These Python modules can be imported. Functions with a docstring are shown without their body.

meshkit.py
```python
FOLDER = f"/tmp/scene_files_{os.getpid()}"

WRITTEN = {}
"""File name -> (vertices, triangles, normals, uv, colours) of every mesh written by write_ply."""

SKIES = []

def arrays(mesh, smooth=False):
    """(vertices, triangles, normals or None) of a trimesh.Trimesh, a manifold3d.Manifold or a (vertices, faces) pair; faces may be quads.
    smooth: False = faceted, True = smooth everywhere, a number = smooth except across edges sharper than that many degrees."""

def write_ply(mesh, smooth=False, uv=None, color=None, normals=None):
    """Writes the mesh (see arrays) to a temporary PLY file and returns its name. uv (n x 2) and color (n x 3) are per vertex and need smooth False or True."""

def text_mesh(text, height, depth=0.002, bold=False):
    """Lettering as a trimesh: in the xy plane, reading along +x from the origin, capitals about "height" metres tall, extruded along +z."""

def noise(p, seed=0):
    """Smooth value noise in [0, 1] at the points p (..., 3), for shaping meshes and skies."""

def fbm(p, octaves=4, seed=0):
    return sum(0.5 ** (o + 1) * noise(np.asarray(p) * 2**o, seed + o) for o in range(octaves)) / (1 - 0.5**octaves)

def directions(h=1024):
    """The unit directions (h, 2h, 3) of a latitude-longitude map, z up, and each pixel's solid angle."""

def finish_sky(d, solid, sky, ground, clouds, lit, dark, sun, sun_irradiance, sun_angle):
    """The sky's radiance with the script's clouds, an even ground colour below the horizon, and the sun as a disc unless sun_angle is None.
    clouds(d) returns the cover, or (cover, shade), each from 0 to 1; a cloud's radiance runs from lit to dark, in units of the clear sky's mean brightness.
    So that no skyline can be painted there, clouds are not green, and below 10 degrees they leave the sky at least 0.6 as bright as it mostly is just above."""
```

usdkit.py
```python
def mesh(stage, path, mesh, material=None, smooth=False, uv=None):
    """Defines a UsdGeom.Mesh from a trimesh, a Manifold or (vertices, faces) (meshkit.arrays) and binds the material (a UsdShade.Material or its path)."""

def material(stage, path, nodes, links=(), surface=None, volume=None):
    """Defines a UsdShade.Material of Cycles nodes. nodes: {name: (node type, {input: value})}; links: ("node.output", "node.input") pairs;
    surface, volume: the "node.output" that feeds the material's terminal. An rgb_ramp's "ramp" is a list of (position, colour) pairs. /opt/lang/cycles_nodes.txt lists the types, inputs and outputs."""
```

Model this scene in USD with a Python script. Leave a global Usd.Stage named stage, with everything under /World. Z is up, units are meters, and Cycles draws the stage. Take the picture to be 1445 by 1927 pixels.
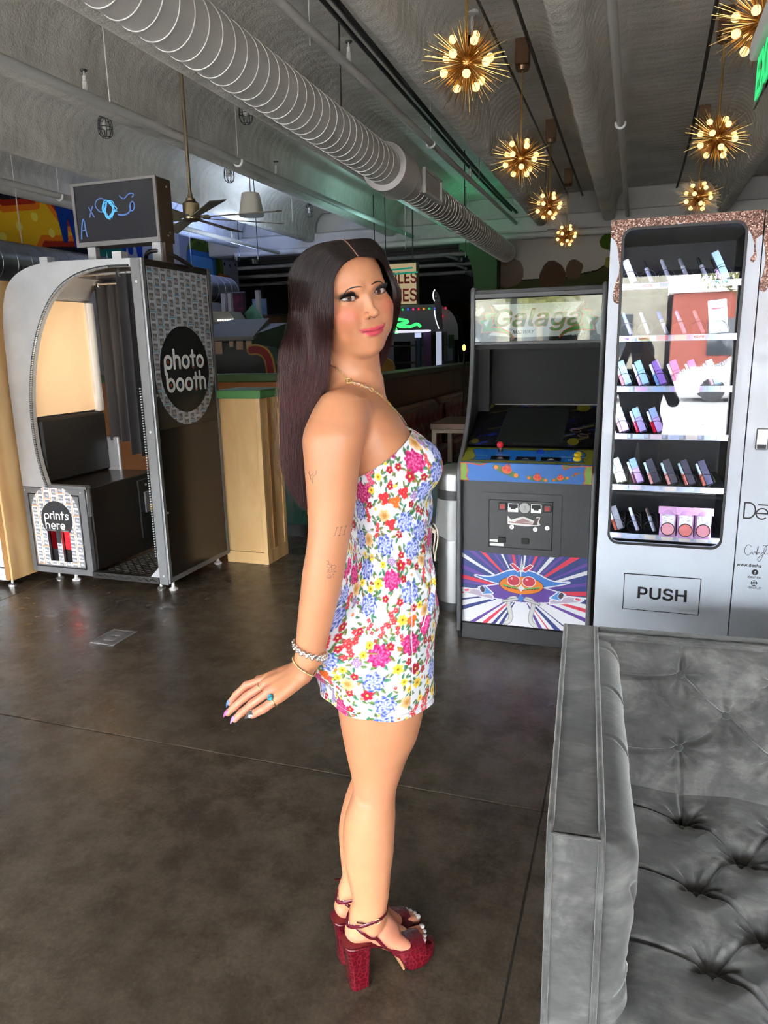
import math, random
import numpy as np, trimesh, manifold3d, usdkit, meshkit
from shapely.geometry import Polygon, Point, LineString, box as sbox
from shapely.ops import unary_union
from pxr import Usd, UsdGeom, UsdLux, UsdShade, Gf, Sdf, Vt
stage = Usd.Stage.CreateInMemory()
UsdGeom.SetStageUpAxis(stage, 'Z'); UsdGeom.SetStageMetersPerUnit(stage, 1.0)
UsdGeom.Xform.Define(stage, '/World'); UsdGeom.Scope.Define(stage, '/World/Looks')
W, H = 1445, 1927
FPX = 1363.7                                   # focal length in pixels of the 1445 x 1927 frame
YAW, PITCH, ROLL, EYE = math.radians(19.04), math.radians(12.82), math.radians(-1.2736), 1.5
# ---- camera -------------------------------------------------------------------------------------------------
def cam_axes():
    f = np.array([-math.sin(YAW)*math.cos(PITCH), math.cos(YAW)*math.cos(PITCH), -math.sin(PITCH)])
    r = np.array([math.cos(YAW), math.sin(YAW), 0.0]); u = np.cross(r, f)
    return r*math.cos(ROLL)+u*math.sin(ROLL), -r*math.sin(ROLL)+u*math.cos(ROLL), f
CR, CU, CF = cam_axes()
cam = UsdGeom.Camera.Define(stage, '/World/camera')
cam.AddTransformOp().Set(Gf.Matrix4d(*[float(x) for row in ((*CR, 0), (*CU, 0), (*(-CF), 0), (0, 0, EYE, 1)) for x in row]))
cam.CreateFocalLengthAttr(24.0); cam.CreateHorizontalApertureAttr(24.0*W/FPX)
cam.CreateClippingRangeAttr(Gf.Vec2f(0.02, 500.0))
cam.CreateExposureAttr(2.95)
#ZOOM
# ---- daylight -----------------------------------------------------------------------------------------------
dome = UsdLux.DomeLight.Define(stage, '/World/sky_light')
dome.CreateIntensityAttr(1.0); dome.CreateColorAttr(Gf.Vec3f(0.90, 0.95, 1.0)); dome.CreateExposureAttr(1.1)
sun = UsdLux.DistantLight.Define(stage, '/World/sun_light')
sun.CreateIntensityAttr(12.0); sun.CreateAngleAttr(0.6); sun.CreateColorAttr(Gf.Vec3f(1.0, 0.95, 0.87))
sun.AddRotateXYZOp().Set(Gf.Vec3f(-38, 14, 0))          # high sun behind the building: lights the street, not the room
# ---- helpers ------------------------------------------------------------------------------------------------
V3 = lambda *a: np.array(a, float)
used = {}
def numbered(path):
    n = used.get(path, 0); used[path] = n+1
    return path if n == 0 else f'{path}_{n:03d}'
def keys(prim, **kw):
    for k, v in kw.items():
        if v: prim.SetCustomDataByKey({'cat': 'category'}.get(k, k), v)
BASE = {}
def thing(name, label, cat, loc=(0, 0, 0), group=None, kind=None):
    p = numbered('/World/'+name); x = UsdGeom.Xform.Define(stage, p)
    x.AddTranslateOp().Set(Gf.Vec3d(*map(float, loc)))
    BASE[p] = np.asarray(loc, float)
    keys(x.GetPrim(), label=label, cat=cat, group=group, kind=kind)
    return p
def struct(name, label=None, cat=None, loc=(0, 0, 0)):
    return thing(name, label, cat, loc, kind='structure')
def base_of(p):
    while p not in BASE: p = p.rsplit('/', 1)[0]
    return BASE[p]
def part(parent, name, mesh, mat, smooth=False, label=None, kind=None, cd=None, local=False):
    """A mesh under its thing; the mesh is given in world coordinates unless local."""
    p = numbered(parent+'/'+name)
    v, f, n = meshkit.arrays(mesh, smooth)
    m = usdkit.mesh(stage, p, (v, f) if False else mesh, mat, smooth=smooth)
    if not local and np.any(base_of(parent)):
        pts = np.array(m.GetPointsAttr().Get()) - base_of(parent)
        m.GetPointsAttr().Set(Vt.Vec3fArray.FromNumpy(pts.astype(np.float32)))
    if cd is not None:
        UsdGeom.PrimvarsAPI(m).CreatePrimvar('Cd', Sdf.ValueTypeNames.Color3fArray, 'vertex').Set(Vt.Vec3fArray.FromNumpy(np.ascontiguousarray(cd, np.float32)))
    keys(m.GetPrim(), label=label, kind=kind)
    return p
def solo(name, mesh, mat, label, cat, smooth=False, group=None, kind=None, cd=None):
    """A thing that is one mesh."""
    p = part('/World', name, mesh, mat, smooth, label, kind, cd, local=True); keys(stage.GetPrimAtPath(p), cat=cat, group=group)
    return p
def copy_of(src, loc, label, rot=None, scale=None, group=None):
    p = numbered('/World/'+src.rsplit('/', 1)[1].rstrip('0123456789').rstrip('_') if src.rsplit('_', 1)[-1].isdigit() else src)
    x = UsdGeom.Xform.Define(stage, p); pr = x.GetPrim()
    pr.GetReferences().AddInternalReference(src)
    x.ClearXformOpOrder(); x.AddTranslateOp().Set(Gf.Vec3d(*map(float, loc)))
    if rot: x.AddRotateXYZOp().Set(Gf.Vec3f(*rot))
    if scale: x.AddScaleOp().Set(Gf.Vec3f(*([scale]*3 if np.ndim(scale) == 0 else scale)))
    keys(pr, label=label, group=group); pr.SetInstanceable(True)
    return p
cat_ = trimesh.util.concatenate
def bx(x0, x1, y0, y1, z0, z1, r=0.0):
    if r <= 0:
        b = trimesh.creation.box((x1-x0, y1-y0, z1-z0)); b.apply_translation(((x0+x1)/2, (y0+y1)/2, (z0+z1)/2)); return b
    return rbox(x0, x1, y0, y1, z0, z1, r)
def rbox(x0, x1, y0, y1, z0, z1, r=0.01, seg=2):
    """Box with rounded edges (hull of eight spheres)."""
    s = trimesh.creation.uv_sphere(r, count=[2*seg+1, 4*seg])
    pts = [s.vertices + V3(x, y, z) for x in (x0+r, x1-r) for y in (y0+r, y1-r) for z in (z0+r, z1-r)]
    return trimesh.convex.convex_hull(np.vstack(pts))
def chbox(x0, x1, y0, y1, z0, z1, c=0.004):
    """Chamfered box."""
    P = []
    for sx in (0, 1):
        for sy in (0, 1):
            for sz in (0, 1):
                p = V3((x0, x1)[sx], (y0, y1)[sy], (z0, z1)[sz]); d = V3(1-2*sx, 1-2*sy, 1-2*sz)*c
                for k in range(3):
                    q = p+d; q[k] = p[k]; P.append(q)
    return trimesh.convex.convex_hull(np.array(P))
def frame_mesh(pts, sides=10, closed=False, up=None, phase=0.0):
    """Stable frames along a polyline."""
    p = np.asarray(pts, float); n = len(p)
    t = (np.roll(p, -1, 0)-np.roll(p, 1, 0)) if closed else np.gradient(p, axis=0)
    t /= np.linalg.norm(t, axis=1, keepdims=True)+1e-12
    a = np.zeros_like(p); u = V3(0, 0, 1) if up is None else np.asarray(up, float)
    if abs(t[0]@u) > 0.95: u = V3(1, 0, 0)
    a[0] = u-t[0]*(u@t[0]); a[0] /= np.linalg.norm(a[0])
    for i in range(1, n):
        a[i] = a[i-1]-t[i]*(a[i-1]@t[i]); a[i] /= np.linalg.norm(a[i])+1e-12
    return p, t, a, np.cross(t, a)
def tube(pts, r, sides=10, closed=False, caps=True, r2=None, up=None):
    """Swept tube; r a number or one per point; r2 the second half-axis."""
    p, t, a, b = frame_mesh(pts, sides, closed, up); n = len(p)
    r = np.broadcast_to(np.asarray(r, float), (n,)); q = r if r2 is None else np.broadcast_to(np.asarray(r2, float), (n,))
    an = np.arange(sides)*2*np.pi/sides
    v = p[:, None]+(np.cos(an)[None, :, None]*a[:, None])*r[:, None, None]+(np.sin(an)[None, :, None]*b[:, None])*q[:, None, None]
    m = n if closed else n-1
    i, j = np.meshgrid(np.arange(m), np.arange(sides), indexing='ij'); i2 = (i+1) % n; j2 = (j+1) % sides
    f = np.stack([i*sides+j, i*sides+j2, i2*sides+j2, i2*sides+j], -1).reshape(-1, 4)
    f = np.vstack([f[:, [0, 1, 2]], f[:, [0, 2, 3]]]); v = v.reshape(-1, 3)
    if caps and not closed:
        k = len(v); v = np.vstack([v, p[0], p[-1]]); jj = np.arange(sides)
        f = np.vstack([f, np.stack([np.full(sides, k), (jj+1) % sides, jj], 1), np.stack([np.full(sides, k+1), (n-1)*sides+jj, (n-1)*sides+(jj+1) % sides], 1)])
    return trimesh.Trimesh(v, f, process=False)
def cyl(p0, p1, r, sides=16, r1=None):
    return tube([p0, p1], [r, r if r1 is None else r1], sides)
def lathe(profile, loc=(0, 0, 0), axis=None, sides=24):
    """(radius, height) profile turned about z, then z turned to axis."""
    pr = np.asarray(profile, float); an = np.arange(sides)*2*np.pi/sides; n = len(pr)
    v = np.stack([pr[:, None, 0]*np.cos(an), pr[:, None, 0]*np.sin(an), np.broadcast_to(pr[:, None, 1], (n, sides))], -1).reshape(-1, 3)
    i, j = np.meshgrid(np.arange(n-1), np.arange(sides), indexing='ij'); j2 = (j+1) % sides
    f = np.stack([i*sides+j, i*sides+j2, (i+1)*sides+j2, (i+1)*sides+j], -1).reshape(-1, 4)
    m = trimesh.Trimesh(v, np.vstack([f[:, [0, 1, 2]], f[:, [0, 2, 3]]]), process=False)
    if axis is not None: m.apply_transform(trimesh.geometry.align_vectors([0, 0, 1], axis))
    m.apply_translation(loc); return m
def ball(c, r, sub=2):
    s = trimesh.creation.icosphere(sub, 1.0); s.apply_scale(r if np.ndim(r) == 0 else list(r)); s.apply_translation(c); return s
def slab(poly, d, O, U, V):
    """Flat outline (shapely, in U,V) at O, thickened by d along UxV."""
    U, V = np.asarray(U, float), np.asarray(V, float); N = np.cross(U, V)
    gs = [g for g in getattr(poly, 'geoms', [poly]) if g.area > 1e-9]
    m = cat_([trimesh.creation.extrude_polygon(g, d, engine='earcut') for g in gs])
    m.apply_transform(np.vstack([np.column_stack([U, V, N, np.asarray(O, float)]), [0, 0, 0, 1]]))
    return m
def text(s, h, O, U, V, d=0.001, bold=False, center=True, squash=1.0):
    m = meshkit.text_mesh(s, h, d, bold); m.vertices[:, 0] *= squash
    b = m.bounds
    if center: m.apply_translation((-(b[0][0]+b[1][0])/2, -(b[0][1]+b[1][1])/2, 0))
    U, V = np.asarray(U, float), np.asarray(V, float)
    m.apply_transform(np.vstack([np.column_stack([U, V, np.cross(U, V), np.asarray(O, float)]), [0, 0, 0, 1]]))
    return m
def stroke(pts, w):
    return LineString(pts).buffer(w/2)
def spl(pts, n=24):
    """Catmull-Rom through points."""
    from scipy.interpolate import CubicSpline
    p = np.asarray(pts, float); s = np.r_[0, np.cumsum(np.linalg.norm(np.diff(p, axis=0), axis=1))]
    return CubicSpline(s, p)(np.linspace(0, s[-1], n))
def grid_mesh(P, flip=False, closed_u=False):
    """P: (n, m, 3) points -> quads as triangles."""
    n, m = P.shape[:2]; i, j = np.meshgrid(np.arange(n if closed_u else n-1), np.arange(m-1), indexing='ij'); i2 = (i+1) % n
    f = np.stack([i*m+j, i2*m+j, i2*m+j+1, i*m+j+1], -1).reshape(-1, 4)
    if flip: f = f[:, ::-1]
    return trimesh.Trimesh(P.reshape(-1, 3), np.vstack([f[:, [0, 1, 2]], f[:, [0, 2, 3]]]), process=False)
def srgb(*c):
    if len(c) == 1 and isinstance(c[0], str):
        h = c[0].lstrip('#'); c = [int(h[i:i+2], 16)/255 for i in (0, 2, 4)]
    c = np.asarray(c, float); return tuple(np.where(c <= 0.04045, c/12.92, ((c+0.055)/1.055)**2.4))
MATS = {}
def mat(name, color=(0.5, 0.5, 0.5), rough=0.5, metal=0.0, bump=None, noise=None, **kw):
    """Principled look. bump = (scale, distance[, detail]); noise = (scale, colour2[, contrast lo, hi]) mixes a second colour in by noise."""
    if name in MATS: return MATS[name]
    nodes = {'p': ('principled_bsdf', {'base_color': tuple(color), 'roughness': rough, 'metallic': metal, **kw})}; links = []
    if bump or noise: nodes['g'] = ('geometry', {})
    if noise:
        nodes['n'] = ('noise_texture', {'scale': noise[0], 'detail': 4.0, 'roughness': 0.6}); links.append(('g.position', 'n.vector'))
        lo, hi = noise[2:4] if len(noise) > 3 else (0.35, 0.65)
        nodes['r'] = ('rgb_ramp', {'ramp': [(0, tuple(color)), (lo, tuple(color)), (hi, tuple(noise[1])), (1, tuple(noise[1]))]})
        links += [('n.fac', 'r.fac'), ('r.color', 'p.base_color')]
    if bump:
        nodes['bn'] = ('noise_texture', {'scale': bump[0], 'detail': bump[2] if len(bump) > 2 else 3.0})
        nodes['b'] = ('bump', {'strength': 1.0, 'distance': bump[1]})
        links += [('g.position', 'bn.vector'), ('bn.fac', 'b.height'), ('b.normal', 'p.normal')]
    MATS[name] = usdkit.material(stage, '/World/Looks/'+name, nodes, links, surface='p.BSDF'); return MATS[name]
def glow(name, color=None, strength=1.0):
    if name not in MATS:
        MATS[name] = usdkit.material(stage, '/World/Looks/'+name, {'e': ('emission', {'color': tuple(color), 'strength': strength})}, surface='e.emission')
    return MATS[name]
def pane(name, tint=(1, 1, 1), rough=0.0, ior=1.5, gloss=(1, 1, 1)):
    """Window glass: clear, with a fresnel reflection."""
    if name not in MATS:
        MATS[name] = usdkit.material(stage, '/World/Looks/'+name, {'t': ('transparent_bsdf', {'color': tint}), 'g': ('glossy_bsdf', {'color': gloss, 'roughness': rough}), 'f': ('fresnel', {'IOR': ior}), 'm': ('mix_closure', {})},
            [('f.fac', 'm.fac'), ('t.BSDF', 'm.closure1'), ('g.BSDF', 'm.closure2')], surface='m.closure')
    return MATS[name]
def printed(name, rough=0.4, **kw):
    """Colour read from the mesh: flat print, dye, paint."""
    if name not in MATS:
        MATS[name] = usdkit.material(stage, '/World/Looks/'+name, {'a': ('attribute', {'attribute': 'Cd'}), 'p': ('principled_bsdf', {'roughness': rough, **kw})}, [('a.color', 'p.base_color')], surface='p.BSDF')
    return MATS[name]
BLACK = mat('black_laminate', (0.012, 0.012, 0.013), 0.35)
# ---- the setting ----------------------------------------------------------------------------------------------
def noise_disp(v, n, s, amp, seed=0):
    return v + n*((meshkit.fbm(v*s, 3, seed)-0.5)*2*amp)[:, None]
XL, XR, YF, YG, YB, ZD, ZS = -7.3, 3.6, -3.2, 12.0, 17.5, 3.72, 3.25
XCOL = -2.14                                     # right of this the room ends at the mural wall
# floor: polished dark concrete in slabs with sawn joints
FLOOR = usdkit.material(stage, '/World/Looks/polished_concrete', {
    'g': ('geometry', {}), 'n1': ('noise_texture', {'scale': 0.9, 'detail': 6.0, 'roughness': 0.62, 'distortion': 0.7}), 'n2': ('noise_texture', {'scale': 7.0, 'detail': 8.0, 'roughness': 0.72}),
    'n3': ('noise_texture', {'scale': 90.0, 'detail': 4.0, 'roughness': 0.7}), 'v': ('voronoi_texture', {'scale': 70.0, 'feature': 'distance_to_edge'}),
    'r1': ('rgb_ramp', {'ramp': [(0, (0.026, 0.018, 0.011)), (0.42, (0.040, 0.029, 0.019)), (0.58, (0.066, 0.050, 0.034)), (0.70, (0.105, 0.083, 0.058)), (1, (0.16, 0.13, 0.095))]}),
    'm1': ('math', {'math_type': 'multiply_add', 'value2': 0.55, 'value3': 0.0}), 'm2': ('math', {'math_type': 'multiply_add', 'value2': 0.45}),
    'r3': ('rgb_ramp', {'ramp': [(0.3, (0.62, 0.62, 0.62)), (0.5, (1, 1, 1)), (0.72, (1.5, 1.46, 1.4))]}), 'mx': ('mix', {'mix_type': 'multiply', 'fac': 1.0}),
    'rr': ('map_range', {'from_min': 0.35, 'from_max': 0.7, 'to_min': 0.2, 'to_max': 0.42}), 'b': ('bump', {'strength': 0.25, 'distance': 0.002}),
    'p': ('principled_bsdf', {'specular_ior_level': 0.55})},
    [('g.position', 'n1.vector'), ('g.position', 'n2.vector'), ('g.position', 'n3.vector'), ('g.position', 'v.vector'), ('n1.fac', 'm1.value1'), ('n2.fac', 'm2.value1'), ('m1.value', 'm2.value3'),
     ('m2.value', 'r1.fac'), ('n3.fac', 'r3.fac'), ('r1.color', 'mx.color1'), ('r3.color', 'mx.color2'), ('mx.color', 'p.base_color'), ('n2.fac', 'rr.value'), ('rr.result', 'p.roughness'),
     ('n2.fac', 'b.height'), ('b.normal', 'p.normal')], surface='p.BSDF')
fl = struct('floor', 'polished dark brown concrete floor with sawn joints', 'floor')
xs, ys, jw = [XL-2, -3.7, -0.215, XR+0.1], [YF-0.3, 2.151, 5.6, 9.0, YB+0.6], 0.004
for i in range(3):
    for j in range(4):
        part(fl, 'slab', chbox(xs[i]+jw/2, xs[i+1]-jw/2, ys[j]+jw/2, ys[j+1]-jw/2, -0.1, 0, 0.0022), FLOOR)
part(fl, 'joint_filler', bx(XL-2, XR+0.1, YF-0.3, YB+0.6, -0.12, -0.006), mat('joint_grit', (0.05, 0.047, 0.042), 0.9))
# ceiling: sprayed concrete deck on round-shouldered ribs that end on a girder
SPRAY = usdkit.material(stage, '/World/Looks/sprayed_ceiling', {
    'g': ('geometry', {}), 'n': ('noise_texture', {'scale': 55.0, 'detail': 5.0, 'roughness': 0.65}), 'n2': ('noise_texture', {'scale': 2.2, 'detail': 3.0}), 'w': ('wave_texture', {'bands_direction': 'y', 'scale': 2.6, 'distortion': 5.0, 'detail': 3.0, 'detail_scale': 1.4}),
    'r': ('rgb_ramp', {'ramp': [(0.3, (0.52, 0.49, 0.44)), (0.7, (0.68, 0.645, 0.585))]}), 'a': ('math', {'math_type': 'multiply_add', 'value2': 3.0}), 'b': ('bump', {'strength': 0.7, 'distance': 0.006}),
    'p': ('principled_bsdf', {'roughness': 0.9, 'specular_ior_level': 0.2})},
    [('g.position', 'n.vector'), ('g.position', 'n2.vector'), ('g.position', 'w.vector'), ('n2.fac', 'r.fac'), ('r.color', 'p.base_color'), ('n.fac', 'a.value1'), ('w.fac', 'a.value3'), ('a.value', 'b.height'), ('b.normal', 'p.normal')], surface='p.BSDF')
ce = struct('ceiling', 'grey sprayed concrete ceiling with long ribs', 'ceiling')
part(ce, 'deck', bx(XL-0.3, XR+0.3, YF-0.3, YG+0.3, ZD, ZD+0.2), SPRAY)
RIBS = [-6.72, -5.32, -3.88, -2.83, -1.47, -0.49, 1.06, 2.1, 3.5]
prof = spl([(-0.42, ZD+0.01), (-0.26, ZD-0.02), (-0.145, ZD-0.12), (-0.1, ZD-0.27), (-0.085, ZS+0.06), (-0.062, ZS+0.012), (-0.025, ZS), (0.025, ZS), (0.062, ZS+0.012), (0.085, ZS+0.06), (0.1, ZD-0.27), (0.145, ZD-0.12), (0.26, ZD-0.02), (0.42, ZD+0.01)], 44)
yy = np.linspace(YF, YG-0.1, 300)
for k, xc in enumerate(RIBS):
    P = np.stack([np.broadcast_to(xc+prof[:, 0], (300, 44)), np.broadcast_to(yy[:, None], (300, 44)), np.broadcast_to(prof[:, 1], (300, 44))], -1)
    end = (P[..., 1] > YG-0.45) & (P[..., 2] < ZD-0.2)                # the end of the rib narrows where it is notched over the girder
    dn = (meshkit.fbm(P*np.array([9., 5., 9.]), 3, k)-0.5)*0.03 + (meshkit.noise(P*38, k+9)-0.5)*0.007
    P[..., 0] += dn*np.sign(prof[:, 0]); P[..., 2] += np.where(np.abs(prof[:, 0]) < 0.07, dn*0.7, 0)
    part(ce, 'rib', grid_mesh(P, flip=True), SPRAY, smooth=True)
    part(ce, 'rib_end', bx(xc-0.085, xc+0.085, YG-0.12, YG-0.08, ZS+0.02, ZD), SPRAY)
GREY = mat('grey_wall_paint', (0.50, 0.48, 0.45), 0.85, bump=(14, 0.004), noise=(1.5, (0.42, 0.41, 0.385)))
gi = struct('trim_1', 'grey concrete girder across the far end of the ribs', 'girder')
part(gi, 'girder', chbox(XL, XR, YG, YG+0.5, 3.13, ZD, 0.02), GREY)
part(gi, 'ledge', chbox(XL, XR, YG-0.12, YG, 3.13, 3.4, 0.02), GREY)
# far room under the girder
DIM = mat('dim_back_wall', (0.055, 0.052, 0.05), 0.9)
bc = struct('ceiling', 'low dark ceiling of the far room', 'ceiling')
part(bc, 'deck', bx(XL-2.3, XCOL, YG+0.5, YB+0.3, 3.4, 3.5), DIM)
for k in range(7):
    part(bc, 'joist', bx(XL-2.2, XCOL, YG+0.9+k*0.62, YG+0.98+k*0.62, 3.22, 3.4), mat('joist_wood', (0.10, 0.085, 0.07), 0.8))
# walls
wl = struct('wall_left', 'grey wall at the left under the ribs, with painted mural', 'wall')
part(wl, 'plaster', bx(XL-0.2, XL, YF, YG+0.5, 0, ZD), GREY)
part(struct('wall_right', 'plain grey wall at the right', 'wall'), 'plaster', bx(XR, XR+0.2, YF, YG+0.5, 0, ZD), GREY)
# ---- painted panels: a fine grid whose colours come from outlines drawn in metres
import shapely
def canvas(parent, name, O, U, V, w, h, res, layers, m, bg, d=0.002, label=None, grain=None, back=True):
    nu, nv = max(2, int(w/res)), max(2, int(h/res)); u, v = np.linspace(0, w, nu), np.linspace(0, h, nv)
    uu, vv = np.meshgrid(u, v, indexing='ij'); C = np.empty((nu, nv, 3)); C[:] = bg
    for g, c in layers:
        if callable(c): C = c(C, uu, vv, g); continue
        x0, y0, x1, y1 = g.bounds; i0, i1, j0, j1 = np.searchsorted(u, x0), np.searchsorted(u, x1, 'right'), np.searchsorted(v, y0), np.searchsorted(v, y1, 'right')
        if i1 <= i0 or j1 <= j0: continue
        shapely.prepare(g); k = shapely.contains_xy(g, uu[i0:i1, j0:j1], vv[i0:i1, j0:j1]); C[i0:i1, j0:j1][k] = c
    if grain is not None: C = np.clip(C*(1+grain*(np.random.default_rng(3).random((nu, nv, 1))-0.5)), 0, 1)
    U, V, O = np.asarray(U, float), np.asarray(V, float), np.asarray(O, float); N = np.cross(U, V)
    P = O+uu[..., None]*U+vv[..., None]*V+N*d
    g = grid_mesh(P); cd = C.reshape(-1, 3)
    if back:                                                          # a rim and a back, so the panel has its thickness
        b = grid_mesh(np.array([[O, O+V*h], [O+U*w, O+U*w+V*h]]), flip=True); rim = []
        for q0, q1 in ((0, 0), (w, 0)), ((w, 0), (w, h)), ((w, h), (0, h)), ((0, h), (0, 0)):
            pass
        ring = np.array([O, O+U*w, O+U*w+V*h, O+V*h]); rim = np.stack([np.vstack([ring, ring[:1]])+N*d, np.vstack([ring, ring[:1]])], 1)
        r = grid_mesh(rim, flip=True); cd = np.vstack([cd, np.tile(bg, (len(b.vertices)+len(r.vertices), 1))]); g = cat_([g, b, r])
    return part(parent, name, g, m, cd=cd, label=label)
PAINT = printed('wall_paint', 0.8, specular_ior_level=0.2); PRINT = printed('printed_panel', 0.35); MATT = printed('matt_print', 0.6)
def blob(cx, cy, r, n=40, amp=0.15, seed=0, sx=1.0, sy=1.0):
    g = np.random.default_rng(seed); a = np.linspace(0, 2*np.pi, n, endpoint=False); rr = 1+amp*sum(g.normal()*np.sin(a*k+g.random()*6)/k for k in range(2, 6))
    return Polygon(np.c_[cx+r*sx*rr*np.cos(a), cy+r*sy*rr*np.sin(a)]).buffer(0)
def star4(cx, cy, r, s=0.28):
    a = np.arange(8)*np.pi/4+np.pi/2; q = np.where(np.arange(8) % 2, r*s, r); return Polygon(np.c_[cx+q*np.cos(a), cy+q*np.sin(a)])
# mural on the left wall (u runs along +y from y=5.2)
bolt = Polygon([(0, 0.22), (0.45, 0.42), (0.5, 0.62), (0.85, 0.5), (1.35, 0.75), (1.3, 0.95), (1.75, 0.78), (2.3, 0.9), (2.35, 1.12), (2.75, 0.72), (3.4, 0.58), (2.9, 0.56), (2.35, 0.5), (2.25, 0.36), (1.75, 0.36), (1.55, 0.1), (1.0, 0.2), (0.8, 0.02), (0, -0.02)])
fl_l = [(blob(1.6, 0.5, 0.95, amp=0.08, seed=2, sx=2.0), (0.012, 0.012, 0.016)), (bolt.buffer(0.09, join_style=2), srgb(0.65, 0.16, 0.05)), (bolt.buffer(0.02), srgb(0.93, 0.48, 0.06)), (bolt.buffer(-0.05), srgb(0.93, 0.72, 0.1))]
for k in range(9): fl_l.append((Point(0.35+k*0.27, 0.3+0.12*math.sin(k*2.1)+k*0.05).buffer(0.055), srgb(0.95, 0.85, 0.35)))
for k, (x, w) in enumerate(((2.75, 0.16), (3.05, 0.14), (3.35, 0.2), (3.72, 0.2), (4.1, 0.2))):
    fl_l.append((stroke([(x-0.12, 1.12), (x, 0.55), (x+0.05, 1.15), (x+0.22, 0.5), (x+0.26, 1.02)], w*0.62), srgb(0.06, 0.22, 0.55)))
fl_l += [(blob(3.65, 0.22, 0.42, seed=5, amp=0.1), srgb(0.1, 0.42, 0.36)), (star4(3.55, 0.35, 0.13), srgb(0.85, 0.9, 0.85)), (star4(3.8, 0.05, 0.15), srgb(0.85, 0.9, 0.85)), (Point(4.35, 0.2).buffer(0.28), srgb(0.45, 0.1, 0.2)), (Point(4.42, 0.1).buffer(0.18), srgb(0.75, 0.75, 0.12)), (Point(4.45, 0.1).buffer(0.07), (0.02, 0.02, 0.02))]
canvas(wl, 'mural', (XL, 5.6, 2.45), (0, 1, 0), (0, 0, 1), 5.0, 1.25, 0.008, fl_l, PAINT, (0.30, 0.30, 0.33), d=0.004, label='graffiti mural of a yellow lightning bolt and blue letters')
part(wl, 'mural_lettering', text('ASPERA', 0.26, (XL+0.006, 8.1, 2.62), (0, 1, 0), (0, 0.06, 1), 0.004), mat('pale_letter_paint', srgb(0.62, 0.68, 0.75), 0.8))
tv_ = [(blob(0.75, 0.38, 0.6, seed=8, amp=0.06, sy=0.85), srgb(0.36, 0.42, 0.1)), (blob(0.75, 0.38, 0.5, seed=8, amp=0.06, sy=0.85), srgb(0.25, 0.33, 0.08)), (sbox(0.3, -0.1, 1.0, 0.55).buffer(0.1), srgb(0.2, 0.42, 0.68)), (sbox(0.36, -0.1, 0.94, 0.5).buffer(0.06), srgb(0.33, 0.58, 0.82)), (Point(0.45, 0.25).buffer(0.09), srgb(0.65, 0.8, 0.92)), (Point(0.86, 0.2).buffer(0.1), srgb(0.65, 0.8, 0.92)), (blob(1.35, 0.1, 0.25, seed=4), srgb(0.75, 0.4, 0.1))]
for k in range(9): tv_.append((Point(0.2+k*0.2, 0.95-0.06*k+0.08*math.sin(k*5)).buffer(0.03), (0.03, 0.03, 0.04)))
canvas(wl, 'mural', (XL, 11.0, 2.55), (0, 1, 0), (0, 0, 1), 1.9, 1.1, 0.01, tv_, PAINT, (0.30, 0.30, 0.36), d=0.004, label='mural of a rounded green shape with a pale blue window')
wb = struct('wall_back', 'far end wall with painted prehistoric landscape mural', 'wall')
YM = YG+0.25
part(wb, 'plaster', bx(XCOL-0.1, XR, YM, YM+0.2, 0, 3.2), GREY)
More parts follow.
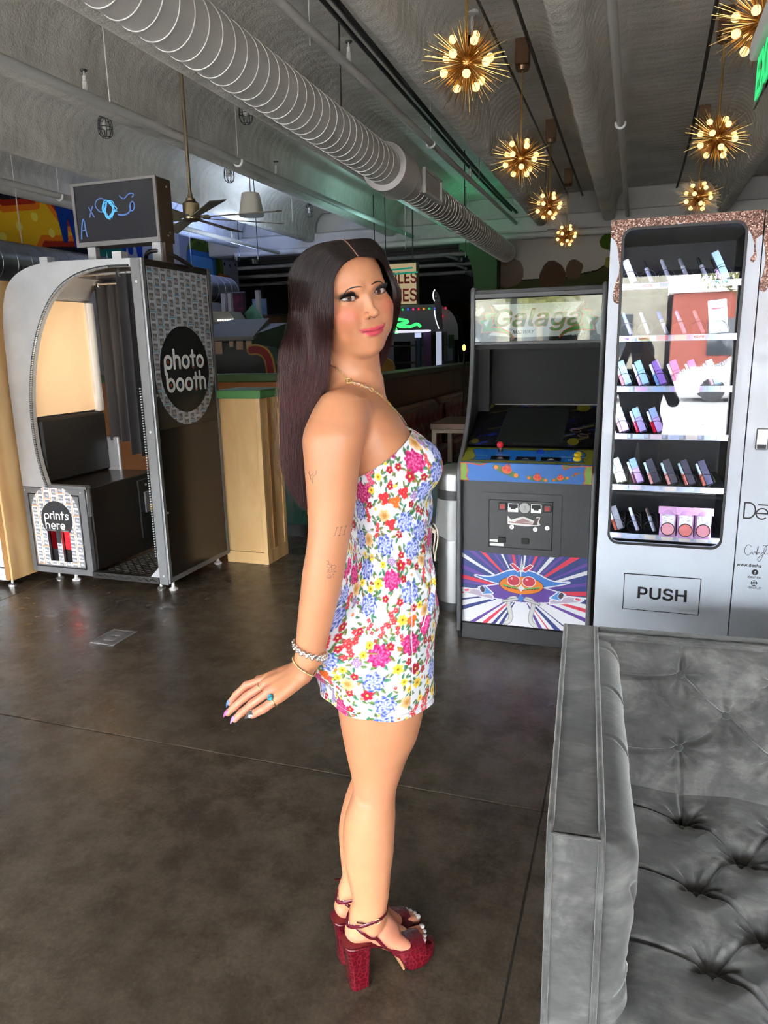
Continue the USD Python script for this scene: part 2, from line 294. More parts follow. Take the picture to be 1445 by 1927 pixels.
ml = [(sbox(-0.1, 0, 6, 0.47), srgb(0.42, 0.37, 0.24)), (sbox(-0.1, 0.44, 6, 0.49), srgb(0.10, 0.10, 0.07)), (Polygon([(-0.1, 0.49), (6, 0.49), (6, 0.64), (3.2, 0.62), (2.05, 0.72), (1.75, 0.86), (1.5, 0.72), (0.9, 0.62), (-0.1, 0.64)]), srgb(0.26, 0.27, 0.16)),
      (stroke([(-0.1, 0.64), (0.9, 0.62), (1.5, 0.72), (1.75, 0.86), (2.05, 0.72), (3.2, 0.62), (6, 0.64)], 0.02), srgb(0.1, 0.1, 0.07)), (blob(0.12, 0.75, 0.24, seed=3, amp=0.06), srgb(0.42, 0.36, 0.3)),
      (blob(1.72, 1.12, 0.17, seed=6), srgb(0.27, 0.36, 0.07)), (blob(1.9, 0.95, 0.2, seed=7, amp=0.3), srgb(0.3, 0.4, 0.1)), (blob(1.72, 0.83, 0.08, seed=9, sx=1.6), srgb(0.5, 0.5, 0.2)), (blob(2.5, 1.1, 0.3, seed=6), srgb(0.27, 0.36, 0.07)), (blob(0.95, 0.26, 0.16, seed=11, sx=2.4, sy=0.5), srgb(0.47, 0.35, 0.24)), (blob(0.82, 0.66, 0.2, seed=12, amp=0.1, sy=1.2), srgb(0.33, 0.24, 0.18)), (blob(1.15, 0.75, 0.14, seed=13, amp=0.1), srgb(0.38, 0.3, 0.24))]
canvas(wb, 'mural', (XCOL, YM, 1.87), (1, 0, 0), (0, 0, 1), 5.7, 1.26, 0.01, ml, PAINT, srgb(0.70, 0.67, 0.63), d=0.004, label='mural of brown boulders and green leaves under a pale sky')
GREEN = mat('green_paint', srgb(0.17, 0.33, 0.13), 0.6)
cl = struct('trim_2', 'green painted column with a curved bracket at its top', 'column')
cpts = [(-2.14, 0), (-2.14, 3.13), (-2.74, 3.13), (-2.74, 2.98)]+[(-2.74+0.24*math.sin(a), 2.98-0.62*(1-math.cos(a))) for a in np.linspace(0.1, 1.45, 12)]+[(-2.56, 2.3), (-2.56, 0)]
part(cl, 'post', slab(Polygon(cpts), 0.35, (0, YG+0.24, 0), (1, 0, 0), (0, 0, 1)), GREEN)
wf = struct('wall_back', 'dark far wall of the back room with smoky cloud mural', 'wall')
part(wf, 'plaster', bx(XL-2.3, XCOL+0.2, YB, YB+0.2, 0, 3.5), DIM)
cm = [(blob(5.0, 0.9, 0.5, seed=21, sx=3.2, sy=0.5, amp=0.3), srgb(0.30, 0.27, 0.12)), (blob(6.2, 1.3, 0.5, seed=22, sx=2.6, sy=0.4, amp=0.3), srgb(0.16, 0.16, 0.16)), (blob(5.2, 0.55, 0.4, seed=23, sx=3.4, sy=0.5, amp=0.25), srgb(0.06, 0.08, 0.13)), (blob(3.0, 1.1, 0.5, seed=24, sx=2.6, sy=0.5, amp=0.3), srgb(0.12, 0.13, 0.2))]
canvas(wf, 'mural', (XL-1.9, YB, 1.3), (1, 0, 0), (0, 0, 1), 7.0, 2.0, 0.012, cm, PAINT, srgb(0.2, 0.19, 0.19), d=0.004)
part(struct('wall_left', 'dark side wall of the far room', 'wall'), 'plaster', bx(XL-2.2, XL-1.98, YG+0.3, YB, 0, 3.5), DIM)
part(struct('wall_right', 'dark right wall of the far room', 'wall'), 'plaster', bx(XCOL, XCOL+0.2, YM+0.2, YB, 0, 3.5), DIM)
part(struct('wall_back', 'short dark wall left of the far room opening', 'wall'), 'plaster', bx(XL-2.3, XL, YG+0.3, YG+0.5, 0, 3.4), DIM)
# storefront behind the camera: dark mullions and clear panes
FRAME = mat('dark_aluminium', (0.03, 0.03, 0.032), 0.4, 0.6)
wfr = struct('wall_front', 'storefront wall of big windows behind the photographer', 'wall')
SILL, HEAD = 0.40, 2.25
part(wfr, 'sill_wall', bx(XL, XR, YF-0.2, YF, -0.1, SILL), GREY); part(wfr, 'head_wall', bx(XL, XR, YF-0.2, YF, HEAD, ZD+0.1), GREY)
mull = [XL, -5.9, -4.5, -3.1, -1.7, -0.35, 1.05, 2.4, XR]
PANE = pane('storefront_glass')
for k in range(8):
    x0, x1 = mull[k], mull[k+1]; wn = struct(f'window_{k+1}', 'tall storefront window pane in a dark frame', 'window')
    part(wn, 'window_frame', cat_([bx(x0, x0+0.05, YF-0.14, YF-0.04, SILL, HEAD), bx(x1-0.05, x1, YF-0.14, YF-0.04, SILL, HEAD), bx(x0+0.05, x1-0.05, YF-0.14, YF-0.04, SILL, SILL+0.05), bx(x0+0.05, x1-0.05, YF-0.14, YF-0.04, HEAD-0.05, HEAD)]), FRAME)
    part(wn, 'pane', bx(x0+0.05, x1-0.05, YF-0.093, YF-0.087, SILL+0.05, HEAD-0.05), PANE)
# ---- the street outside, seen only in reflections ----------------------------------------------------------------
ST = mat('street_asphalt', (0.16, 0.155, 0.15), 0.85, noise=(3, (0.2, 0.195, 0.19))); WALK = mat('pale_pavement', (0.58, 0.56, 0.52), 0.8, noise=(5, (0.50, 0.48, 0.45)))
so = struct('floor', 'street and pavement outside the storefront', 'street')
part(so, 'pavement', bx(-30, 30, -9, YF-0.2, -0.25, -0.12), WALK); part(so, 'roadway', bx(-30, 30, -20, -9, -0.3, -0.2), ST); part(so, 'far_pavement', bx(-30, 30, -34, -20, -0.25, -0.1), WALK)
part(so, 'kerb', bx(-30, 30, -9.15, -9, -0.25, -0.08), mat('red_white_kerb', (0.75, 0.7, 0.66), 0.7))
STONE = mat('grey_stone', srgb(0.52, 0.50, 0.44), 0.9, noise=(2, srgb(0.42, 0.41, 0.36)))
b0 = thing('stone_building', 'grey stone building across the street', 'building', (0, -30, 0)); part(b0, 'wall', bx(-22, 1.1, -34, -27, -0.1, 5.5), STONE); part(b0, 'parapet', bx(-22.1, 1.2, -34.1, -26.9, 5.5, 5.8), WALK)
for k in range(7): part(b0, 'window', bx(-20+k*3.0, -18.2+k*3.0, -27.05, -26.95, 0.9, 2.6), mat('shop_window', (0.03, 0.035, 0.04), 0.08))
bd = thing('brick_building', 'low red brick building across the street', 'building', (8, -30, 0))
part(bd, 'wall', bx(1.3, 16, -34, -26, -0.1, 3.3), mat('red_brick', srgb(0.50, 0.25, 0.20), 0.9)); part(bd, 'parapet', bx(1.2, 16.1, -34.1, -25.9, 3.3, 3.45), WALK)
for k in range(4): part(bd, 'window', bx(2.6+k*3.1, 4.0+k*3.1, -26.05, -25.95, 0.9, 2.3), mat('shop_window'))
YEL = mat('autumn_leaves', srgb(0.46, 0.43, 0.19), 0.8, noise=(4, srgb(0.32, 0.36, 0.15)))
def leafy(c, r, n, seed):
    g = np.random.default_rng(seed); d = g.normal(size=(n, 3)); d /= np.linalg.norm(d, axis=1)[:, None]; p = c+d*r*(0.55+0.5*g.random((n, 1)))*np.array([1, 1, 0.85])
    a = g.normal(size=(n, 3)); a /= np.linalg.norm(a, axis=1)[:, None]; b = np.cross(a, d); s = 0.10+0.09*g.random((n, 1))
    v = np.stack([p-a*s, p-b*s*0.5, p+a*s, p+b*s*0.5], 1).reshape(-1, 3); f = np.arange(n)[:, None]*4+np.array([[0, 1, 2, 3]])
    return trimesh.Trimesh(v, np.vstack([f[:, [0, 1, 2]], f[:, [0, 2, 3]]]), process=False)
for k, (x, y, zt) in enumerate(((3.4, -22.0, 4.6), (-3.8, -23.5, 4.2), (8.2, -22.5, 4.6))):
    tr = thing('street_tree', ['yellow-green street tree right of the reflected photographer', 'street tree left of the reflected photographer', 'street tree farthest right across the street'][k], 'tree', (x, y, -0.1))
    part(tr, 'trunk', tube(spl([(x, y, -0.1), (x+0.05, y, 1.2), (x-0.05, y+0.1, 2.6), (x, y, zt)], 12), np.linspace(0.16, 0.06, 12)), mat('bark', (0.12, 0.09, 0.06), 0.9)); part(tr, 'foliage', leafy(np.array([x, y, zt]), 1.9, 2600, k), YEL, kind='stuff')
def car(x, y, color, name, label):
    c = thing('parked_car', label, 'car', (x, y, -0.2))
    side = Polygon(spl([(-2.15, 0.35), (-2.15, 0.75), (-1.9, 0.92), (-1.1, 1.0), (-0.45, 1.45), (0.6, 1.47), (1.35, 1.02), (2.05, 0.85), (2.15, 0.4)], 50).tolist()+[(1.75, 0.25), (-1.75, 0.25)])
    part(c, 'body', slab(side, 1.7, (x, y+0.85, -0.2), (1, 0, 0), (0, 0, 1)), mat(name, color, 0.15, 0.2, coat_weight=0.6), smooth=30)
    gl = Polygon([(-0.95, 1.02), (-0.42, 1.38), (0.55, 1.4), (1.1, 1.04)])
    part(c, 'side_glass', slab(gl, 1.74, (x, y+0.87, -0.2), (1, 0, 0), (0, 0, 1)), mat('car_glass', (0.02, 0.025, 0.03), 0.05))
    for sx in (-1.35, 1.35):
        for sy in (-0.8, 0.8):
            part(c, 'wheel', cyl((x+sx, y+sy-0.1, 0.13), (x+sx, y+sy+0.1, 0.13), 0.33, 24), mat('tyre', (0.02, 0.02, 0.02), 0.8))
car(3.4, -17.5, (0.55, 0.57, 0.6), 'silver_car_paint', 'silver parked car reflected at the right of the vending glass')
car(-2.2, -17.2, (0.62, 0.63, 0.64), 'white_car_paint', 'white parked car reflected at the left of the vending glass')
car(8.4, -17.4, (0.10, 0.12, 0.18), 'navy_car_paint', 'dark blue parked car farthest right on the street')
# ---- things under the ceiling -----------------------------------------------------------------------------------
WHITE = mat('white_pipe_paint', (0.50, 0.48, 0.45), 0.55); DUCT = mat('painted_duct', (0.50, 0.465, 0.43), 0.45, noise=(2.0, (0.44, 0.41, 0.385))); SEAM = mat('duct_seam', (0.62, 0.60, 0.56), 0.4)
GALV = mat('galvanised_duct', (0.33, 0.34, 0.37), 0.32, 0.85, noise=(6, (0.26, 0.27, 0.30)))
DARKM = mat('dark_conduit', (0.03, 0.028, 0.026), 0.5)
def lerp(a, b, t): return np.asarray(a, float)*(1-t)+np.asarray(b, float)*t
def spiral(parent, a, b, r, pitch, m, seam, sides=48, rb=0.004, n0=0, name='seam'):
    """Spiral-wound duct: the tube, and each turn of its raised seam."""
    a, b = np.asarray(a, float), np.asarray(b, float); L = np.linalg.norm(b-a); ax = (b-a)/L
    part(parent, 'duct', tube([lerp(a, b, t) for t in np.linspace(0, 1, 20)], r, sides), m, smooth=40)
    u = np.cross(ax, (0, 0, 1)); u /= np.linalg.norm(u); w = np.cross(ax, u)
    for k in range(int(L/pitch)):
        t = np.linspace(0, 1, 37); th = t*2*np.pi; s = (k+t)*pitch
        part(parent, name, tube(a+ax*s[:, None]+(r+0.001)*(np.cos(th)[:, None]*u+np.sin(th)[:, None]*w), rb, 5, caps=False), seam, smooth=True)
d1a, d1b = V3(-2.14, YF+0.05, 3.06), V3(-1.985, 11.85, 2.885)
d1 = thing('spiral_duct', 'big pale spiral air duct running the length of the ceiling', 'duct', (0, 0, 0))
s1 = lerp(d1a, d1b, (6.1-YF)/(11.85-YF)); spiral(d1, d1a, s1, 0.146, 0.115, DUCT, SEAM)
s2 = lerp(d1a, d1b, (6.75-YF)/(11.85-YF)); spiral(d1, s2, d1b, 0.146, 0.115, DUCT, SEAM, rb=0.0035)
part(d1, 'collar', tube([lerp(s1, s2, t) for t in (-0.02, 0, 0.02, 0.5, 0.52, 0.6, 1.0)], [0.15, 0.19, 0.195, 0.195, 0.2, 0.15, 0.148], 40), DUCT, smooth=35)
gq = lerp(d1a, d1b, (7.0-YF)/(11.85-YF))
part(d1, 'grille', bx(gq[0]+0.02, gq[0]+0.165, gq[1]-0.28, gq[1]+0.28, gq[2]-0.09, gq[2]+0.1), DUCT)
for z in (-0.09, 0.1): part(d1, 'grille_frame', bx(gq[0]+0.15, gq[0]+0.18, gq[1]-0.3, gq[1]+0.3, gq[2]+z-0.012, gq[2]+z+0.012), SEAM)
for y in (-0.29, 0.29): part(d1, 'grille_frame', bx(gq[0]+0.15, gq[0]+0.18, gq[1]+y-0.012, gq[1]+y+0.012, gq[2]-0.1, gq[2]+0.11), SEAM)
part(d1, 'end_cap', tube([d1b+V3(0, t, 0) for t in (0, 0.05, 0.09, 0.11)], [0.146, 0.138, 0.1, 0.02], 40), DUCT, smooth=40)
for y in (1.5, 5.2, 9.0):
    c = lerp(d1a, d1b, (y-YF)/(11.85-YF)); part(d1, 'hanger_rod', cyl(c+V3(0.0, 0, 0.14), (c[0], c[1], ZD), 0.006, 6), DARKM)
d2 = thing('spiral_duct', 'bare galvanised spiral duct along the left wall below the mural', 'duct', (0, 0, 0))
spiral(d2, (-6.45, -1.0, 2.52), (-6.45, 11.0, 2.46), 0.21, 0.2, GALV, mat('galvanised_seam', (0.5, 0.5, 0.53), 0.3, 0.9), rb=0.003)
part(d2, 'tag', slab(sbox(0, 0, 0.2, 0.2), 0.004, (-6.262, 10.2, 2.47), (0, 1, 0.03), (-0.45, 0, 0.89)), mat('paper_tag', (0.62, 0.62, 0.62), 0.7), label='white paper label stuck on the duct')
for y in (3.0, 6.7, 10.0): part(d2, 'hanger_rod', cyl((-6.45, y, 2.7), (-6.45, y, ZD), 0.006, 6), WHITE)
# sprinkler pipes and their heads
def pipe(label, a, b, r, heads=(), hooks=(), group=None):
    p = thing('sprinkler_pipe', label, 'pipe', (0, 0, 0)); a, b = np.asarray(a, float), np.asarray(b, float)
    part(p, 'pipe', tube([lerp(a, b, t) for t in np.linspace(0, 1, 12)], r, 14), WHITE, smooth=40)
    for y in heads:
        c = lerp(a, b, (y-a[1])/(b[1]-a[1]))
        h = part(p, 'sprinkler_head', lathe([(0.0, 0.0), (0.018, 0.0), (0.018, 0.055), (0.013, 0.06), (0.013, 0.09), (0.006, 0.095), (0.006, 0.12), (0, 0.12)], c+V3(0, 0, r-0.005), sides=10), WHITE)
        part(h, 'deflector', lathe([(0, 0.12), (0.02, 0.118), (0.024, 0.128), (0.0, 0.132)], c+V3(0, 0, r-0.005), sides=10), DARKM)
    for y in hooks:
        c = lerp(a, b, (y-a[1])/(b[1]-a[1]))
        part(p, 'clamp', tube([c+(r+0.008)*V3(math.cos(t), 0, math.sin(t)) for t in np.linspace(math.pi*0.9, 2.1*math.pi, 12)], 0.011, 8), mat('white_clamp', (0.7, 0.69, 0.66), 0.5)); part(p, 'hanger_rod', cyl(c+V3(0.0, 0, r), (c[0], c[1], ZD), 0.004, 6), WHITE)
    return p
pipe('pale sprinkler pipe just left of the two tall chandelier rows', (-1.93, YF+0.1, 3.3), (-1.84, 11.8, 3.3), 0.028, heads=(4.95, 8.6), hooks=(6.95,))
pipe('pale sprinkler pipe between the two rows of chandeliers', (-0.222, YF+0.1, 3.3), (-0.225, 11.85, 3.3), 0.03, heads=(), hooks=(7.0, 2.6))
pipe('pale sprinkler pipe crossing behind the ceiling fan', (-3.55, YF+0.1, 3.1), (-3.46, 11.7, 3.2), 0.032, heads=(4.35, 7.05), hooks=(6.3, 2.6))
pipe('pale sprinkler pipe highest along the left mural wall', (-5.6, YF+0.1, 3.1), (-5.68, 11.4, 3.06), 0.032, heads=(9.9,), hooks=(6.45,))
p = thing('sprinkler_pipe', 'long white cross pipe hung below the far girder', 'pipe', (0, 0, 0)); part(p, 'pipe', cyl((-6.7, YG-0.2, 3.12), (XR-0.1, YG-0.2, 3.1), 0.05, 16), WHITE, smooth=40)
for x in (-5.0, -2.2, -1.3, 0.5): part(p, 'coupling', cyl((x-0.06, YG-0.2, 3.112), (x+0.06, YG-0.2, 3.112), 0.066, 14), WHITE, smooth=40)
for k, (z, y0) in enumerate(((3.02, 12.9), (2.93, 13.6), (2.86, 14.4))):
    q = thing('service_pipe', ['upper grey service pipe in the far room', 'middle grey service pipe in the far room', 'lowest grey service pipe in the far room'][k], 'pipe', (0, 0, 0)); part(q, 'pipe', cyl((-8.3, y0, z), (XCOL-0.1, y0, z+0.02), 0.035, 10), mat('service_grey', (0.30, 0.29, 0.29), 0.5))
    for x in (-5.5, -3.0, -7.5): part(q, 'hanger_rod', cyl((x, y0, z), (x, y0, 3.22), 0.008, 6), DARKM)
    for x in (-6, -4.4, -3.2): part(q, 'elbow', cyl((x, y0, z), (x+0.3, y0-0.5, z-0.12), 0.025, 8), mat('service_grey'))
# conduits
def conduit(label, pts, r):
    return solo('conduit', tube(spl(pts, 40), r, 8), DARKM, label, 'conduit', smooth=40)
conduit('thicker dark conduit beside the bright rib', [(-1.72, YF+0.1, 3.45), (-1.74, 4.3, 3.45), (-1.8, 8.3, 3.42), (-1.8, 11.6, 3.42)], 0.02)
conduit('thinner dark conduit beside the bright rib', [(-1.8, YF+0.1, 3.45), (-1.81, 4.3, 3.45), (-1.88, 8.3, 3.45), (-1.88, 11.6, 3.45)], 0.015)
conduit('dark conduit feeding the left chandelier row', [(-0.84, YF+0.1, 3.6), (-0.84, 6.1, 3.6), (-0.86, 10.5, 3.6), (-0.86, 11.7, 3.6)], 0.014)
conduit('slimmer conduit left of the chandelier canopies', [(-1.06, YF+0.1, 3.62), (-1.06, 5.9, 3.62), (-1.06, 8.2, 3.62), (-1.07, 11.7, 3.62)], 0.01)
conduit('dark conduit feeding the right chandelier row', [(0.37, YF+0.1, 3.6), (0.38, 6.1, 3.6), (0.42, 8.4, 3.6), (0.42, 11.7, 3.6)], 0.014)
# caged work lamps
def cage(label, x, y, z, top):
    c = thing('cage_lamp', label, 'lamp', (x, y, z), group=None)
    part(c, 'socket', lathe([(0, 0.21), (0.035, 0.21), (0.035, 0.16), (0.02, 0.15), (0.02, 0.11), (0, 0.11)], (x, y, z), sides=12), DARKM)
    bars = [tube(spl([V3(x, y, z)+V3(r*math.cos(a), r*math.sin(a), h) for r, h in ((0.022, 0.13), (0.05, 0.09), (0.058, 0.03), (0.052, -0.02), (0.03, -0.045))], 9), 0.0035, 5) for a in np.arange(8)*np.pi/4]
    rings = [tube([V3(x, y, z)+V3(r*math.cos(a), r*math.sin(a), h) for a in np.linspace(0, 2*np.pi, 20, endpoint=False)], 0.0035, 5, closed=True) for r, h in ((0.05, 0.09), (0.058, 0.03), (0.03, -0.045))]
    part(c, 'cage', cat_(bars+rings), DARKM); part(c, 'bulb', ball((x, y, z+0.05), (0.026, 0.026, 0.04), 1), mat('unlit_bulb', (0.55, 0.53, 0.48), 0.2), smooth=True)
    part(c, 'canopy', lathe([(0, top-z), (0.05, top-z), (0.05, top-z-0.02), (0.012, top-z-0.03), (0.012, 0.2), (0, 0.2)], (x, y, z), sides=14), WHITE)
cage('black caged lamp high at the left by the first hanging rod', -4.35, 5.6, 3.33, ZD); cage('black caged lamp above the fan blades', -4.45, 7.8, 3.4, ZD); cage('small black caged lamp nearest the far girder', -4.62, 10.35, 3.42, ZD)
cage('black caged lamp peeping out behind the second rib', -3.2, 5.95, 3.4, ZD); cage('black caged lamp beside the first chandelier canopy', -1.18, 5.5, 3.36, ZD)
# bare hanging wires
for k, (x, y, z) in enumerate(((-3.4, 4.45, 3.13), (-2.0, 4.6, 3.32), (-4.4, 9.3, 3.15), (-3.3, 10.8, 2.9), (-1.78, 8.7, 3.3))):
    solo('hanging_rod', cyl((x, y, z), (x, y, ZD), 0.005, 6), WHITE, ['thin rod above the left sprinkler head', 'thin rod above the sprinkler head near the first chandelier', 'thin rod behind the caged lamp over the fan', 'thin dark rod in front of the far girder', 'thin rod beside the far end of the bright rib'][k], 'rod')
# pendant lamps with white shades
SHADE = mat('white_shade', (0.55, 0.53, 0.46), 0.6)
for lab, x, y, z, s in (('white drum pendant lamp behind the fan blades', -3.98, 7.4, 3.0, 1.0), ('white drum pendant lamp behind the third chandelier', -1.12, 9.4, 3.1, 0.85)):
    t = thing('pendant_lamp', lab, 'lamp', (x, y, z))
    part(t, 'shade', lathe([(0.0, -0.1*s), (0.13*s, -0.1*s), (0.135*s, -0.09*s), (0.095*s, 0.12*s), (0.085*s, 0.13*s), (0.0, 0.132*s)], (x, y, z), sides=28), SHADE, smooth=35); part(t, 'rod', cyl((x, y, z+0.13*s), (x, y, ZD), 0.005, 6), DARKM)
    part(t, 'canopy', cyl((x, y, ZD-0.06), (x, y, ZD), 0.03, 12), WHITE)
# ceiling fan
BRASS = mat('aged_brass', (0.42, 0.33, 0.21), 0.3, 0.9); BLADE = mat('fan_blade', (0.20, 0.185, 0.15), 0.5)
FX, FY, FZ = -3.42, 5.36, 2.56
fan = thing('ceiling_fan', 'brushed brass ceiling fan with long grey blades', 'fan', (FX, FY, FZ))
part(fan, 'rod', cyl((FX, FY, FZ+0.1), (FX, FY, ZD), 0.014, 10), BRASS, smooth=40)
part(fan, 'motor', lathe([(0, -0.045), (0.045, -0.045), (0.062, -0.03), (0.066, -0.005), (0.066, 0.085), (0.05, 0.1), (0.038, 0.105), (0.038, 0.125), (0.022, 0.13), (0.018, 0.16), (0, 0.16)], (FX, FY, FZ), sides=28), BRASS, smooth=30)
part(fan, 'canopy', lathe([(0, 0), (0.06, 0), (0.07, 0.05), (0, 0.05)], (FX, FY, ZD-0.05), sides=20), BRASS)
for k in range(8):
    a = math.radians(2+45*k); d = V3(math.cos(a), math.sin(a), 0); n = V3(-d[1], d[0], 0)
    ring = [V3(FX, FY, FZ-0.02)+d*r+n*w+V3(0, 0, 0.16*w) for r in (0.1,) for w in (-0.035, 0.035)]+[V3(FX, FY, FZ-0.02)+d*0.76+n*w+V3(0, 0, 0.16*w) for w in (0.06, -0.06)]
    part(fan, 'blade', trimesh.convex.convex_hull(np.array([q+V3(0, 0, s) for q in ring for s in (-0.004, 0.004)])), BLADE)
    part(fan, 'blade_arm', bx(0, 1, 0, 1, 0, 1).apply_transform(np.vstack([np.column_stack([d*0.1, n*0.03, V3(0, 0, 0.008), V3(FX, FY, FZ-0.014)+d*0.05-n*0.015]), [0, 0, 0, 1]])), BRASS)
# sputnik chandeliers
GOLD = mat('gold_spike', (0.55, 0.33, 0.10), 0.32, 1.0)
BULB = glow('warm_bulb', (1.0, 0.60, 0.20), 0.42)
g = np.random.default_rng(7)
def fib(n, ph=0.0):
    i = np.arange(n)+0.5; z = 1-2*i/n; t = np.pi*(1+5**0.5)*i+ph; r = np.sqrt(1-z*z); return np.c_[r*np.cos(t), r*np.sin(t), z]
dirs = fib(230)+g.normal(size=(230, 3))*0.05; dirs /= np.linalg.norm(dirs, axis=1)[:, None]; lens = 0.15+0.085*g.random(230)
def spike(d, l):
    a = np.cross(d, (0.3, 0.5, 0.8)); a /= np.linalg.norm(a); b = np.cross(d, a); an = np.arange(4)*np.pi/2
    v = np.vstack([d*0.03+0.0026*(np.cos(t)*a+np.sin(t)*b) for t in an]+[d*l+0.0011*(np.cos(t)*a+np.sin(t)*b) for t in an])
    f = [[k, (k+1) % 4, 4+(k+1) % 4] for k in range(4)]+[[k, 4+(k+1) % 4, 4+k] for k in range(4)]+[[4, 5, 6], [4, 6, 7]]
    return v, np.array(f)
SPV, SPF = [], []
for k, (d, l) in enumerate(zip(dirs, lens)):
    v, f = spike(d, l); SPF.append(f+8*k); SPV.append(v)
bd_ = fib(14, 1.1)
def chandelier(label, c, top):
    t = thing('sputnik_chandelier', label, 'chandelier', c, group=None); c = np.asarray(c, float)
    part(t, 'spikes', trimesh.Trimesh(np.vstack(SPV)+c, np.vstack(SPF), process=False), GOLD, kind='stuff')
    part(t, 'hub', ball(c, 0.036, 2), GOLD, smooth=True); part(t, 'rod', cyl(c, (c[0], c[1], top), 0.0065, 8), GOLD, smooth=40)
    part(t, 'canopy', lathe([(0, -0.035), (0.045, -0.035), (0.055, -0.01), (0.055, 0.0), (0, 0)], (c[0], c[1], top), sides=18), mat('bronze_canopy', (0.16, 0.09, 0.05), 0.35, 0.8))
    part(t, 'junction_box', bx(c[0]-0.05, c[0]+0.05, c[1]-0.05, c[1]+0.05, top, ZD), mat('bronze_canopy'))
    for d in bd_:
        b = part(t, 'bulb', ball(c+d*0.125, 0.0215, 1), BULB, smooth=True); part(b, 'socket', cyl(c+d*0.03, c+d*0.105, 0.0045, 6, 0.009), GOLD)
nm = ['nearest sputnik chandelier of the left row, hanging highest in view', 'second sputnik chandelier of the left row, above the duct end', 'third sputnik chandelier of the left row', 'farthest sputnik chandelier of the left row, over the mural']
for k, (x, y) in enumerate(((-0.891, 4.026), (-0.922, 6.1), (-0.942, 8.24), (-0.96, 10.5))): chandelier(nm[k], (x, y, 2.9), 3.545)
nm = ['nearest sputnik chandelier of the right row, cut by the picture edge', 'middle sputnik chandelier of the right row', 'farthest sputnik chandelier of the right row, just above the vending machine']
for k, (x, y) in enumerate(((0.467, 4.06), (0.47, 6.1), (0.509, 8.38))): chandelier(nm[k], (x, y, 2.9), 3.545)
# exit sign at the right edge
ex = thing('exit_sign', 'hanging exit sign with green letters on a clear plate', 'sign', (0.35, 2.5, 2.4))
part(ex, 'housing', rbox(0.285, 0.34, 2.3, 2.75, 2.338, 2.398, 0.012), mat('exit_housing', (0.72, 0.72, 0.70), 0.45), smooth=40); part(ex, 'rod', cyl((0.312, 2.52, 2.39), (0.312, 2.52, ZD), 0.012, 10), WHITE)
part(ex, 'plate', bx(0.307, 0.313, 2.3, 2.74, 2.2, 2.34), pane('exit_acrylic', (0.86, 0.95, 0.88), 0.02)); part(ex, 'letters', text('EXIT', 0.11, (0.3055, 2.52, 2.27), (0, -1, 0), (0, 0, 1), 0.002, bold=True), glow('exit_green', (0.05, 0.75, 0.22), 0.16))
# ---- photo booth ------------------------------------------------------------------------------------------------
SILV = mat('silver_sheet', (0.55, 0.555, 0.57), 0.42, 0.6, noise=(3.0, (0.46, 0.465, 0.48))); SILVD = mat('grey_sheet', (0.19, 0.19, 0.195), 0.42, 0.5); GLOSSB = mat('booth_black', (0.012, 0.010, 0.009), 0.2); BOLT = mat('bolt_steel', (0.7, 0.7, 0.7), 0.3, 0.9)
BY, BB = 3.69, 4.45
bo = thing('photo_booth', 'silver and black walk-in booth with big curved opening and photo-strip poster', 'photo booth', (-3.25, 4.05, 0))
outer = [(-3.80, 0.07), (-3.80, 1.35)]+spl([(-3.80, 1.35), (-3.787, 1.62), (-3.76, 1.805), (-3.70, 1.93), (-3.585, 2.003), (-3.435, 2.036), (-3.25, 2.043)], 26)[1:].tolist()+[(-2.72, 2.03), (-2.72, 0.07)]
curve = spl([(-2.936, 1.988), (-3.091, 1.972), (-3.233, 1.928), (-3.343, 1.857), (-3.441, 1.745), (-3.527, 1.589), (-3.592, 1.395), (-3.624, 1.23), (-3.638, 1.05), (-3.628, 0.853), (-3.604, 0.725), (-3.582, 0.655)], 46).tolist()
opening = [(-2.785, 1.985)]+curve+[(-3.285, 0.655), (-3.30, 0.10), (-2.86, 0.10), (-2.79, 0.17)]
fp = Polygon(outer).difference(Polygon(opening).buffer(0)); lower = sbox(-3.9, 0, -3.29, 0.655)
part(bo, 'front_panel', slab(fp.difference(lower), 0.03, (0, BY+0.03, 0), (1, 0, 0), (0, 0, 1)), SILV, smooth=25)
lowp = fp.intersection(sbox(-3.9, 0, -3.3, 0.65)); hatch = sbox(-3.76, 0.115, -3.355, 0.605)
part(bo, 'lower_front', slab(lowp.difference(hatch.buffer(0.006)), 0.03, (0, BY+0.03, 0), (1, 0, 0), (0, 0, 1)), SILVD)
dr = part(bo, 'print_hatch', slab(hatch.buffer(-0.003).difference(unary_union([sbox(-3.64, 0.15, -3.568, 0.36), sbox(-3.528, 0.15, -3.458, 0.36)])), 0.028, (0, BY+0.029, 0), (1, 0, 0), (0, 0, 1)), SILVD)
inset = [Polygon(opening).buffer(0.012).difference(Polygon(opening).buffer(0.001)).difference(sbox(-3.9, 0, -2.6, 0.66)).difference(sbox(-2.8, 0, -2.6, 2.1))]
part(bo, 'opening_trim', slab(unary_union(inset), 0.012, (0, BY, 0), (1, 0, 0), (0, 0, 1)), mat('dark_trim', (0.05, 0.05, 0.05), 0.4, 0.5))
cc = spl(curve, 400); sl = np.r_[0, np.cumsum(np.linalg.norm(np.diff(cc, axis=0), axis=1))]; cc = np.stack([np.interp(np.arange(0, sl[-1], 0.0115), sl, cc[:, k]) for k in (0, 1)], 1)
part(bo, 'trim_tooth', cat_([bx(a-0.0035, a+0.0035, BY-0.017, BY-0.008, b-0.0035, b+0.0035) for a, b in cc]), mat('pale_tooth', (0.42, 0.43, 0.44), 0.4, 0.5), kind='stuff')
part(bo, 'trim_tooth', cat_([bx(-2.794, -2.786, BY-0.017, BY-0.006, z-0.004, z+0.004) for z in np.arange(0.25, 1.3, 0.016)]), mat('pale_tooth'), kind='stuff')
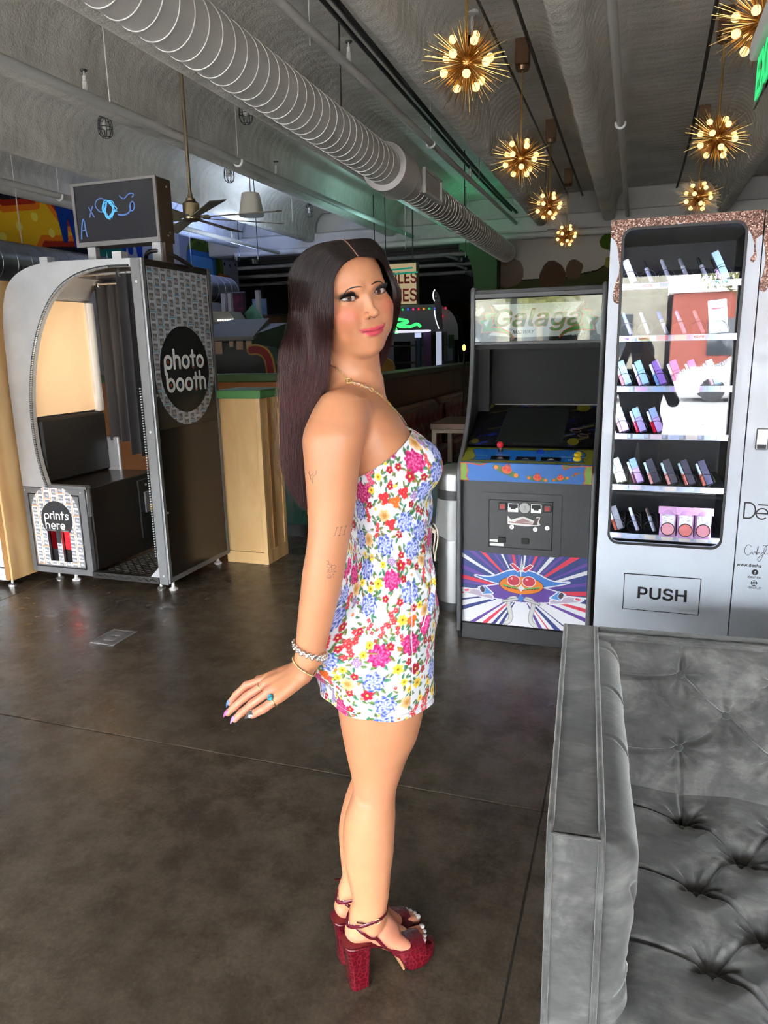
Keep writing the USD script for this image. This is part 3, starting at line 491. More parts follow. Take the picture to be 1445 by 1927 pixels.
part(bo, 'corner_post', chbox(-2.785, -2.722, BY-0.006, BY+0.03, 0.06, 2.03, 0.003), SILVD)
for z in (0.12, 1.03, 1.9): part(bo, 'bolt', cyl((-2.75, BY-0.009, z), (-2.75, BY-0.003, z), 0.008, 10), BOLT)
for x in (-3.78, -3.33): part(bo, 'bolt', cyl((x, BY-0.006, 0.63), (x, BY+0.001, 0.63), 0.006, 10), BOLT)
# side with poster
part(bo, 'side_panel', chbox(-2.75, -2.72, BY+0.03, 4.42, 0.07, 2.03, 0.004), GLOSSB)
part(bo, 'side_edge', bx(-2.722, -2.715, 4.395, 4.42, 0.07, 2.03), SILVD); part(bo, 'side_edge', bx(-2.722, -2.712, BY+0.004, BY+0.03, 0.07, 2.03), mat('steel_edge', (0.4, 0.41, 0.43), 0.3, 0.8))
part(bo, 'base_rail', bx(-2.73, -2.714, BY+0.03, 4.42, 0.07, 0.1), SILVD)
part(bo, 'bolt', cyl((-2.72, 3.735, 1.245), (-2.712, 3.735, 1.245), 0.007, 10), BOLT); part(bo, 'bolt', cyl((-2.72, 3.735, 0.52), (-2.712, 3.735, 0.52), 0.007, 10), BOLT)
def strips(line, paper, ph, pw, gh, n, fade):
    def f(C, u, v, shape):
        col = np.floor(u/pw); fu = u/pw-col; off = np.array([0.0, 0.37, 0.74, 0.12, 0.55, 0.9, 0.28, 0.66, 0.05, 0.45, 0.8, 0.2])[col.astype(int) % 12]*gh*n
        w = (v+off) % (gh*n); row = np.floor(w/gh); fv = (w-row*gh)/gh
        C[:] = paper
        ink = (fu > 0.2) & (fu < 0.82) & (fv > 0.16) & (fv < 0.88)
        sh = np.hypot((fu-0.4-0.1*np.sin(col*7+row*3)), (fv-0.5)*1.2) < 0.2; sh2 = np.hypot((fu-0.64), (fv-0.42)*1.2) < 0.15
        C[ink] = fade[0]; C[ink & (sh | sh2)] = fade[1]
        C[(fu < 0.07) | (w < gh*0.13)] = line
        if shape is not None: C[~shapely.contains_xy(shape, u, v)] = (0.012, 0.010, 0.009)
        return C
    return f
oy, oz = 3.735, 1.035                                                 # poster origin on the side panel
pshape = unary_union([sbox(0, 0.33, 0.648, 0.955), Point(0.324, 0.33).buffer(0.324, 48)])
po = canvas(bo, 'poster', (-2.7199, oy, oz), (0, 1, 0), (0, 0, 1), 0.65, 0.956, 0.0026, [(pshape, strips(srgb(0.36, 0.56, 0.66), srgb(0.70, 0.72, 0.74), 0.05, 0.0648, 0.058, 4, (srgb(0.40, 0.38, 0.37), srgb(0.58, 0.55, 0.53))))], PRINT, (0.012, 0.010, 0.009), d=0.0012, label='poster of photo strips with blue dividing lines')
part(bo, 'poster_disc', slab(Point(0, 0).buffer(0.268, 64), 0.0012, (-2.7187, 4.058, 1.388), (0, 1, 0), (0, 0, 1)), mat('disc_black', (0.006, 0.006, 0.007), 0.4))
def ring(cx, r, w, y=0): return Point(cx, y+r).buffer(r+w/2, 24).difference(Point(cx, y+r).buffer(r-w/2, 24))
def rounded_word(word, w=0.30):
    """Round monoline lettering, x-height 1: (outline, dot spots)."""
    x, S, dots = 0.0, [], []; r = 0.5
    for ch in word:
        st = lambda *p: S.append(stroke([(x+a, b) for a, b in p], w))
        arch = lambda x0, rad: S.append(stroke([(x0+rad-rad*math.cos(t), 1-rad+rad*math.sin(t)) for t in np.linspace(0, math.pi, 14)]+[(x0+2*rad, 0)], w))
        if ch in 'opb':
            S.append(ring(x+r, r-0.0, w)); dots.append((x+r, 0.5))
            if ch == 'p': st((0, -0.45), (0, 0.5)); S[-1] = stroke([(x, -0.5), (x, 0.5)], w)
            if ch == 'b': S.append(stroke([(x, 0.5), (x, 1.55)], w))
            x += 1.42
        elif ch == 'h': S.append(stroke([(x, 0), (x, 1.55)], w)); arch(x, 0.42); x += 1.3
        elif ch == 'n': S.append(stroke([(x, 0), (x, 1.0)], w)); arch(x, 0.4); x += 1.25
        elif ch == 't': S.append(stroke([(x+0.25, 0), (x+0.25, 1.45)], w)); S.append(stroke([(x-0.05, 1.0), (x+0.6, 1.0)], w)); dots.append((x+0.3, -0.05)); x += 0.95
        elif ch == 'r': S.append(stroke([(x, 0), (x, 1.0)], w)); S.append(stroke([(x+0.38-0.38*math.cos(t), 0.6+0.38*math.sin(t)) for t in np.linspace(0, 2.0, 9)], w)); x += 0.85
        elif ch == 'i': S.append(stroke([(x, 0), (x, 1.0)], w)); S.append(Point(x, 1.4).buffer(w*0.6)); x += 0.5
        elif ch == 's': S.append(stroke(spl([(x+0.68, 0.85), (x+0.4, 1.0), (x+0.1, 0.82), (x+0.35, 0.52), (x+0.65, 0.25), (x+0.38, 0.0), (x, 0.15)], 24), w)); x += 1.0
        elif ch == 'e': S.append(stroke([(x+0.5+0.45*math.cos(t), 0.5+0.5*math.sin(t)) for t in np.linspace(0, 5.4, 28)], w)); S.append(stroke([(x+0.05, 0.5), (x+0.95, 0.5)], w)); x += 1.4
    return unary_union(S), dots, x-0.3
from shapely import affinity
LET = mat('white_letter', (0.80, 0.79, 0.77), 0.4); DOTS = [mat('dot_orange', srgb(0.72, 0.32, 0.12), 0.4), mat('dot_blue', srgb(0.15, 0.35, 0.6), 0.4), mat('dot_red', srgb(0.6, 0.1, 0.1), 0.4)]
def word(parent, s, h, O, U, V, dots=True, w=0.30):
    g_, ds, wd = rounded_word(s, w); g_ = affinity.scale(affinity.translate(g_, -wd/2, 0), h, h, origin=(0, 0))
    part(parent, 'lettering', slab(g_, 0.0012, O, U, V), LET, label=f'white word {s}')
    if dots:
        N = np.cross(U, V)
        for k, (a, b) in enumerate(ds): part(parent, 'letter_dot', slab(Point((a-wd/2)*h, b*h).buffer(h*0.13), 0.0014, O, U, V), DOTS[k % 3])
word(bo, 'photo', 0.069, (-2.7175, 4.055, 1.402), V3(0, 1, 0), V3(0, 0, 1)); word(bo, 'booth', 0.069, (-2.7175, 4.065, 1.262), V3(0, 1, 0), V3(0, 0, 1))
# hatch print and the two print slots
hs = unary_union([sbox(0, 0, 0.385, 0.36), Point(0.193, 0.355).buffer(0.193, 40)])
hsl = hs.difference(unary_union([sbox(0.107, 0.03, 0.179, 0.245), sbox(0.219, 0.03, 0.289, 0.245)]))
def hatchp(C, u, v, shape):
    C = strips(srgb(0.93, 0.62, 0.42), srgb(0.93, 0.92, 0.91), 0.05, 0.056, 0.05, 4, (srgb(0.52, 0.52, 0.55), srgb(0.75, 0.75, 0.76)))(C, u, v, None); C[~shapely.contains_xy(shape, u, v)] = (0.13, 0.13, 0.135); return C
# cut the slots out of the print: build it as a slab under a fine colour grid
def cut_canvas(parent, name, O, w, h, res, fn, shape, m):
    nu, nv = int(w/res), int(h/res); u, v = (np.arange(nu+1))*res, (np.arange(nv+1))*res; uu, vv = np.meshgrid(u, v, indexing='ij'); C = fn(np.zeros(uu.shape+(3,)), uu, vv, shape)
    P = np.stack([O[0]+uu, np.full(uu.shape, O[1]), O[2]+vv], -1); g_ = grid_mesh(P); cen = g_.triangles_center; F = g_.faces[shapely.contains_xy(shape, cen[:, 0]-O[0], cen[:, 2]-O[2])]
    ids, inv = np.unique(F, return_inverse=True); return part(parent, name, (P.reshape(-1, 3)[ids], inv.reshape(-1, 3)), m, cd=C.reshape(-1, 3)[ids], label='print of photo strips with orange dividing lines')
cut_canvas(dr, 'hatch_print', (-3.747, BY-0.0015, 0.125), 0.386, 0.55, 0.0028, hatchp, hsl, PRINT)
part(dr, 'hatch_disc', slab(unary_union([Point(0, 0).buffer(0.125, 40), sbox(-0.085, -0.11, 0.09, 0), sbox(-0.03, -0.16, 0.015, 0)]).difference(unary_union([sbox(-0.093, -0.3, -0.021, -0.07), sbox(0.019, -0.3, 0.089, -0.07)])), 0.001, (-3.547, BY-0.002, 0.44), (1, 0, 0), (0, 0, 1)), mat('hatch_black', (0.022, 0.022, 0.024), 0.5))
word(dr, 'prints', 0.034, (-3.547, BY-0.0035, 0.445), V3(1, 0, 0), V3(0, 0, 1), False, 0.26); word(dr, 'here', 0.034, (-3.562, BY-0.0035, 0.378), V3(1, 0, 0), V3(0, 0, 1), False, 0.26)
for k, (x0, x1) in enumerate(((-3.64, -3.568), (-3.528, -3.458))):
    t_ = part(bo, 'print_slot', cat_([bx(x0-0.004, x1+0.004, BY+0.026, BY+0.031, 0.145, 0.365), bx(x0-0.004, x0, BY+0.016, BY+0.026, 0.145, 0.365), bx(x1, x1+0.004, BY+0.016, BY+0.026, 0.145, 0.365), bx(x0, x1, BY+0.016, BY+0.026, 0.145, 0.15)]), mat('slot_black', (0.02, 0.018, 0.018), 0.25))
    part(bo, 'slot_lamp', bx(x0+0.008, x1-0.008, BY+0.018, BY+0.025, 0.235, 0.36), glow('slot_red', (1.0, 0.015, 0.02), 0.5) if k else glow('slot_dark_red', (0.35, 0.01, 0.015), 0.05), label='red lamp inside the print slot')
# shell, interior
part(bo, 'roof', bx(-3.6, -2.73, BY+0.03, BB, 2.0, 2.03), GLOSSB); part(bo, 'left_wall', bx(-3.80, -3.76, BY+0.03, BB, 0.07, 1.5), SILVD)
lw = [(-3.80, 1.5)]+outer[2:28]; part(bo, 'left_shoulder', grid_mesh(np.stack([np.array([(a, BY+0.03, b) for a, b in outer[1:28]]), np.array([(a, BB, b) for a, b in outer[1:28]])], 1)), SILV, smooth=True)
part(bo, 'backdrop', bx(-3.745, -3.715, BY+0.1, 4.42, 1.10, 1.85), mat('peach_backdrop', srgb(0.96, 0.82, 0.66), 0.6)); part(bo, 'backdrop_edge', chbox(-3.72, -3.69, 4.36, 4.43, 1.09, 1.85, 0.003), mat('white_edge', (0.75, 0.74, 0.72), 0.4))
part(bo, 'backrest', chbox(-3.74, -3.66, BY+0.08, 4.40, 0.66, 1.085, 0.015), mat('seat_black', (0.008, 0.0075, 0.007), 0.5)); part(bo, 'backrest_end', chbox(-3.74, -3.57, 4.39, 4.42, 0.62, 0.9, 0.008), SILV)
part(bo, 'bench', chbox(-3.74, -3.285, BY+0.035, 4.42, 0.1, 0.655, 0.006), mat('bench_black', (0.016, 0.013, 0.011), 0.22))
part(bo, 'bench_lip', bx(-3.60, -3.283, BY-0.004, BY+0.04, 0.652, 0.672), SILVD)
bl = part(bo, 'bill_acceptor', chbox(-3.287, -3.272, 4.19, 4.37, 0.2, 0.62, 0.004), mat('acceptor_black', (0.01, 0.01, 0.01), 0.35)); part(bl, 'mouth', chbox(-3.275, -3.262, 4.24, 4.34, 0.38, 0.53, 0.004), SILVD); part(bl, 'sticker', bx(-3.2625, -3.261, 4.28, 4.33, 0.385, 0.435), mat('yellow_sticker', srgb(0.75, 0.65, 0.1), 0.5)); part(bl, 'bolt', cyl((-3.274, 4.27, 0.58), (-3.266, 4.27, 0.58), 0.008, 10), BOLT)
part(bo, 'floor_pan', bx(-3.29, -2.79, BY+0.03, 4.42, 0.07, 0.085), mat('tread_plate', (0.05, 0.048, 0.046), 0.35, 0.6)); part(bo, 'sill', bx(-3.3, -2.79, BY-0.01, BY+0.03, 0.065, 0.105), mat('tread_plate'))
tp = [cyl((-3.27+0.03*i, 3.74+0.06*j+0.03*(i % 2), 0.086), (-3.25+0.03*i, 3.765+0.06*j+0.03*(i % 2), 0.086), 0.004, 5) for i in range(16) for j in range(11)]
part(bo, 'tread_bar', cat_(tp), mat('tread_plate'), kind='stuff')
tp = [tube([(-3.285+0.03*i, BY-0.012, 0.074+0.016*(i % 2)), (-3.26+0.03*i, BY-0.012, 0.09-0.016*(i % 2)+0.006)], 0.0028, 5) for i in range(16)]; part(bo, 'sill_bar', cat_(tp), mat('tread_plate'), kind='stuff')
part(bo, 'camera_cabinet', bx(-2.79, -2.752, BY+0.04, 4.42, 0.1, 1.98), GLOSSB); part(bo, 'rear_frame', bx(-3.45, -2.73, 4.42, BB, 1.95, 2.0), GLOSSB)
cr = thing('booth_curtain', 'black curtain hanging at the back of the booth', 'curtain', (-3.4, 4.4, 1.4)); CURT = mat('black_cloth', (0.014, 0.012, 0.013), 0.75, sheen_weight=0.15)
def curtain(parent, x0, x1, y, z0, z1, waves, amp, seed):
    n = 90; t = np.linspace(0, 1, n); zz = np.linspace(z1, z0, 24); P = np.zeros((n, 24, 3))
    for j, z in enumerate(zz):
        k = (z1-z)/(z1-z0); P[:, j] = np.c_[x0+(x1-x0)*t+0.01*np.sin(waves*5*t+seed), y+amp*(0.6+0.5*k)*np.sin(2*np.pi*waves*t+0.4*k+seed), np.full(n, z+0.006*np.sin(9*t))]
    a = grid_mesh(P); b = grid_mesh(P+V3(0, 0.004, 0), flip=True); part(parent, 'cloth', cat_([a, b]), CURT, smooth=True)
curtain(cr, -3.66, -3.36, 4.40, 0.87, 1.97, 3.5, 0.022, 1.0); part(cr, 'rod', cyl((-3.68, 4.4, 1.975), (-2.8, 4.4, 1.975), 0.009, 10), BOLT)
for x in (-3.6, -3.42): part(cr, 'ring', tube([(x, 4.4+0.016*math.cos(a), 1.968+0.016*math.sin(a)) for a in np.linspace(0, 6.28, 14, endpoint=False)], 0.003, 5, closed=True), BOLT)
cr2 = thing('booth_curtain', 'black curtain drawn aside at the booth entrance', 'curtain', (-2.9, 3.8, 1.4))
curtain(cr2, -2.985, -2.80, 3.80, 0.87, 1.965, 3.0, 0.024, 2.2); part(cr2, 'rod', cyl((-3.25, 3.8, 1.968), (-2.8, 3.8, 1.968), 0.008, 10), BOLT)
for k in range(3):
    x = -2.95+0.05*k; part(cr2, 'ring', tube([(x, 3.8+0.015*math.cos(a), 1.962+0.015*math.sin(a)) for a in np.linspace(0, 6.28, 14, endpoint=False)], 0.003, 5, closed=True), BOLT)
for k, (x, y) in enumerate(((-3.66, 3.77), (-3.52, 3.77), (-2.84, 3.77), (-2.75, 3.77), (-3.66, 4.36), (-2.78, 4.36))):
    f_ = part(bo, 'foot', lathe([(0, 0), (0.026, 0), (0.028, 0.01), (0.012, 0.02), (0.008, 0.075), (0, 0.075)], (x, y, 0), sides=14), mat('white_foot', (0.6, 0.6, 0.58), 0.4) if k % 2 else BOLT)
for x0, x1 in ((-3.445, -3.385), (-2.915, -2.85)): part(bo, 'roof_tab', bx(x0, x1, BY+0.01, BY+0.07, 2.03, 2.075), SILV)
part(bo, 'cable', tube(spl([(-2.9, 4.0, 2.05), (-2.82, 3.95, 2.1), (-2.72, 4.05, 2.07), (-2.68, 4.15, 2.02), (-2.74, 4.2, 2.05)], 24), 0.013, 8), mat('cable_black', (0.015, 0.013, 0.012), 0.4), smooth=True)
lamp = UsdLux.RectLight.Define(stage, bo+'/flash_lamp'); lamp.CreateWidthAttr(0.35); lamp.CreateHeightAttr(0.5); lamp.CreateIntensityAttr(2.2); lamp.CreateColorAttr(Gf.Vec3f(1.0, 0.86, 0.66))
lamp.AddTranslateOp().Set(Gf.Vec3d(-2.80+3.25, 4.1-4.05, 1.5)); lamp.AddRotateXYZOp().Set(Gf.Vec3f(0, 90, 0))
# monitor on posts above the booth
mo = thing('monitor', 'screen showing blue scribbled writing, in a boxy housing on the booth roof', 'monitor', (-3.04, 4.0, 2.03))
part(mo, 'housing', chbox(-3.345, -2.735, 3.935, 4.08, 2.15, 2.515, 0.004), mat('housing_brown', (0.05, 0.03, 0.018), 0.4))
part(mo, 'bezel', slab(sbox(-3.348, 2.148, -2.733, 2.517).difference(sbox(-3.328, 2.175, -2.752, 2.502)), 0.012, (0, 3.936, 0), (1, 0, 0), (0, 0, 1)), mat('bezel_grey', (0.25, 0.24, 0.24), 0.35, 0.7))
part(mo, 'screen', bx(-3.33, -2.75, 3.932, 3.936, 2.174, 2.503), mat('dark_screen', (0.028, 0.028, 0.034), 0.15))
art = [([(-3.31, 2.20), (-3.30, 2.27), (-3.285, 2.31), (-3.275, 2.26), (-3.265, 2.21)], 0.008), ([(-3.303, 2.245), (-3.27, 2.25)], 0.005), ([(-3.235, 2.32), (-3.205, 2.38)], 0.006), ([(-3.235, 2.375), (-3.20, 2.32)], 0.006), ([(-3.17, 2.36), (-3.18, 2.4), (-3.13, 2.42), (-3.10, 2.39), (-3.12, 2.35), (-3.17, 2.36)], 0.006), ([(-3.02, 2.32), (-2.98, 2.315), (-2.94, 2.33), (-2.93, 2.36)], 0.009), ([(-2.935, 2.36), (-2.905, 2.38), (-2.90, 2.36), (-2.915, 2.335), (-2.935, 2.36)], 0.007), ([(-3.0, 2.425), (-2.96, 2.41), (-2.93, 2.43), (-2.90, 2.425), (-2.91, 2.41)], 0.006)]
for g_ in unary_union([stroke(spl(p, 20) if len(p) > 2 else p, w) for p, w in art]).geoms: part(mo, 'scribble', slab(g_, 0.0008, (0, 3.9318, 0), (1, 0, 0), (0, 0, 1)), glow('screen_blue', (0.22, 0.42, 1.0), 0.07))
gg = np.random.default_rng(11); sc = [stroke(spl(np.c_[-3.085+0.055*np.cos(np.linspace(0, 5, 7)+k)*gg.uniform(0.4, 1.1, 7), 2.355+0.055*np.sin(np.linspace(0, 5, 7)+k)*gg.uniform(0.4, 1.1, 7)], 30), 0.0045) for k in range(7)]
part(mo, 'scribble', slab(unary_union(sc), 0.0008, (0, 3.9316, 0), (1, 0, 0), (0, 0, 1)), glow('screen_cyan', (0.12, 0.5, 1.0), 0.16), label='bright cyan scribbled blob on the screen')
for x in (-3.27, -2.79): part(mo, 'post', bx(x-0.03, x+0.03, 3.96, 4.0, 2.03, 2.15), SILV)
part(mo, 'post_bracket', bx(-2.765, -2.74, 3.98, 4.06, 2.03, 2.15), mat('housing_brown'))
for z, y in ((2.47, 4.03), (2.21, 4.03), (2.19, 4.01)): part(mo, 'bolt', cyl((-2.736, y, z), (-2.73, y, z), 0.006, 8), BOLT)
# white cabinet with plywood sides at the left edge
PLY = usdkit.material(stage, '/World/Looks/birch_plywood', {'g': ('geometry', {}), 'm': ('mapping', {'scale': (2.2, 2.2, 0.55)}), 'n': ('noise_texture', {'scale': 3.0, 'detail': 5.0, 'distortion': 1.6}), 'w': ('wave_texture', {'wave_type': 'rings', 'scale': 1.1, 'distortion': 7.0, 'detail': 3.0}),
    'r': ('rgb_ramp', {'ramp': [(0.2, srgb(0.86, 0.72, 0.51)), (0.55, srgb(0.81, 0.65, 0.43)), (0.85, srgb(0.72, 0.54, 0.33))]}), 'a': ('math', {'math_type': 'multiply_add', 'value2': 0.35}), 'k': ('math', {'math_type': 'multiply', 'value2': 0.65}), 'p': ('principled_bsdf', {'roughness': 0.45})},
    [('g.position', 'm.vector'), ('m.vector', 'n.vector'), ('m.vector', 'w.vector'), ('n.fac', 'k.value1'), ('w.fac', 'a.value1'), ('k.value', 'a.value3'), ('a.value', 'r.fac'), ('r.color', 'p.base_color')], surface='p.BSDF')
EDGE = mat('ply_edge', srgb(0.62, 0.44, 0.24), 0.55)
wc = thing('vending_cabinet', 'white fronted cabinet with plywood sides at the left picture edge', 'cabinet', (-4.2, 3.9, 0))
part(wc, 'side_panel', chbox(-3.83, -3.812, 3.52, 4.3, 0.05, 1.94, 0.002), PLY); part(wc, 'side_panel', chbox(-4.58, -4.562, 3.52, 4.3, 0.05, 1.94, 0.002), PLY)
part(wc, 'stile', chbox(-3.872, -3.832, 3.52, 3.55, 0.05, 1.94, 0.002), EDGE); part(wc, 'top', bx(-4.58, -3.812, 3.52, 4.3, 1.94, 1.96), PLY)
part(wc, 'front_panel', bx(-4.56, -3.874, 3.545, 3.565, 0.13, 1.93), mat('white_laminate', (0.72, 0.74, 0.76), 0.35)); part(wc, 'kick_panel', bx(-4.56, -3.874, 3.54, 3.56, 0.04, 0.12), mat('white_laminate'))
part(wc, 'plate', bx(-4.15, -3.915, 3.535, 3.545, 0.36, 0.43), EDGE); part(wc, 'plate', bx(-4.15, -3.90, 3.535, 3.545, 0.55, 0.75), EDGE); part(wc, 'back', bx(-4.56, -3.83, 4.28, 4.3, 0.05, 1.94), PLY)
part(wc, 'perforation', cat_([cyl((-3.95-0.02*i, 3.5445, 0.8+0.02*j), (-3.95-0.02*i, 3.5455, 0.8+0.02*j), 0.004, 6) for i in range(8) for j in range(10)]), mat('hole_black', (0.03, 0.03, 0.03), 0.6), kind='stuff')
for x in (-3.86, -4.53):
    for y in (3.56, 4.25): part(wc, 'foot', lathe([(0, 0), (0.03, 0), (0.03, 0.012), (0.01, 0.02), (0.01, 0.05), (0, 0.05)], (x, y, 0), sides=12), BOLT)
# plywood half wall with a green cap
CAP = mat('green_cap', srgb(0.30, 0.50, 0.28), 0.45)
hw = thing('half_wall', 'birch plywood half wall with bright green cap beside the booth', 'half wall', (-2.56, 4.6, 0))
part(hw, 'front_panel', bx(-2.74, -2.44, 4.44, 4.455, 0.085, 1.178), PLY); part(hw, 'core', bx(-2.73, -2.425, 4.456, 4.74, 0, 1.178), EDGE)
part(hw, 'corner_post', chbox(-2.44, -2.405, 4.425, 4.475, 0.0, 1.178, 0.002), PLY); part(hw, 'plinth', bx(-2.74, -2.44, 4.43, 4.455, 0, 0.083), PLY)
part(hw, 'side_panel', bx(-2.425, -2.413, 4.476, 4.735, 0.1, 1.178), PLY); part(hw, 'side_stile', chbox(-2.413, -2.404, 4.53, 4.58, 0.1, 1.178, 0.002), EDGE); part(hw, 'side_stile', chbox(-2.413, -2.404, 4.70, 4.74, 0.1, 1.178, 0.002), PLY); part(hw, 'side_plinth', bx(-2.425, -2.404, 4.476, 4.74, 0, 0.1), PLY)
part(hw, 'cap', chbox(-2.76, -2.385, 4.40, 4.78, 1.178, 1.235, 0.004), CAP)
# floor outlet
fo = thing('floor_outlet', 'flat metal outlet plate set in the floor before the booth', 'outlet', (-2.595, 2.998, 0))
part(fo, 'frame', slab(sbox(-0.078, -0.098, 0.078, 0.098).difference(sbox(-0.066, -0.086, 0.066, 0.086)), 0.004, (-2.595, 2.998, 0.0005), (1, 0, 0), (0, 1, 0)), mat('outlet_metal', (0.30, 0.30, 0.31), 0.35, 0.7))
part(fo, 'plate', slab(sbox(-0.064, -0.084, 0.064, 0.084), 0.003, (-2.595, 2.998, 0.0005), (1, 0, 0), (0, 1, 0)), mat('outlet_grey', (0.16, 0.16, 0.165), 0.4, 0.5))
for y in (-0.03, 0.035): part(fo, 'flap', chbox(-2.625, -2.565, 2.998+y-0.02, 2.998+y+0.02, 0.0035, 0.006, 0.001), mat('outlet_metal'))
# ---- the dim games room behind -------------------------------------------------------------------------------------
WOODD = mat('brown_wall_panel', srgb(0.36, 0.22, 0.11), 0.55, noise=(2.5, srgb(0.30, 0.18, 0.09))); LEATH = mat('oxblood_leather', (0.095, 0.022, 0.014), 0.28, bump=(60, 0.001)); TEAL = mat('teal_vinyl', (0.02, 0.05, 0.055), 0.5)
hw2 = thing('half_wall', 'long brown half wall with a dull green ledge behind the leather seats', 'half wall', (-2.3, 8.4, 0))
for k in range(5): part(hw2, 'panel', chbox(-2.26, -2.2, 5.9+k*1.1+0.002, 7.0+k*1.1-0.002, 0, 1.205, 0.003), WOODD)
part(hw2, 'cap', chbox(-2.4, -2.16, 5.85, 11.4, 1.205, 1.26, 0.005), mat('dull_green_cap', srgb(0.20, 0.24, 0.13), 0.5))
hw3 = thing('half_wall', 'brown half wall with dark green ledge just above the plywood cap', 'half wall', (-4.4, 5.85, 0))
part(hw3, 'panel', bx(-6.2, -2.75, 5.8, 5.88, 0, 1.225), mat('amber_panel', srgb(0.55, 0.33, 0.14), 0.5)); part(hw3, 'cap', chbox(-6.2, -2.72, 5.74, 5.94, 1.225, 1.295, 0.004), mat('dark_green_cap', srgb(0.20, 0.30, 0.15), 0.5))
def couch(label, y0, y1):
    c = thing('leather_couch', label, 'couch', (-1.95, (y0+y1)/2, 0))
    ny, nz = int((y1-y0)/0.012), 44; yv, zv = np.meshgrid(np.linspace(y0, y1, ny), np.linspace(0.42, 0.89, nz), indexing='ij')
    d = np.full(yv.shape, 9.0); row = 0
    for z in (0.54, 0.66, 0.78):
        for y in np.arange(y0+0.1+0.1*(row % 2), y1, 0.2): d = np.minimum(d, np.hypot(yv-y, zv-z))
        row += 1
    xx = -2.02+0.05*(1-np.exp(-(d/0.055)**1.3))+0.02*np.sin(np.clip((zv-0.42)/0.47, 0, 1)*np.pi); P = np.stack([xx, yv, zv], -1)
    part(c, 'backrest', grid_mesh(P, flip=False), LEATH, smooth=True); part(c, 'back_frame', rbox(-2.19, -2.0, y0, y1, 0.1, 0.90, 0.035), LEATH, smooth=40); part(c, 'top_roll', tube([(-2.09, y, 0.885) for y in np.linspace(y0+0.02, y1-0.02, 12)], 0.055, 14), LEATH, smooth=True)
    part(c, 'seat', rbox(-2.03, -1.86, y0+0.02, y1-0.02, 0.28, 0.46, 0.05, 3), LEATH, smooth=40); part(c, 'base', bx(-2.15, -1.88, y0+0.03, y1-0.03, 0.0, 0.28), BLACK)
couch('nearer tufted dark red leather couch against the brown half wall', 6.05, 7.75); couch('farther tufted dark red leather couch beyond the small table', 7.85, 9.9)
tb = thing('cafe_table', 'small wooden table on a pale steel frame left of the arcade cabinet', 'table', (-1.45, 6.9, 0)); PSTEEL = mat('pale_steel', srgb(0.62, 0.57, 0.50), 0.5)
part(tb, 'tabletop', chbox(-1.80, -1.12, 6.6, 7.3, 0.735, 0.79, 0.004), mat('red_brown_top', srgb(0.42, 0.24, 0.15), 0.4, noise=(6, srgb(0.35, 0.19, 0.12))))
for x in (-1.77, -1.15):
    for y in (6.64, 7.26): part(tb, 'leg', bx(x-0.02, x+0.02, y-0.02, y+0.02, 0, 0.735), PSTEEL)
for y in (6.64, 7.26): part(tb, 'rail', bx(-1.75, -1.17, y-0.02, y+0.02, 0.70, 0.735), PSTEEL)
for x in (-1.77, -1.15): part(tb, 'foot_rail', bx(x-0.02, x+0.02, 6.66, 7.24, 0.02, 0.06), PSTEEL)
po_ = thing('round_pouf', 'low round teal pouf under the small table', 'pouf', (-1.93, 6.6, 0)); part(po_, 'seat', lathe([(0, 0.06), (0.2, 0.06), (0.23, 0.12), (0.23, 0.44), (0.2, 0.48), (0, 0.49)], (-1.58, 6.1, 0), sides=32), TEAL, smooth=35); part(po_, 'base', cyl((-1.58, 6.1, 0), (-1.58, 6.1, 0.06), 0.19, 24), BLACK)
gs = thing('bench_seat', 'dark green upholstered bench with a wood top rail behind the long hair', 'bench', (-2.45, 5.25, 0)); part(gs, 'back_panel', chbox(-2.75, -2.1, 5.2, 5.27, 0.1, 0.61, 0.01), mat('bottle_green', srgb(0.03, 0.25, 0.20), 0.5)); part(gs, 'top_rail', chbox(-2.78, -2.08, 5.19, 5.28, 0.61, 0.645, 0.004), mat('pale_red_wood', srgb(0.55, 0.38, 0.30), 0.5)); part(gs, 'plinth', bx(-2.74, -2.1, 5.22, 5.27, 0, 0.1), BLACK)
# driving-game cabinet behind the plywood wall
dc = thing('driving_cabinet', 'black arcade driving cabinet with sloping grey roof and paper tags', 'arcade cabinet', (-4.1, 7.2, 0))
prof_ = Polygon([(7.0, 0), (7.0, 1.58), (7.05, 1.66), (7.9, 1.80), (8.2, 1.72), (8.2, 0)])
part(dc, 'body', slab(prof_, 0.9, (-4.75, 0, 0), (0, 1, 0), (0, 0, 1)), mat('cabinet_black', (0.006, 0.006, 0.007), 0.4)); part(dc, 'roof', trimesh.convex.convex_hull(np.array([(-4.8, 6.95, 1.60), (-3.8, 6.95, 1.60), (-4.8, 6.95, 1.65), (-3.8, 6.95, 1.64), (-4.6, 7.9, 1.86), (-4.1, 7.9, 1.86), (-4.6, 7.9, 1.80), (-4.1, 7.9, 1.80)])), mat('grey_roof', (0.10, 0.10, 0.10), 0.6))
for x, w, h in ((-4.25, 0.09, 0.13), (-4.09, 0.05, 0.06), (-3.99, 0.08, 0.09), (-3.88, 0.07, 0.08)): part(dc, 'paper_tag', bx(x-w/2, x+w/2, 6.985, 6.99, 1.595-h, 1.595), mat('tan_paper', srgb(0.55, 0.47, 0.38), 0.8))
sw = [(-3.84, 1.5), (-3.76, 1.5), (-3.68, 1.46), (-3.64, 1.38), (-3.62, 1.2)]
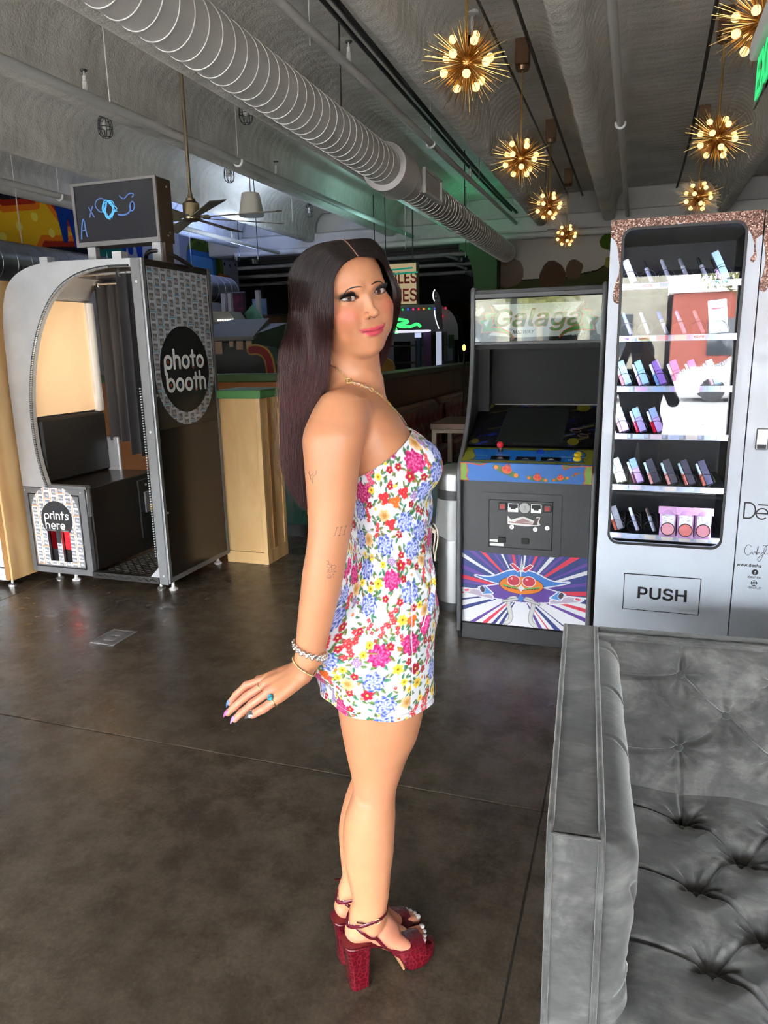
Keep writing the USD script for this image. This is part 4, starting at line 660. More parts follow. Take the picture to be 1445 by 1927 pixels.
part(dc, 'stripe', slab(stroke(spl(sw, 20), 0.11), 0.02, (0, 6.98, 0), (1, 0, 0), (0, 0, 1)), mat('stripe_ochre', srgb(0.55, 0.42, 0.15), 0.5)); part(dc, 'stripe', slab(stroke(spl(sw, 20), 0.075), 0.021, (0, 6.979, 0), (1, 0, 0), (0, 0, 1)), mat('stripe_maroon', srgb(0.42, 0.06, 0.08), 0.5)); part(dc, 'side_wing', trimesh.convex.convex_hull(np.array([(x, y, z) for y in (7.0, 7.3) for x, z in ((-3.85, 0), (-3.6, 0), (-3.58, 1.35), (-3.72, 1.52), (-3.85, 1.54))])), mat('cabinet_black'))
rw = solo('ride_roof', trimesh.convex.convex_hull(np.array([(x, y, z) for y in (8.25, 8.45) for x, z in ((-4.9, 1.80), (-4.88, 1.84), (-4.1, 1.62), (-3.9, 1.52), (-3.92, 1.46))])), mat('maroon_roof', srgb(0.16, 0.07, 0.08), 0.5), 'dark maroon sloping roof of a ride behind the driving cabinet', 'ride')
ls = thing('light_shelf', 'pale canopy shelf with a row of small lit bulbs', 'light shelf', (-5.08, 9.0, 1.9)); part(ls, 'stand', cyl((-5.1, 8.65, 0), (-5.1, 8.65, 1.87), 0.015, 8), BLACK); part(ls, 'canopy', trimesh.convex.convex_hull(np.array([(x, y, z) for y in (8.5, 8.8) for x, z in ((-5.28, 1.86), (-5.25, 2.0), (-4.98, 1.99), (-4.88, 1.86))])), mat('pale_canopy', srgb(0.5, 0.5, 0.48), 0.5))
for k in range(7): part(ls, 'bulb', ball((-5.14+0.035*k, 8.49, 1.885), 0.013, 1), glow('white_bulb', (1, 0.95, 0.85), 0.25))
for k, (x, h0, h1, w) in enumerate(((-5.52, 1.75, 2.28, 0.03), (-5.42, 1.75, 2.28, 0.025), (-4.98, 1.7, 2.3, 0.03))): solo('white_post', bx(x-w, x+w, 9.28, 9.34, 0, h1), mat('white_post_paint', srgb(0.6, 0.6, 0.66), 0.6), ['leftmost pale post behind the photo booth', 'second pale post behind the photo booth', 'pale post beside the teal panel'][k], 'post')
tp_ = thing('cutout_sign', 'teal cut-out panel board leaning behind the hair', 'sign', (-4.8, 8.9, 1.7)); part(tp_, 'board', slab(Polygon([(-5.02, 1.98), (-4.9, 2.09), (-4.74, 1.9), (-4.76, 1.79), (-4.6, 1.78), (-4.6, 1.70), (-4.9, 1.72)]), 0.03, (0, 9.0, 0), (1, 0, 0), (0, 0, 1)), mat('teal_board', srgb(0.28, 0.52, 0.46), 0.6)); part(tp_, 'stand', bx(-4.85, -4.8, 9.0, 9.05, 0, 1.75), BLACK)
dt = thing('dark_poster', 'dark framed purple picture under the galvanised duct', 'poster', (-5.2, 9.6, 2.1)); part(dt, 'frame', chbox(-5.72, -5.36, 9.62, 9.66, 1.98, 2.32, 0.01), BLACK); part(dt, 'print', bx(-5.69, -5.39, 9.612, 9.62, 2.02, 2.29), mat('purple_print', (0.03, 0.012, 0.045), 0.5, noise=(14, (0.16, 0.03, 0.08)))); part(dt, 'stand', bx(-5.56, -5.52, 9.63, 9.65, 0, 2.0), BLACK)
bp_ = thing('blue_poster', 'pale blue poster beside the teal panel', 'poster', (-4.9, 9.5, 2.1)); part(bp_, 'sheet', bx(-5.18, -4.96, 9.5, 9.51, 1.98, 2.2), mat('blue_sheet', srgb(0.25, 0.40, 0.62), 0.6, noise=(9, srgb(0.45, 0.55, 0.7)))); part(bp_, 'stand', bx(-5.09, -5.05, 9.51, 9.53, 0, 2.0), BLACK)
nf = thing('neon_light', 'thin steel frame with small pink lights beside the hair', 'lamp', (-4.6, 9.0, 1.4)); part(nf, 'frame', tube(spl([(-4.45, 8.6, 1.52), (-4.75, 8.6, 1.52), (-4.82, 8.6, 1.5), (-4.83, 8.6, 1.44), (-4.78, 8.6, 1.4), (-4.6, 8.6, 1.39), (-4.45, 8.6, 1.38)], 40), 0.011, 8), mat('frame_steel', (0.3, 0.3, 0.3), 0.4, 0.8))
for k, (x, z, r) in enumerate(((-4.825, 1.475, (0.014, 0.012, 0.03)), (-4.70, 1.395, (0.02, 0.012, 0.012)), (-4.52, 1.385, (0.03, 0.013, 0.013)))): part(nf, 'pink_light', ball((x, 8.59, z), r, 1), glow('pink_lamp', (1.0, 0.05, 0.45), 0.25))
part(nf, 'stand', cyl((-4.62, 8.62, 0), (-4.62, 8.62, 1.39), 0.012, 8), BLACK)
gb = thing('amber_shelf', 'amber brown cabinet under the dark purple picture', 'cabinet', (-5.2, 9.9, 0)); part(gb, 'body', bx(-5.95, -4.9, 9.8, 10.2, 0, 1.98), mat('amber_shelf_wood', srgb(0.30, 0.17, 0.07), 0.5)); part(gb, 'top', bx(-5.97, -4.88, 9.78, 10.22, 1.98, 2.0), BLACK)
# hanging lightbox with red letters
lb = thing('lightbox_sign', 'yellowed lightbox sign with red capital letters', 'sign', (-3.25, 10.5, 2.38))
part(lb, 'box', chbox(-3.78, -3.04, 10.5, 10.62, 2.09, 2.68, 0.01), mat('lightbox_edge', (0.12, 0.10, 0.05), 0.5)); part(lb, 'face', bx(-3.765, -3.055, 10.494, 10.5, 2.105, 2.665), glow('lightbox_cream', (1.0, 0.78, 0.45), 0.055))
part(lb, 'lettering', text('BUBBLES', 0.15, (-3.095-0.31, 10.4935, 2.47), (1, 0, 0), (0, 0, 1), 0.003, True, squash=0.8), mat('sign_red', srgb(0.62, 0.08, 0.05), 0.6)); part(lb, 'lettering', text('GAMES', 0.17, (-3.09-0.28, 10.4935, 2.23), (1, 0, 0), (0, 0, 1), 0.003, True, squash=0.8), mat('sign_red'))
part(lb, 'neon_bar', cyl((-3.7, 10.47, 2.575), (-3.10, 10.47, 2.60), 0.012, 8), glow('neon_teal', (0.05, 0.6, 0.4), 0.05)); part(lb, 'neon_bar', cyl((-3.7, 10.46, 2.52), (-3.02, 10.46, 2.535), 0.012, 8), glow('neon_teal'))
for x in (-3.7, -3.12): part(lb, 'hanger', cyl((x, 10.56, 2.68), (x, 10.56, ZD), 0.008, 6), BLACK)
# caravan-shaped bar front with string lights
ca = thing('caravan_bar', 'pale caravan-shaped bar front with a dark doorway', 'caravan', (-4.2, 14.0, 0)); CRV = mat('caravan_shell', srgb(0.55, 0.56, 0.58), 0.4, 0.2)
sh_ = Polygon([(-5.6, 0), (-5.6, 2.0), (-5.3, 2.28), (-3.75, 2.28)]+[(-3.75+0.5*math.sin(t), 1.78+0.5*math.cos(t)) for t in np.linspace(0.1, 1.5, 10)]+[(-3.2, 0)])
part(ca, 'shell', slab(sh_.difference(unary_union([sbox(-4.55, 0.2, -4.2, 1.6), sbox(-3.95, 0.0, -3.5, 1.72)])), 0.5, (0, 14.5, 0), (1, 0, 0), (0, 0, 1)), CRV); part(ca, 'interior', bx(-5.55, -3.4, 14.5, 14.6, 0, 2.2), mat('caravan_dark', (0.02, 0.015, 0.013), 0.7))
part(ca, 'door_frame', slab(sbox(-3.98, 0, -3.47, 1.76).difference(sbox(-3.93, 0, -3.52, 1.71)), 0.05, (0, 14.02, 0), (1, 0, 0), (0, 0, 1)), mat('caravan_trim', srgb(0.35, 0.33, 0.33), 0.5)); part(ca, 'green_strip', bx(-3.44, -3.33, 13.985, 14.0, 1.45, 1.7), mat('caravan_green', srgb(0.10, 0.27, 0.08), 0.6)); part(ca, 'awning', bx(-4.6, -4.05, 13.75, 14.0, 1.9, 1.93), CRV); part(ca, 'bracket', bx(-4.05, -4.0, 13.9, 14.0, 1.6, 1.9), CRV)
sg = thing('string_lights', 'string of small coloured party bulbs along the caravan top', 'string lights', (-4.0, 13.95, 2.2)); part(sg, 'wire', tube(spl([(-4.6+0.11*k, 13.95, 2.215-0.004*(k % 2)) for k in range(11)]+[(-3.42, 13.95, 2.1)], 40), 0.004, 5), BLACK)
for k in range(11): part(sg, 'bulb', ball((-4.55+0.107*k, 13.94, 2.20), 0.022, 1), glow('party_%d' % (k % 5), [(1, 0.05, 0.1), (1, 0.4, 0.05), (0.05, 0.8, 0.25), (0.1, 0.15, 1.0), (1, 0.1, 0.3)][k % 5], 0.09))
solo('red_lamp', ball((-3.56, 13.9, 2.05), 0.04, 2), glow('red_round', (1, 0.03, 0.05), 0.12), 'single round red lamp under the party bulbs', 'lamp', smooth=True)
nn = thing('neon_sign', 'bright green neon squiggle above a white lit shelf', 'neon sign', (-3.3, 11.0, 1.8))
part(nn, 'green_tube', tube(spl([(-3.6, 11, 1.88), (-3.42, 11, 1.90), (-3.34, 11, 1.87), (-3.5, 11, 1.83), (-3.3, 11, 1.80), (-3.2, 11, 1.83), (-3.14, 11, 1.79)], 50), 0.022, 8), glow('neon_green', (0.03, 1.0, 0.1), 0.35), smooth=True); part(nn, 'green_tube', tube(spl([(-3.6, 11, 1.84), (-3.55, 11, 1.78), (-3.53, 11, 1.70)], 20), 0.028, 8), glow('neon_green'), smooth=True)
part(nn, 'lit_shelf', bx(-3.6, -3.03, 10.95, 11.2, 1.71, 1.745), glow('shelf_white', (0.85, 0.85, 1.0), 0.13)); part(nn, 'lit_bracket', bx(-3.22, -3.13, 10.95, 11.0, 1.63, 1.7), glow('bracket_white', (0.6, 0.7, 1.0), 0.12)); part(nn, 'post', bx(-3.2, -3.15, 11.0, 11.05, 0, 1.65), mat('teal_post', srgb(0.1, 0.22, 0.3), 0.5))
part(nn, 'purple_panel', bx(-3.12, -3.0, 11.1, 11.14, 0, 1.72), mat('purple_panel', (0.045, 0.015, 0.08), 0.5))
kn = thing('knife_sign', 'black knife-shaped sign edged with white light over a lit white tube', 'sign', (-2.62, 10.0, 1.2))
part(kn, 'blade', slab(Polygon([(-2.655, 2.24), (-2.60, 2.2), (-2.565, 2.08), (-2.55, 1.9), (-2.545, 1.72), (-2.585, 1.70), (-2.625, 1.86), (-2.64, 2.0), (-2.66, 2.12)]), 0.03, (0, 10.03, 0), (1, 0, 0), (0, 0, 1)), mat('knife_black', (0.008, 0.008, 0.008), 0.4)); KW = glow('knife_white', (0.85, 0.92, 1.0), 0.2)
part(kn, 'edge_light', tube(spl([(-2.645, 10.0, 2.25), (-2.67, 10.0, 2.2), (-2.668, 10.0, 2.14), (-2.65, 10.0, 2.10)], 14), 0.008, 6), KW); part(kn, 'edge_light', tube(spl([(-2.652, 10.0, 1.98), (-2.64, 10.0, 1.88), (-2.61, 10.0, 1.78), (-2.59, 10.0, 1.73)], 14), 0.007, 6), KW); part(kn, 'light_tube', bx(-2.635, -2.565, 10.0, 10.05, 1.0, 1.69), glow('tube_white', (0.70, 0.78, 1.0), 0.075)); part(kn, 'stand', bx(-2.62, -2.58, 10.0, 10.05, 0, 1.0), BLACK); part(kn, 'rivet', ball((-2.63, 9.998, 2.16), 0.012, 1), BOLT)
yt = thing('yellow_board', 'round-topped mustard yellow board behind the neck', 'board', (-3.1, 9.2, 1.0)); part(yt, 'board', slab(unary_union([sbox(-3.25, 0.0, -2.97, 1.2), Point(-3.11, 1.22).buffer(0.14)]), 0.03, (0, 9.2, 0), (1, 0, 0), (0, 0, 1)), mat('mustard', srgb(0.55, 0.40, 0.05), 0.5))
wl_ = thing('wall_lamp', 'small lit amber lamp beside the arcade cabinet top', 'lamp', (-1.78, 8.0, 1.47)); part(wl_, 'bulb', ball((-1.79, 8.0, 1.475), (0.02, 0.02, 0.035), 2), glow('amber_lamp', (1, 0.5, 0.12), 0.35), smooth=True); part(wl_, 'stem', cyl((-1.79, 8.0, 0), (-1.79, 8.0, 1.44), 0.012, 8), BLACK)
sh = thing('shelf_rack', 'dark shelf rack below the caravan awning', 'shelf', (-3.3, 12.6, 0))
for k in range(5): part(sh, 'shelf', bx(-4.6, -3.0, 12.6, 12.9, 0.3+0.3*k, 0.33+0.3*k), mat('rack_dark', (0.03, 0.015, 0.012), 0.6))
for x in (-4.6, -3.7, -3.02): part(sh, 'upright', bx(x, x+0.03, 12.6, 12.9, 0, 1.6), mat('rack_dark'))
# coloured wash lights of the games room
for nm_, lab, loc, col, it in (('flood_lamp', 'small blue flood lamp hung by the left wall', (-5.9, 10.4, 2.9), (0.30, 0.45, 1.0), 14.0), ('flood_lamp', 'small green flood lamp hung near the green column', (-2.5, 11.0, 2.75), (0.15, 1.0, 0.5), 1.3), ('flood_lamp', 'small white flood lamp hung behind the fan', (-5.0, 9.3, 2.7), (0.62, 0.76, 1.0), 9.0), ('flood_lamp', 'small teal flood lamp hung over the leather couches', (-3.2, 9.4, 2.6), (0.45, 0.95, 0.9), 3.0)):
    L_ = thing(nm_, lab, 'lamp', loc)
    part(L_, 'housing', lathe([(0, -0.06), (0.05, -0.06), (0.06, 0.0), (0.055, 0.0), (0.045, -0.05), (0, -0.05)], loc, sides=16), BLACK); part(L_, 'bracket', cyl((loc[0]+0.058, loc[1], loc[2]-0.03), (loc[0]+0.058, loc[1], ZD), 0.006, 6), BLACK)
    q = UsdLux.DiskLight.Define(stage, L_+'/light'); q.CreateRadiusAttr(0.045); q.CreateIntensityAttr(it*14); q.CreateColorAttr(Gf.Vec3f(*col)); q.AddTranslateOp().Set(Gf.Vec3d(0, 0, 0.004)); q.AddRotateXYZOp().Set(Gf.Vec3f(180, 0, 0))
# stainless bin with a clear bag
tc = thing('litter_bin', 'steel litter bin with a clear bag folded over its rim', 'bin', (-0.93, 4.12, 0)); STEEL = mat('brushed_steel', (0.33, 0.33, 0.33), 0.3, 0.9)
part(tc, 'body', cyl((-0.932, 3.97, 0.05), (-0.932, 3.97, 0.66), 0.105, 32), STEEL, smooth=40); part(tc, 'base', cyl((-0.932, 3.97, 0.0), (-0.932, 3.97, 0.05), 0.107, 32), BLACK, smooth=40); part(tc, 'rim', cyl((-0.932, 3.97, 0.655), (-0.932, 3.97, 0.71), 0.1065, 32), mat('bin_band', (0.03, 0.03, 0.03), 0.4), smooth=40)
part(tc, 'lid', lathe([(0.1055, 0.71), (0.104, 0.79), (0.094, 0.825), (0.06, 0.842), (0.0, 0.847)], (-0.932, 3.97, 0), sides=32), STEEL, smooth=True)
an = np.linspace(0, 2*np.pi, 97)[:-1]; P = np.stack([np.stack([-0.932+(0.108+0.003*k+0.004*np.sin(an*13+k)*k/3)*np.cos(an), 3.97+(0.108+0.003*k+0.004*np.sin(an*13+k)*k/3)*np.sin(an), np.full(96, 0.655-0.055*k)+0.012*np.sin(an*5)*k/4], -1) for k in range(5)], 1)
part(tc, 'bag', grid_mesh(P, closed_u=True), usdkit.material(stage, '/World/Looks/clear_bag', {'t': ('transparent_bsdf', {}), 'p': ('principled_bsdf', {'base_color': (0.5, 0.5, 0.5), 'roughness': 0.25}), 'm': ('mix_closure', {'fac': 0.35})}, [('t.BSDF', 'm.closure1'), ('p.BSDF', 'm.closure2')], surface='m.closure'), smooth=True)
# ---- arcade cabinet ---------------------------------------------------------------------------------------------------
AX0, AX1 = -0.812, -0.148
ar = thing('arcade_cabinet', 'upright black arcade cabinet with a blue control panel and starburst kick panel', 'arcade cabinet', ((AX0+AX1)/2, 3.9, 0))
SIDE = mat('side_black', (0.02, 0.02, 0.022), 0.4); TMOLD = mat('grey_edge_trim', (0.085, 0.088, 0.095), 0.35); FRONTB = mat('front_black', (0.030, 0.030, 0.033), 0.42, bump=(120, 0.0006)); INNER = mat('inner_black', (0.006, 0.006, 0.007), 0.6)
edge = [(3.515, 0.0), (3.49, 0.05), (3.487, 0.84)]+spl([(3.487, 0.84), (3.497, 0.915), (3.545, 0.965), (3.64, 1.06), (3.745, 1.256), (3.79, 1.47), (3.795, 1.56), (3.793, 1.77)], 30)[1:].tolist()
prof = Polygon(edge+[(4.22, 1.77), (4.30, 1.6), (4.30, 0.0)])
for x0, x1 in ((AX0, AX0+0.018), (AX1-0.018, AX1)):
    s = part(ar, 'side_panel', slab(prof, x1-x0, (x0, 0, 0), (0, 1, 0), (0, 0, 1)), SIDE); xm = (x0+x1)/2
    part(s, 'edge_trim', tube([(xm, a-0.001, b) for a, b in spl(edge[1:3], 4).tolist()+edge[3:]]+[(xm, 3.79, 1.772), (xm, 4.2, 1.772)], 0.0125, 8, up=(1, 0, 0)), TMOLD, smooth=40)
xa, xb = AX0+0.018, AX1-0.018; wA = xb-xa
part(ar, 'front_panel', bx(xa, xb, 3.515, 3.54, 0.09, 0.85), FRONTB); part(ar, 'toe_kick', chbox(xa, xb, 3.505, 3.54, 0.0, 0.088, 0.003), mat('toe_black', (0.022, 0.022, 0.024), 0.35)); part(ar, 'back', bx(xa, xb, 4.27, 4.29, 0.05, 1.7), INNER); part(ar, 'top', bx(xa, xb, 3.80, 4.22, 1.752, 1.77), SIDE)
# coin door
dr_ = part(ar, 'coin_door_frame', slab(sbox(-0.684, 0.482, -0.312, 0.775).buffer(0.01).difference(sbox(-0.658, 0.504, -0.340, 0.752)), 0.006, (0, 3.515, 0), (1, 0, 0), (0, 0, 1)), FRONTB)
cd_ = part(ar, 'coin_door', chbox(-0.654, -0.344, 3.508, 3.516, 0.507, 0.749, 0.002), mat('door_black', (0.022, 0.022, 0.023), 0.38))
for x, nm_ in ((-0.588, 'left'), (-0.370, 'right')):
    part(cd_, 'coin_button', chbox(x-0.019, x+0.019, 3.5, 3.509, 0.698, 0.737, 0.003), mat('button_bezel', (0.012, 0.012, 0.012), 0.3)); part(cd_, 'coin_button_face', bx(x-0.012, x+0.012, 3.4985, 3.501, 0.706, 0.729), mat('coin_red', srgb(0.62, 0.15, 0.15), 0.35))
for x in (-0.535, -0.423): part(cd_, 'coin_plate', chbox(x-0.026, x+0.026, 3.503, 3.509, 0.691, 0.736, 0.002), mat('chrome_plate', (0.75, 0.75, 0.74), 0.3, 0.7)); part(cd_, 'coin_slot', cat_([bx(x-0.022, x+0.022, 3.5015, 3.504, 0.713, 0.732), bx(x-0.012, x+0.012, 3.4995, 3.503, 0.706, 0.716)]), INNER)
part(cd_, 'round_sticker', cyl((-0.479, 3.509, 0.714), (-0.479, 3.5055, 0.714), 0.026, 32), mat('grey_sticker', (0.45, 0.45, 0.45), 0.5)); part(cd_, 'sticker_mark', text('3', 0.02, (-0.479, 3.505, 0.715), (1, 0, 0), (0, 0, 1), 0.0008), mat('mark_grey', (0.25, 0.25, 0.25), 0.5))
stk = Polygon([(-0.562, 0.629), (-0.562, 0.672), (-0.545, 0.652), (-0.485, 0.672), (-0.432, 0.652), (-0.42, 0.672), (-0.402, 0.672), (-0.408, 0.645), (-0.40, 0.632), (-0.412, 0.627), (-0.48, 0.622)]); part(cd_, 'jet_sticker', slab(stk, 0.001, (0, 3.507, 0), (1, 0, 0), (0, 0, 1)), mat('sticker_white', (0.70, 0.69, 0.67), 0.5)); part(cd_, 'jet_drawing', slab(unary_union([Polygon([(-0.53, 0.64), (-0.485, 0.662), (-0.44, 0.642)]), stroke([(-0.555, 0.64), (-0.42, 0.634)], 0.006)]), 0.001, (0, 3.506, 0), (1, 0, 0), (0, 0, 1)), mat('sticker_rose', srgb(0.62, 0.48, 0.48), 0.5)); part(cd_, 'jet_tail', slab(Polygon([(-0.44, 0.632), (-0.425, 0.665), (-0.408, 0.668), (-0.42, 0.632)]), 0.001, (0, 3.5055, 0), (1, 0, 0), (0, 0, 1)), mat('jet_tail_dark', (0.08, 0.05, 0.05), 0.5))
for x, z in ((-0.540, 0.616), (-0.425, 0.61), (-0.368, 0.62)): k_ = part(cd_, 'lock', cyl((x, 3.509, z), (x, 3.500, z), 0.011, 18), mat('chrome_plate'), smooth=40); part(k_, 'keyhole', bx(x-0.001, x+0.001, 3.4985, 3.5005, z-0.006, z+0.006), INNER)
for x in (-0.588, -0.473): part(cd_, 'coin_return', chbox(x-0.019, x+0.019, 3.5, 3.509, 0.533, 0.56, 0.002), INNER)
part(cd_, 'white_label', bx(-0.651, -0.61, 3.5065, 3.5085, 0.533, 0.546), mat('sticker_white')); part(cd_, 'white_label', bx(-0.649, -0.58, 3.5065, 3.5085, 0.513, 0.527), mat('sticker_white'))
# kick panel: starburst with a space ship (generic)
kw, kh, kc = 0.612, 0.385, (0.305, 0.185)
rng_ = np.random.default_rng(5); lay = []; NAVY, PUR, REDK, WHT = srgb(0.16, 0.22, 0.48), srgb(0.38, 0.25, 0.60), srgb(0.86, 0.24, 0.34), srgb(0.88, 0.88, 0.90)
def ray_(a, w, c, L=0.6): lay.append((Polygon([kc, (kc[0]+L*math.cos(a-w), kc[1]+L*math.sin(a-w)), (kc[0]+L*math.cos(a+w), kc[1]+L*math.sin(a+w))]), c))
lay.append((Polygon([kc, (-0.1, 0.185), (-0.1, -0.1), (0.75, -0.1), (0.75, 0.185)]), WHT))
for k in range(22): ray_(math.pi*(k+0.5)/22+rng_.normal()*0.02, 0.022+0.02*rng_.random(), [REDK, PUR, WHT, PUR][k % 4])
for k in range(22): ray_(-math.pi*(k+0.5)/22, 0.012+0.035*rng_.random(), [NAVY, REDK, PUR, WHT, NAVY][k % 5])
lay.append((Polygon([(0.25, 0.0), (0.36, 0.0), (0.32, 0.17), (0.29, 0.17)]), WHT))
mir = lambda p: affinity.scale(p, -1, 1, origin=(0.305, 0))
def both(p, c, o=0.006, oc=None):
    for q in (p, mir(p)):
        lay.append((q.buffer(o), oc or WHT)); lay.append((q, c))
both(Polygon([(0.305, 0.13), (0.19, 0.14), (0.05, 0.155), (0.02, 0.165), (0.06, 0.172), (0.13, 0.2), (0.305, 0.24)]), PUR)
both(Polygon([(0.0, 0.17), (0.07, 0.18), (0.16, 0.15), (0.16, 0.135), (0.02, 0.158)]), srgb(0.72, 0.66, 0.75)); both(Polygon([(0.01, 0.172), (0.035, 0.178), (0.04, 0.168), (0.02, 0.164)]), REDK)
both(Polygon(spl([(0.305, 0.295), (0.2, 0.272), (0.12, 0.25), (0.07, 0.255), (0.13, 0.235), (0.305, 0.262)], 30)), srgb(0.25, 0.48, 0.78))
lay.append((affinity.scale(Point(0.305, 0.22).buffer(0.112), 1, 0.42), (0.02, 0.02, 0.03))); lay.append((affinity.scale(Point(0.305, 0.22).buffer(0.108), 1, 0.42), srgb(0.90, 0.50, 0.16)))
for s in (-1, 1):
    lay.append((affinity.scale(Point(0.305+s*0.038, 0.242).buffer(0.034), 1, 0.85), WHT)); lay.append((affinity.scale(Point(0.305+s*0.038, 0.242).buffer(0.030), 1, 0.85), srgb(0.78, 0.22, 0.30))); lay.append((Point(0.305+s*0.038-0.01, 0.252).buffer(0.006), srgb(0.95, 0.7, 0.72)))
    for k in range(4): lay.append((stroke([(0.305+s*(0.03+0.012*k), 0.2), (0.305+s*(0.034+0.012*k), 0.21)], 0.004), (0.1, 0.03, 0.02)))
lay.append((stroke([(0.215, 0.215), (0.305, 0.2), (0.395, 0.215)], 0.007), srgb(0.35, 0.72, 0.4))); lay.append((stroke([(0.215, 0.21), (0.305, 0.192), (0.395, 0.21)], 0.003), (0.03, 0.02, 0.02)))
both(Polygon([(0.12, 0.2), (0.09, 0.19), (0.11, 0.158), (0.16, 0.165)]), srgb(0.30, 0.55, 0.85)); both(affinity.rotate(affinity.scale(Point(0.108, 0.182).buffer(0.017), 0.7, 1), 20), (0.05, 0.04, 0.08), 0.003)
both(Polygon([(0.285, 0.292), (0.25, 0.325), (0.262, 0.33), (0.3, 0.302)]), srgb(0.78, 0.2, 0.28), 0.004); lay.append((Polygon([(0.295, 0.29), (0.305, 0.372), (0.315, 0.29)]), WHT)); lay.append((Polygon([(0.299, 0.3), (0.305, 0.355), (0.311, 0.3)]), srgb(0.6, 0.72, 0.66)))
lay.append((star4(0.305, 0.205, 0.02, 0.6), srgb(0.85, 0.88, 0.9))); lay.append((star4(0.305, 0.15, 0.022, 0.6), srgb(0.25, 0.48, 0.78)))
for s in (-1, 1):
    q = stroke(spl([(0.305+s*0.03, 0.15), (0.305+s*0.06, 0.135), (0.305+s*0.055, 0.08), (0.305+s*0.075, 0.01)], 24), 0.024); lay += [(q, (0.25, 0.25, 0.27)), (q.buffer(-0.003), srgb(0.80, 0.80, 0.79))]
    q = stroke([(0.305+s*0.02, 0.145), (0.305+s*0.09, 0.128)], 0.016); lay += [(q, (0.2, 0.2, 0.22)), (q.buffer(-0.003), srgb(0.78, 0.78, 0.79))]
canvas(ar, 'kick_panel', (xa, 3.5138, 0.093), (1, 0, 0), (0, 0, 1), wA, kh, 0.0016, lay, printed('kick_print', 0.38), NAVY, d=0.0014, label='printed panel of a space ship bursting out of red, white and blue rays', grain=0.06)
# control panel
CPB = srgb(0.10, 0.40, 0.72); OL, RL, YL = srgb(0.45, 0.60, 0.15), srgb(0.75, 0.22, 0.12), srgb(0.72, 0.66, 0.15)
fl_ = []
edgeL = Polygon([(0, 0), (0.04, 0), (0.03, 0.02), (0.036, 0.05), (0.028, 0.088), (0, 0.088)])
for q in (edgeL, affinity.scale(edgeL, -1, 1, origin=(wA/2, 0))): fl_ += [(q.buffer(0.003), RL), (q.buffer(-0.002), OL)]
def bug(x, z, s, rot):
    b = [(affinity.scale(Point(0, 0).buffer(1.0), 2.6, 0.55), srgb(0.18, 0.36, 0.16)), (Polygon([(-2.9, 0.4), (-1.2, 0.7), (-1.2, -0.5)]), srgb(0.24, 0.42, 0.15)), (Polygon([(2.9, -0.3), (1.2, 0.6), (1.2, -0.6)]), srgb(0.24, 0.42, 0.15)), (affinity.scale(Point(0, 0.35).buffer(0.8), 1.25, 0.9), srgb(0.85, 0.35, 0.12)), (Point(-0.4, 0.5).buffer(0.33), srgb(0.80, 0.15, 0.12)), (Point(0.4, 0.5).buffer(0.33), srgb(0.80, 0.15, 0.12)), (Polygon([(-0.5, 1.0), (-0.3, 1.7), (0, 1.1), (0.3, 1.7), (0.5, 1.0)]), srgb(0.7, 0.2, 0.1)), (Point(-2.0, 0.05).buffer(0.4), srgb(0.85, 0.45, 0.1)), (Point(2.0, 0.0).buffer(0.4), srgb(0.85, 0.45, 0.1))]
    for q, c in b: fl_.append((affinity.translate(affinity.rotate(affinity.scale(q, s, s, origin=(0, 0)), rot, origin=(0, 0)), x, z), c))
bug(0.225, 0.05, 0.026, -20); bug(0.375, 0.018, 0.02, -5); bug(0.485, 0.022, 0.016, 12); bug(0.555, 0.045, 0.008, 30)
for q in (Polygon([(0.02, 0.09), (0.1, 0.078), (0.128, 0.088), (0.128, 0.095), (0.02, 0.095)]), Polygon([(wA-0.02, 0.09), (wA-0.1, 0.082), (wA-0.128, 0.066), (wA-0.14, 0.095), (wA-0.02, 0.095)])): fl_ += [(q.buffer(0.003), RL), (q.buffer(-0.001), srgb(0.35, 0.38, 0.15))]
cpz0, cpy0 = 0.848, 3.478
canvas(ar, 'control_front', (xa, cpy0, cpz0), (1, 0, 0), (0, 0, 1), wA, 0.09, 0.0016, fl_, printed('cp_print', 0.3), CPB, d=0.002, label='blue control panel front with small winged bugs')
tp_l = []
tl, tw = 0.175, wA
border = Polygon([(0, 0), (tw, 0), (tw, tl), (0, tl)]).difference(Polygon(spl([(0.03, 0.02), (0.045, 0.1), (0.035, 0.14), (0.1, 0.152), (0.3, 0.145), (0.45, 0.155), (tw-0.05, 0.14), (tw-0.035, 0.1), (tw-0.045, 0.05), (tw-0.03, 0.02)], 60)))
tp_l += [(border.buffer(0.005), srgb(0.3, 0.22, 0.08)), (border, srgb(0.50, 0.50, 0.14)), (sbox(0, tl-0.012, tw, tl), (0.02, 0.02, 0.02))]
for x0 in (0.14, 0.265, 0.385): tp_l += [(sbox(x0, 0.03, x0+0.095, 0.07), (0.006, 0.006, 0.008)), (unary_union([Polygon([(x0+0.03, 0.042), (x0+0.045, 0.058), (x0+0.065, 0.042)]), Point(x0+0.05, 0.048).buffer(0.008)]), srgb(0.6, 0.62, 0.62))]
for x0, y0, w in ((0.16, 0.084, 0.06), (0.05, 0.075, 0.07), (0.06, 0.06, 0.06), (0.36, 0.094, 0.03), (0.475, 0.076, 0.12)): tp_l.append((sbox(x0, y0, x0+w, y0+0.004), srgb(0.62, 0.72, 0.8)))
for x0, y0 in ((0.53, 0.096), (0.515, 0.04), (0.522, 0.04)): tp_l.append((sbox(x0, y0, x0+0.004, y0+0.014), srgb(0.8, 0.85, 0.85)))
tU, tV = V3(1, 0, 0), V3(0, 0.955, 0.296); tO = V3(xa, cpy0, cpz0+0.092)
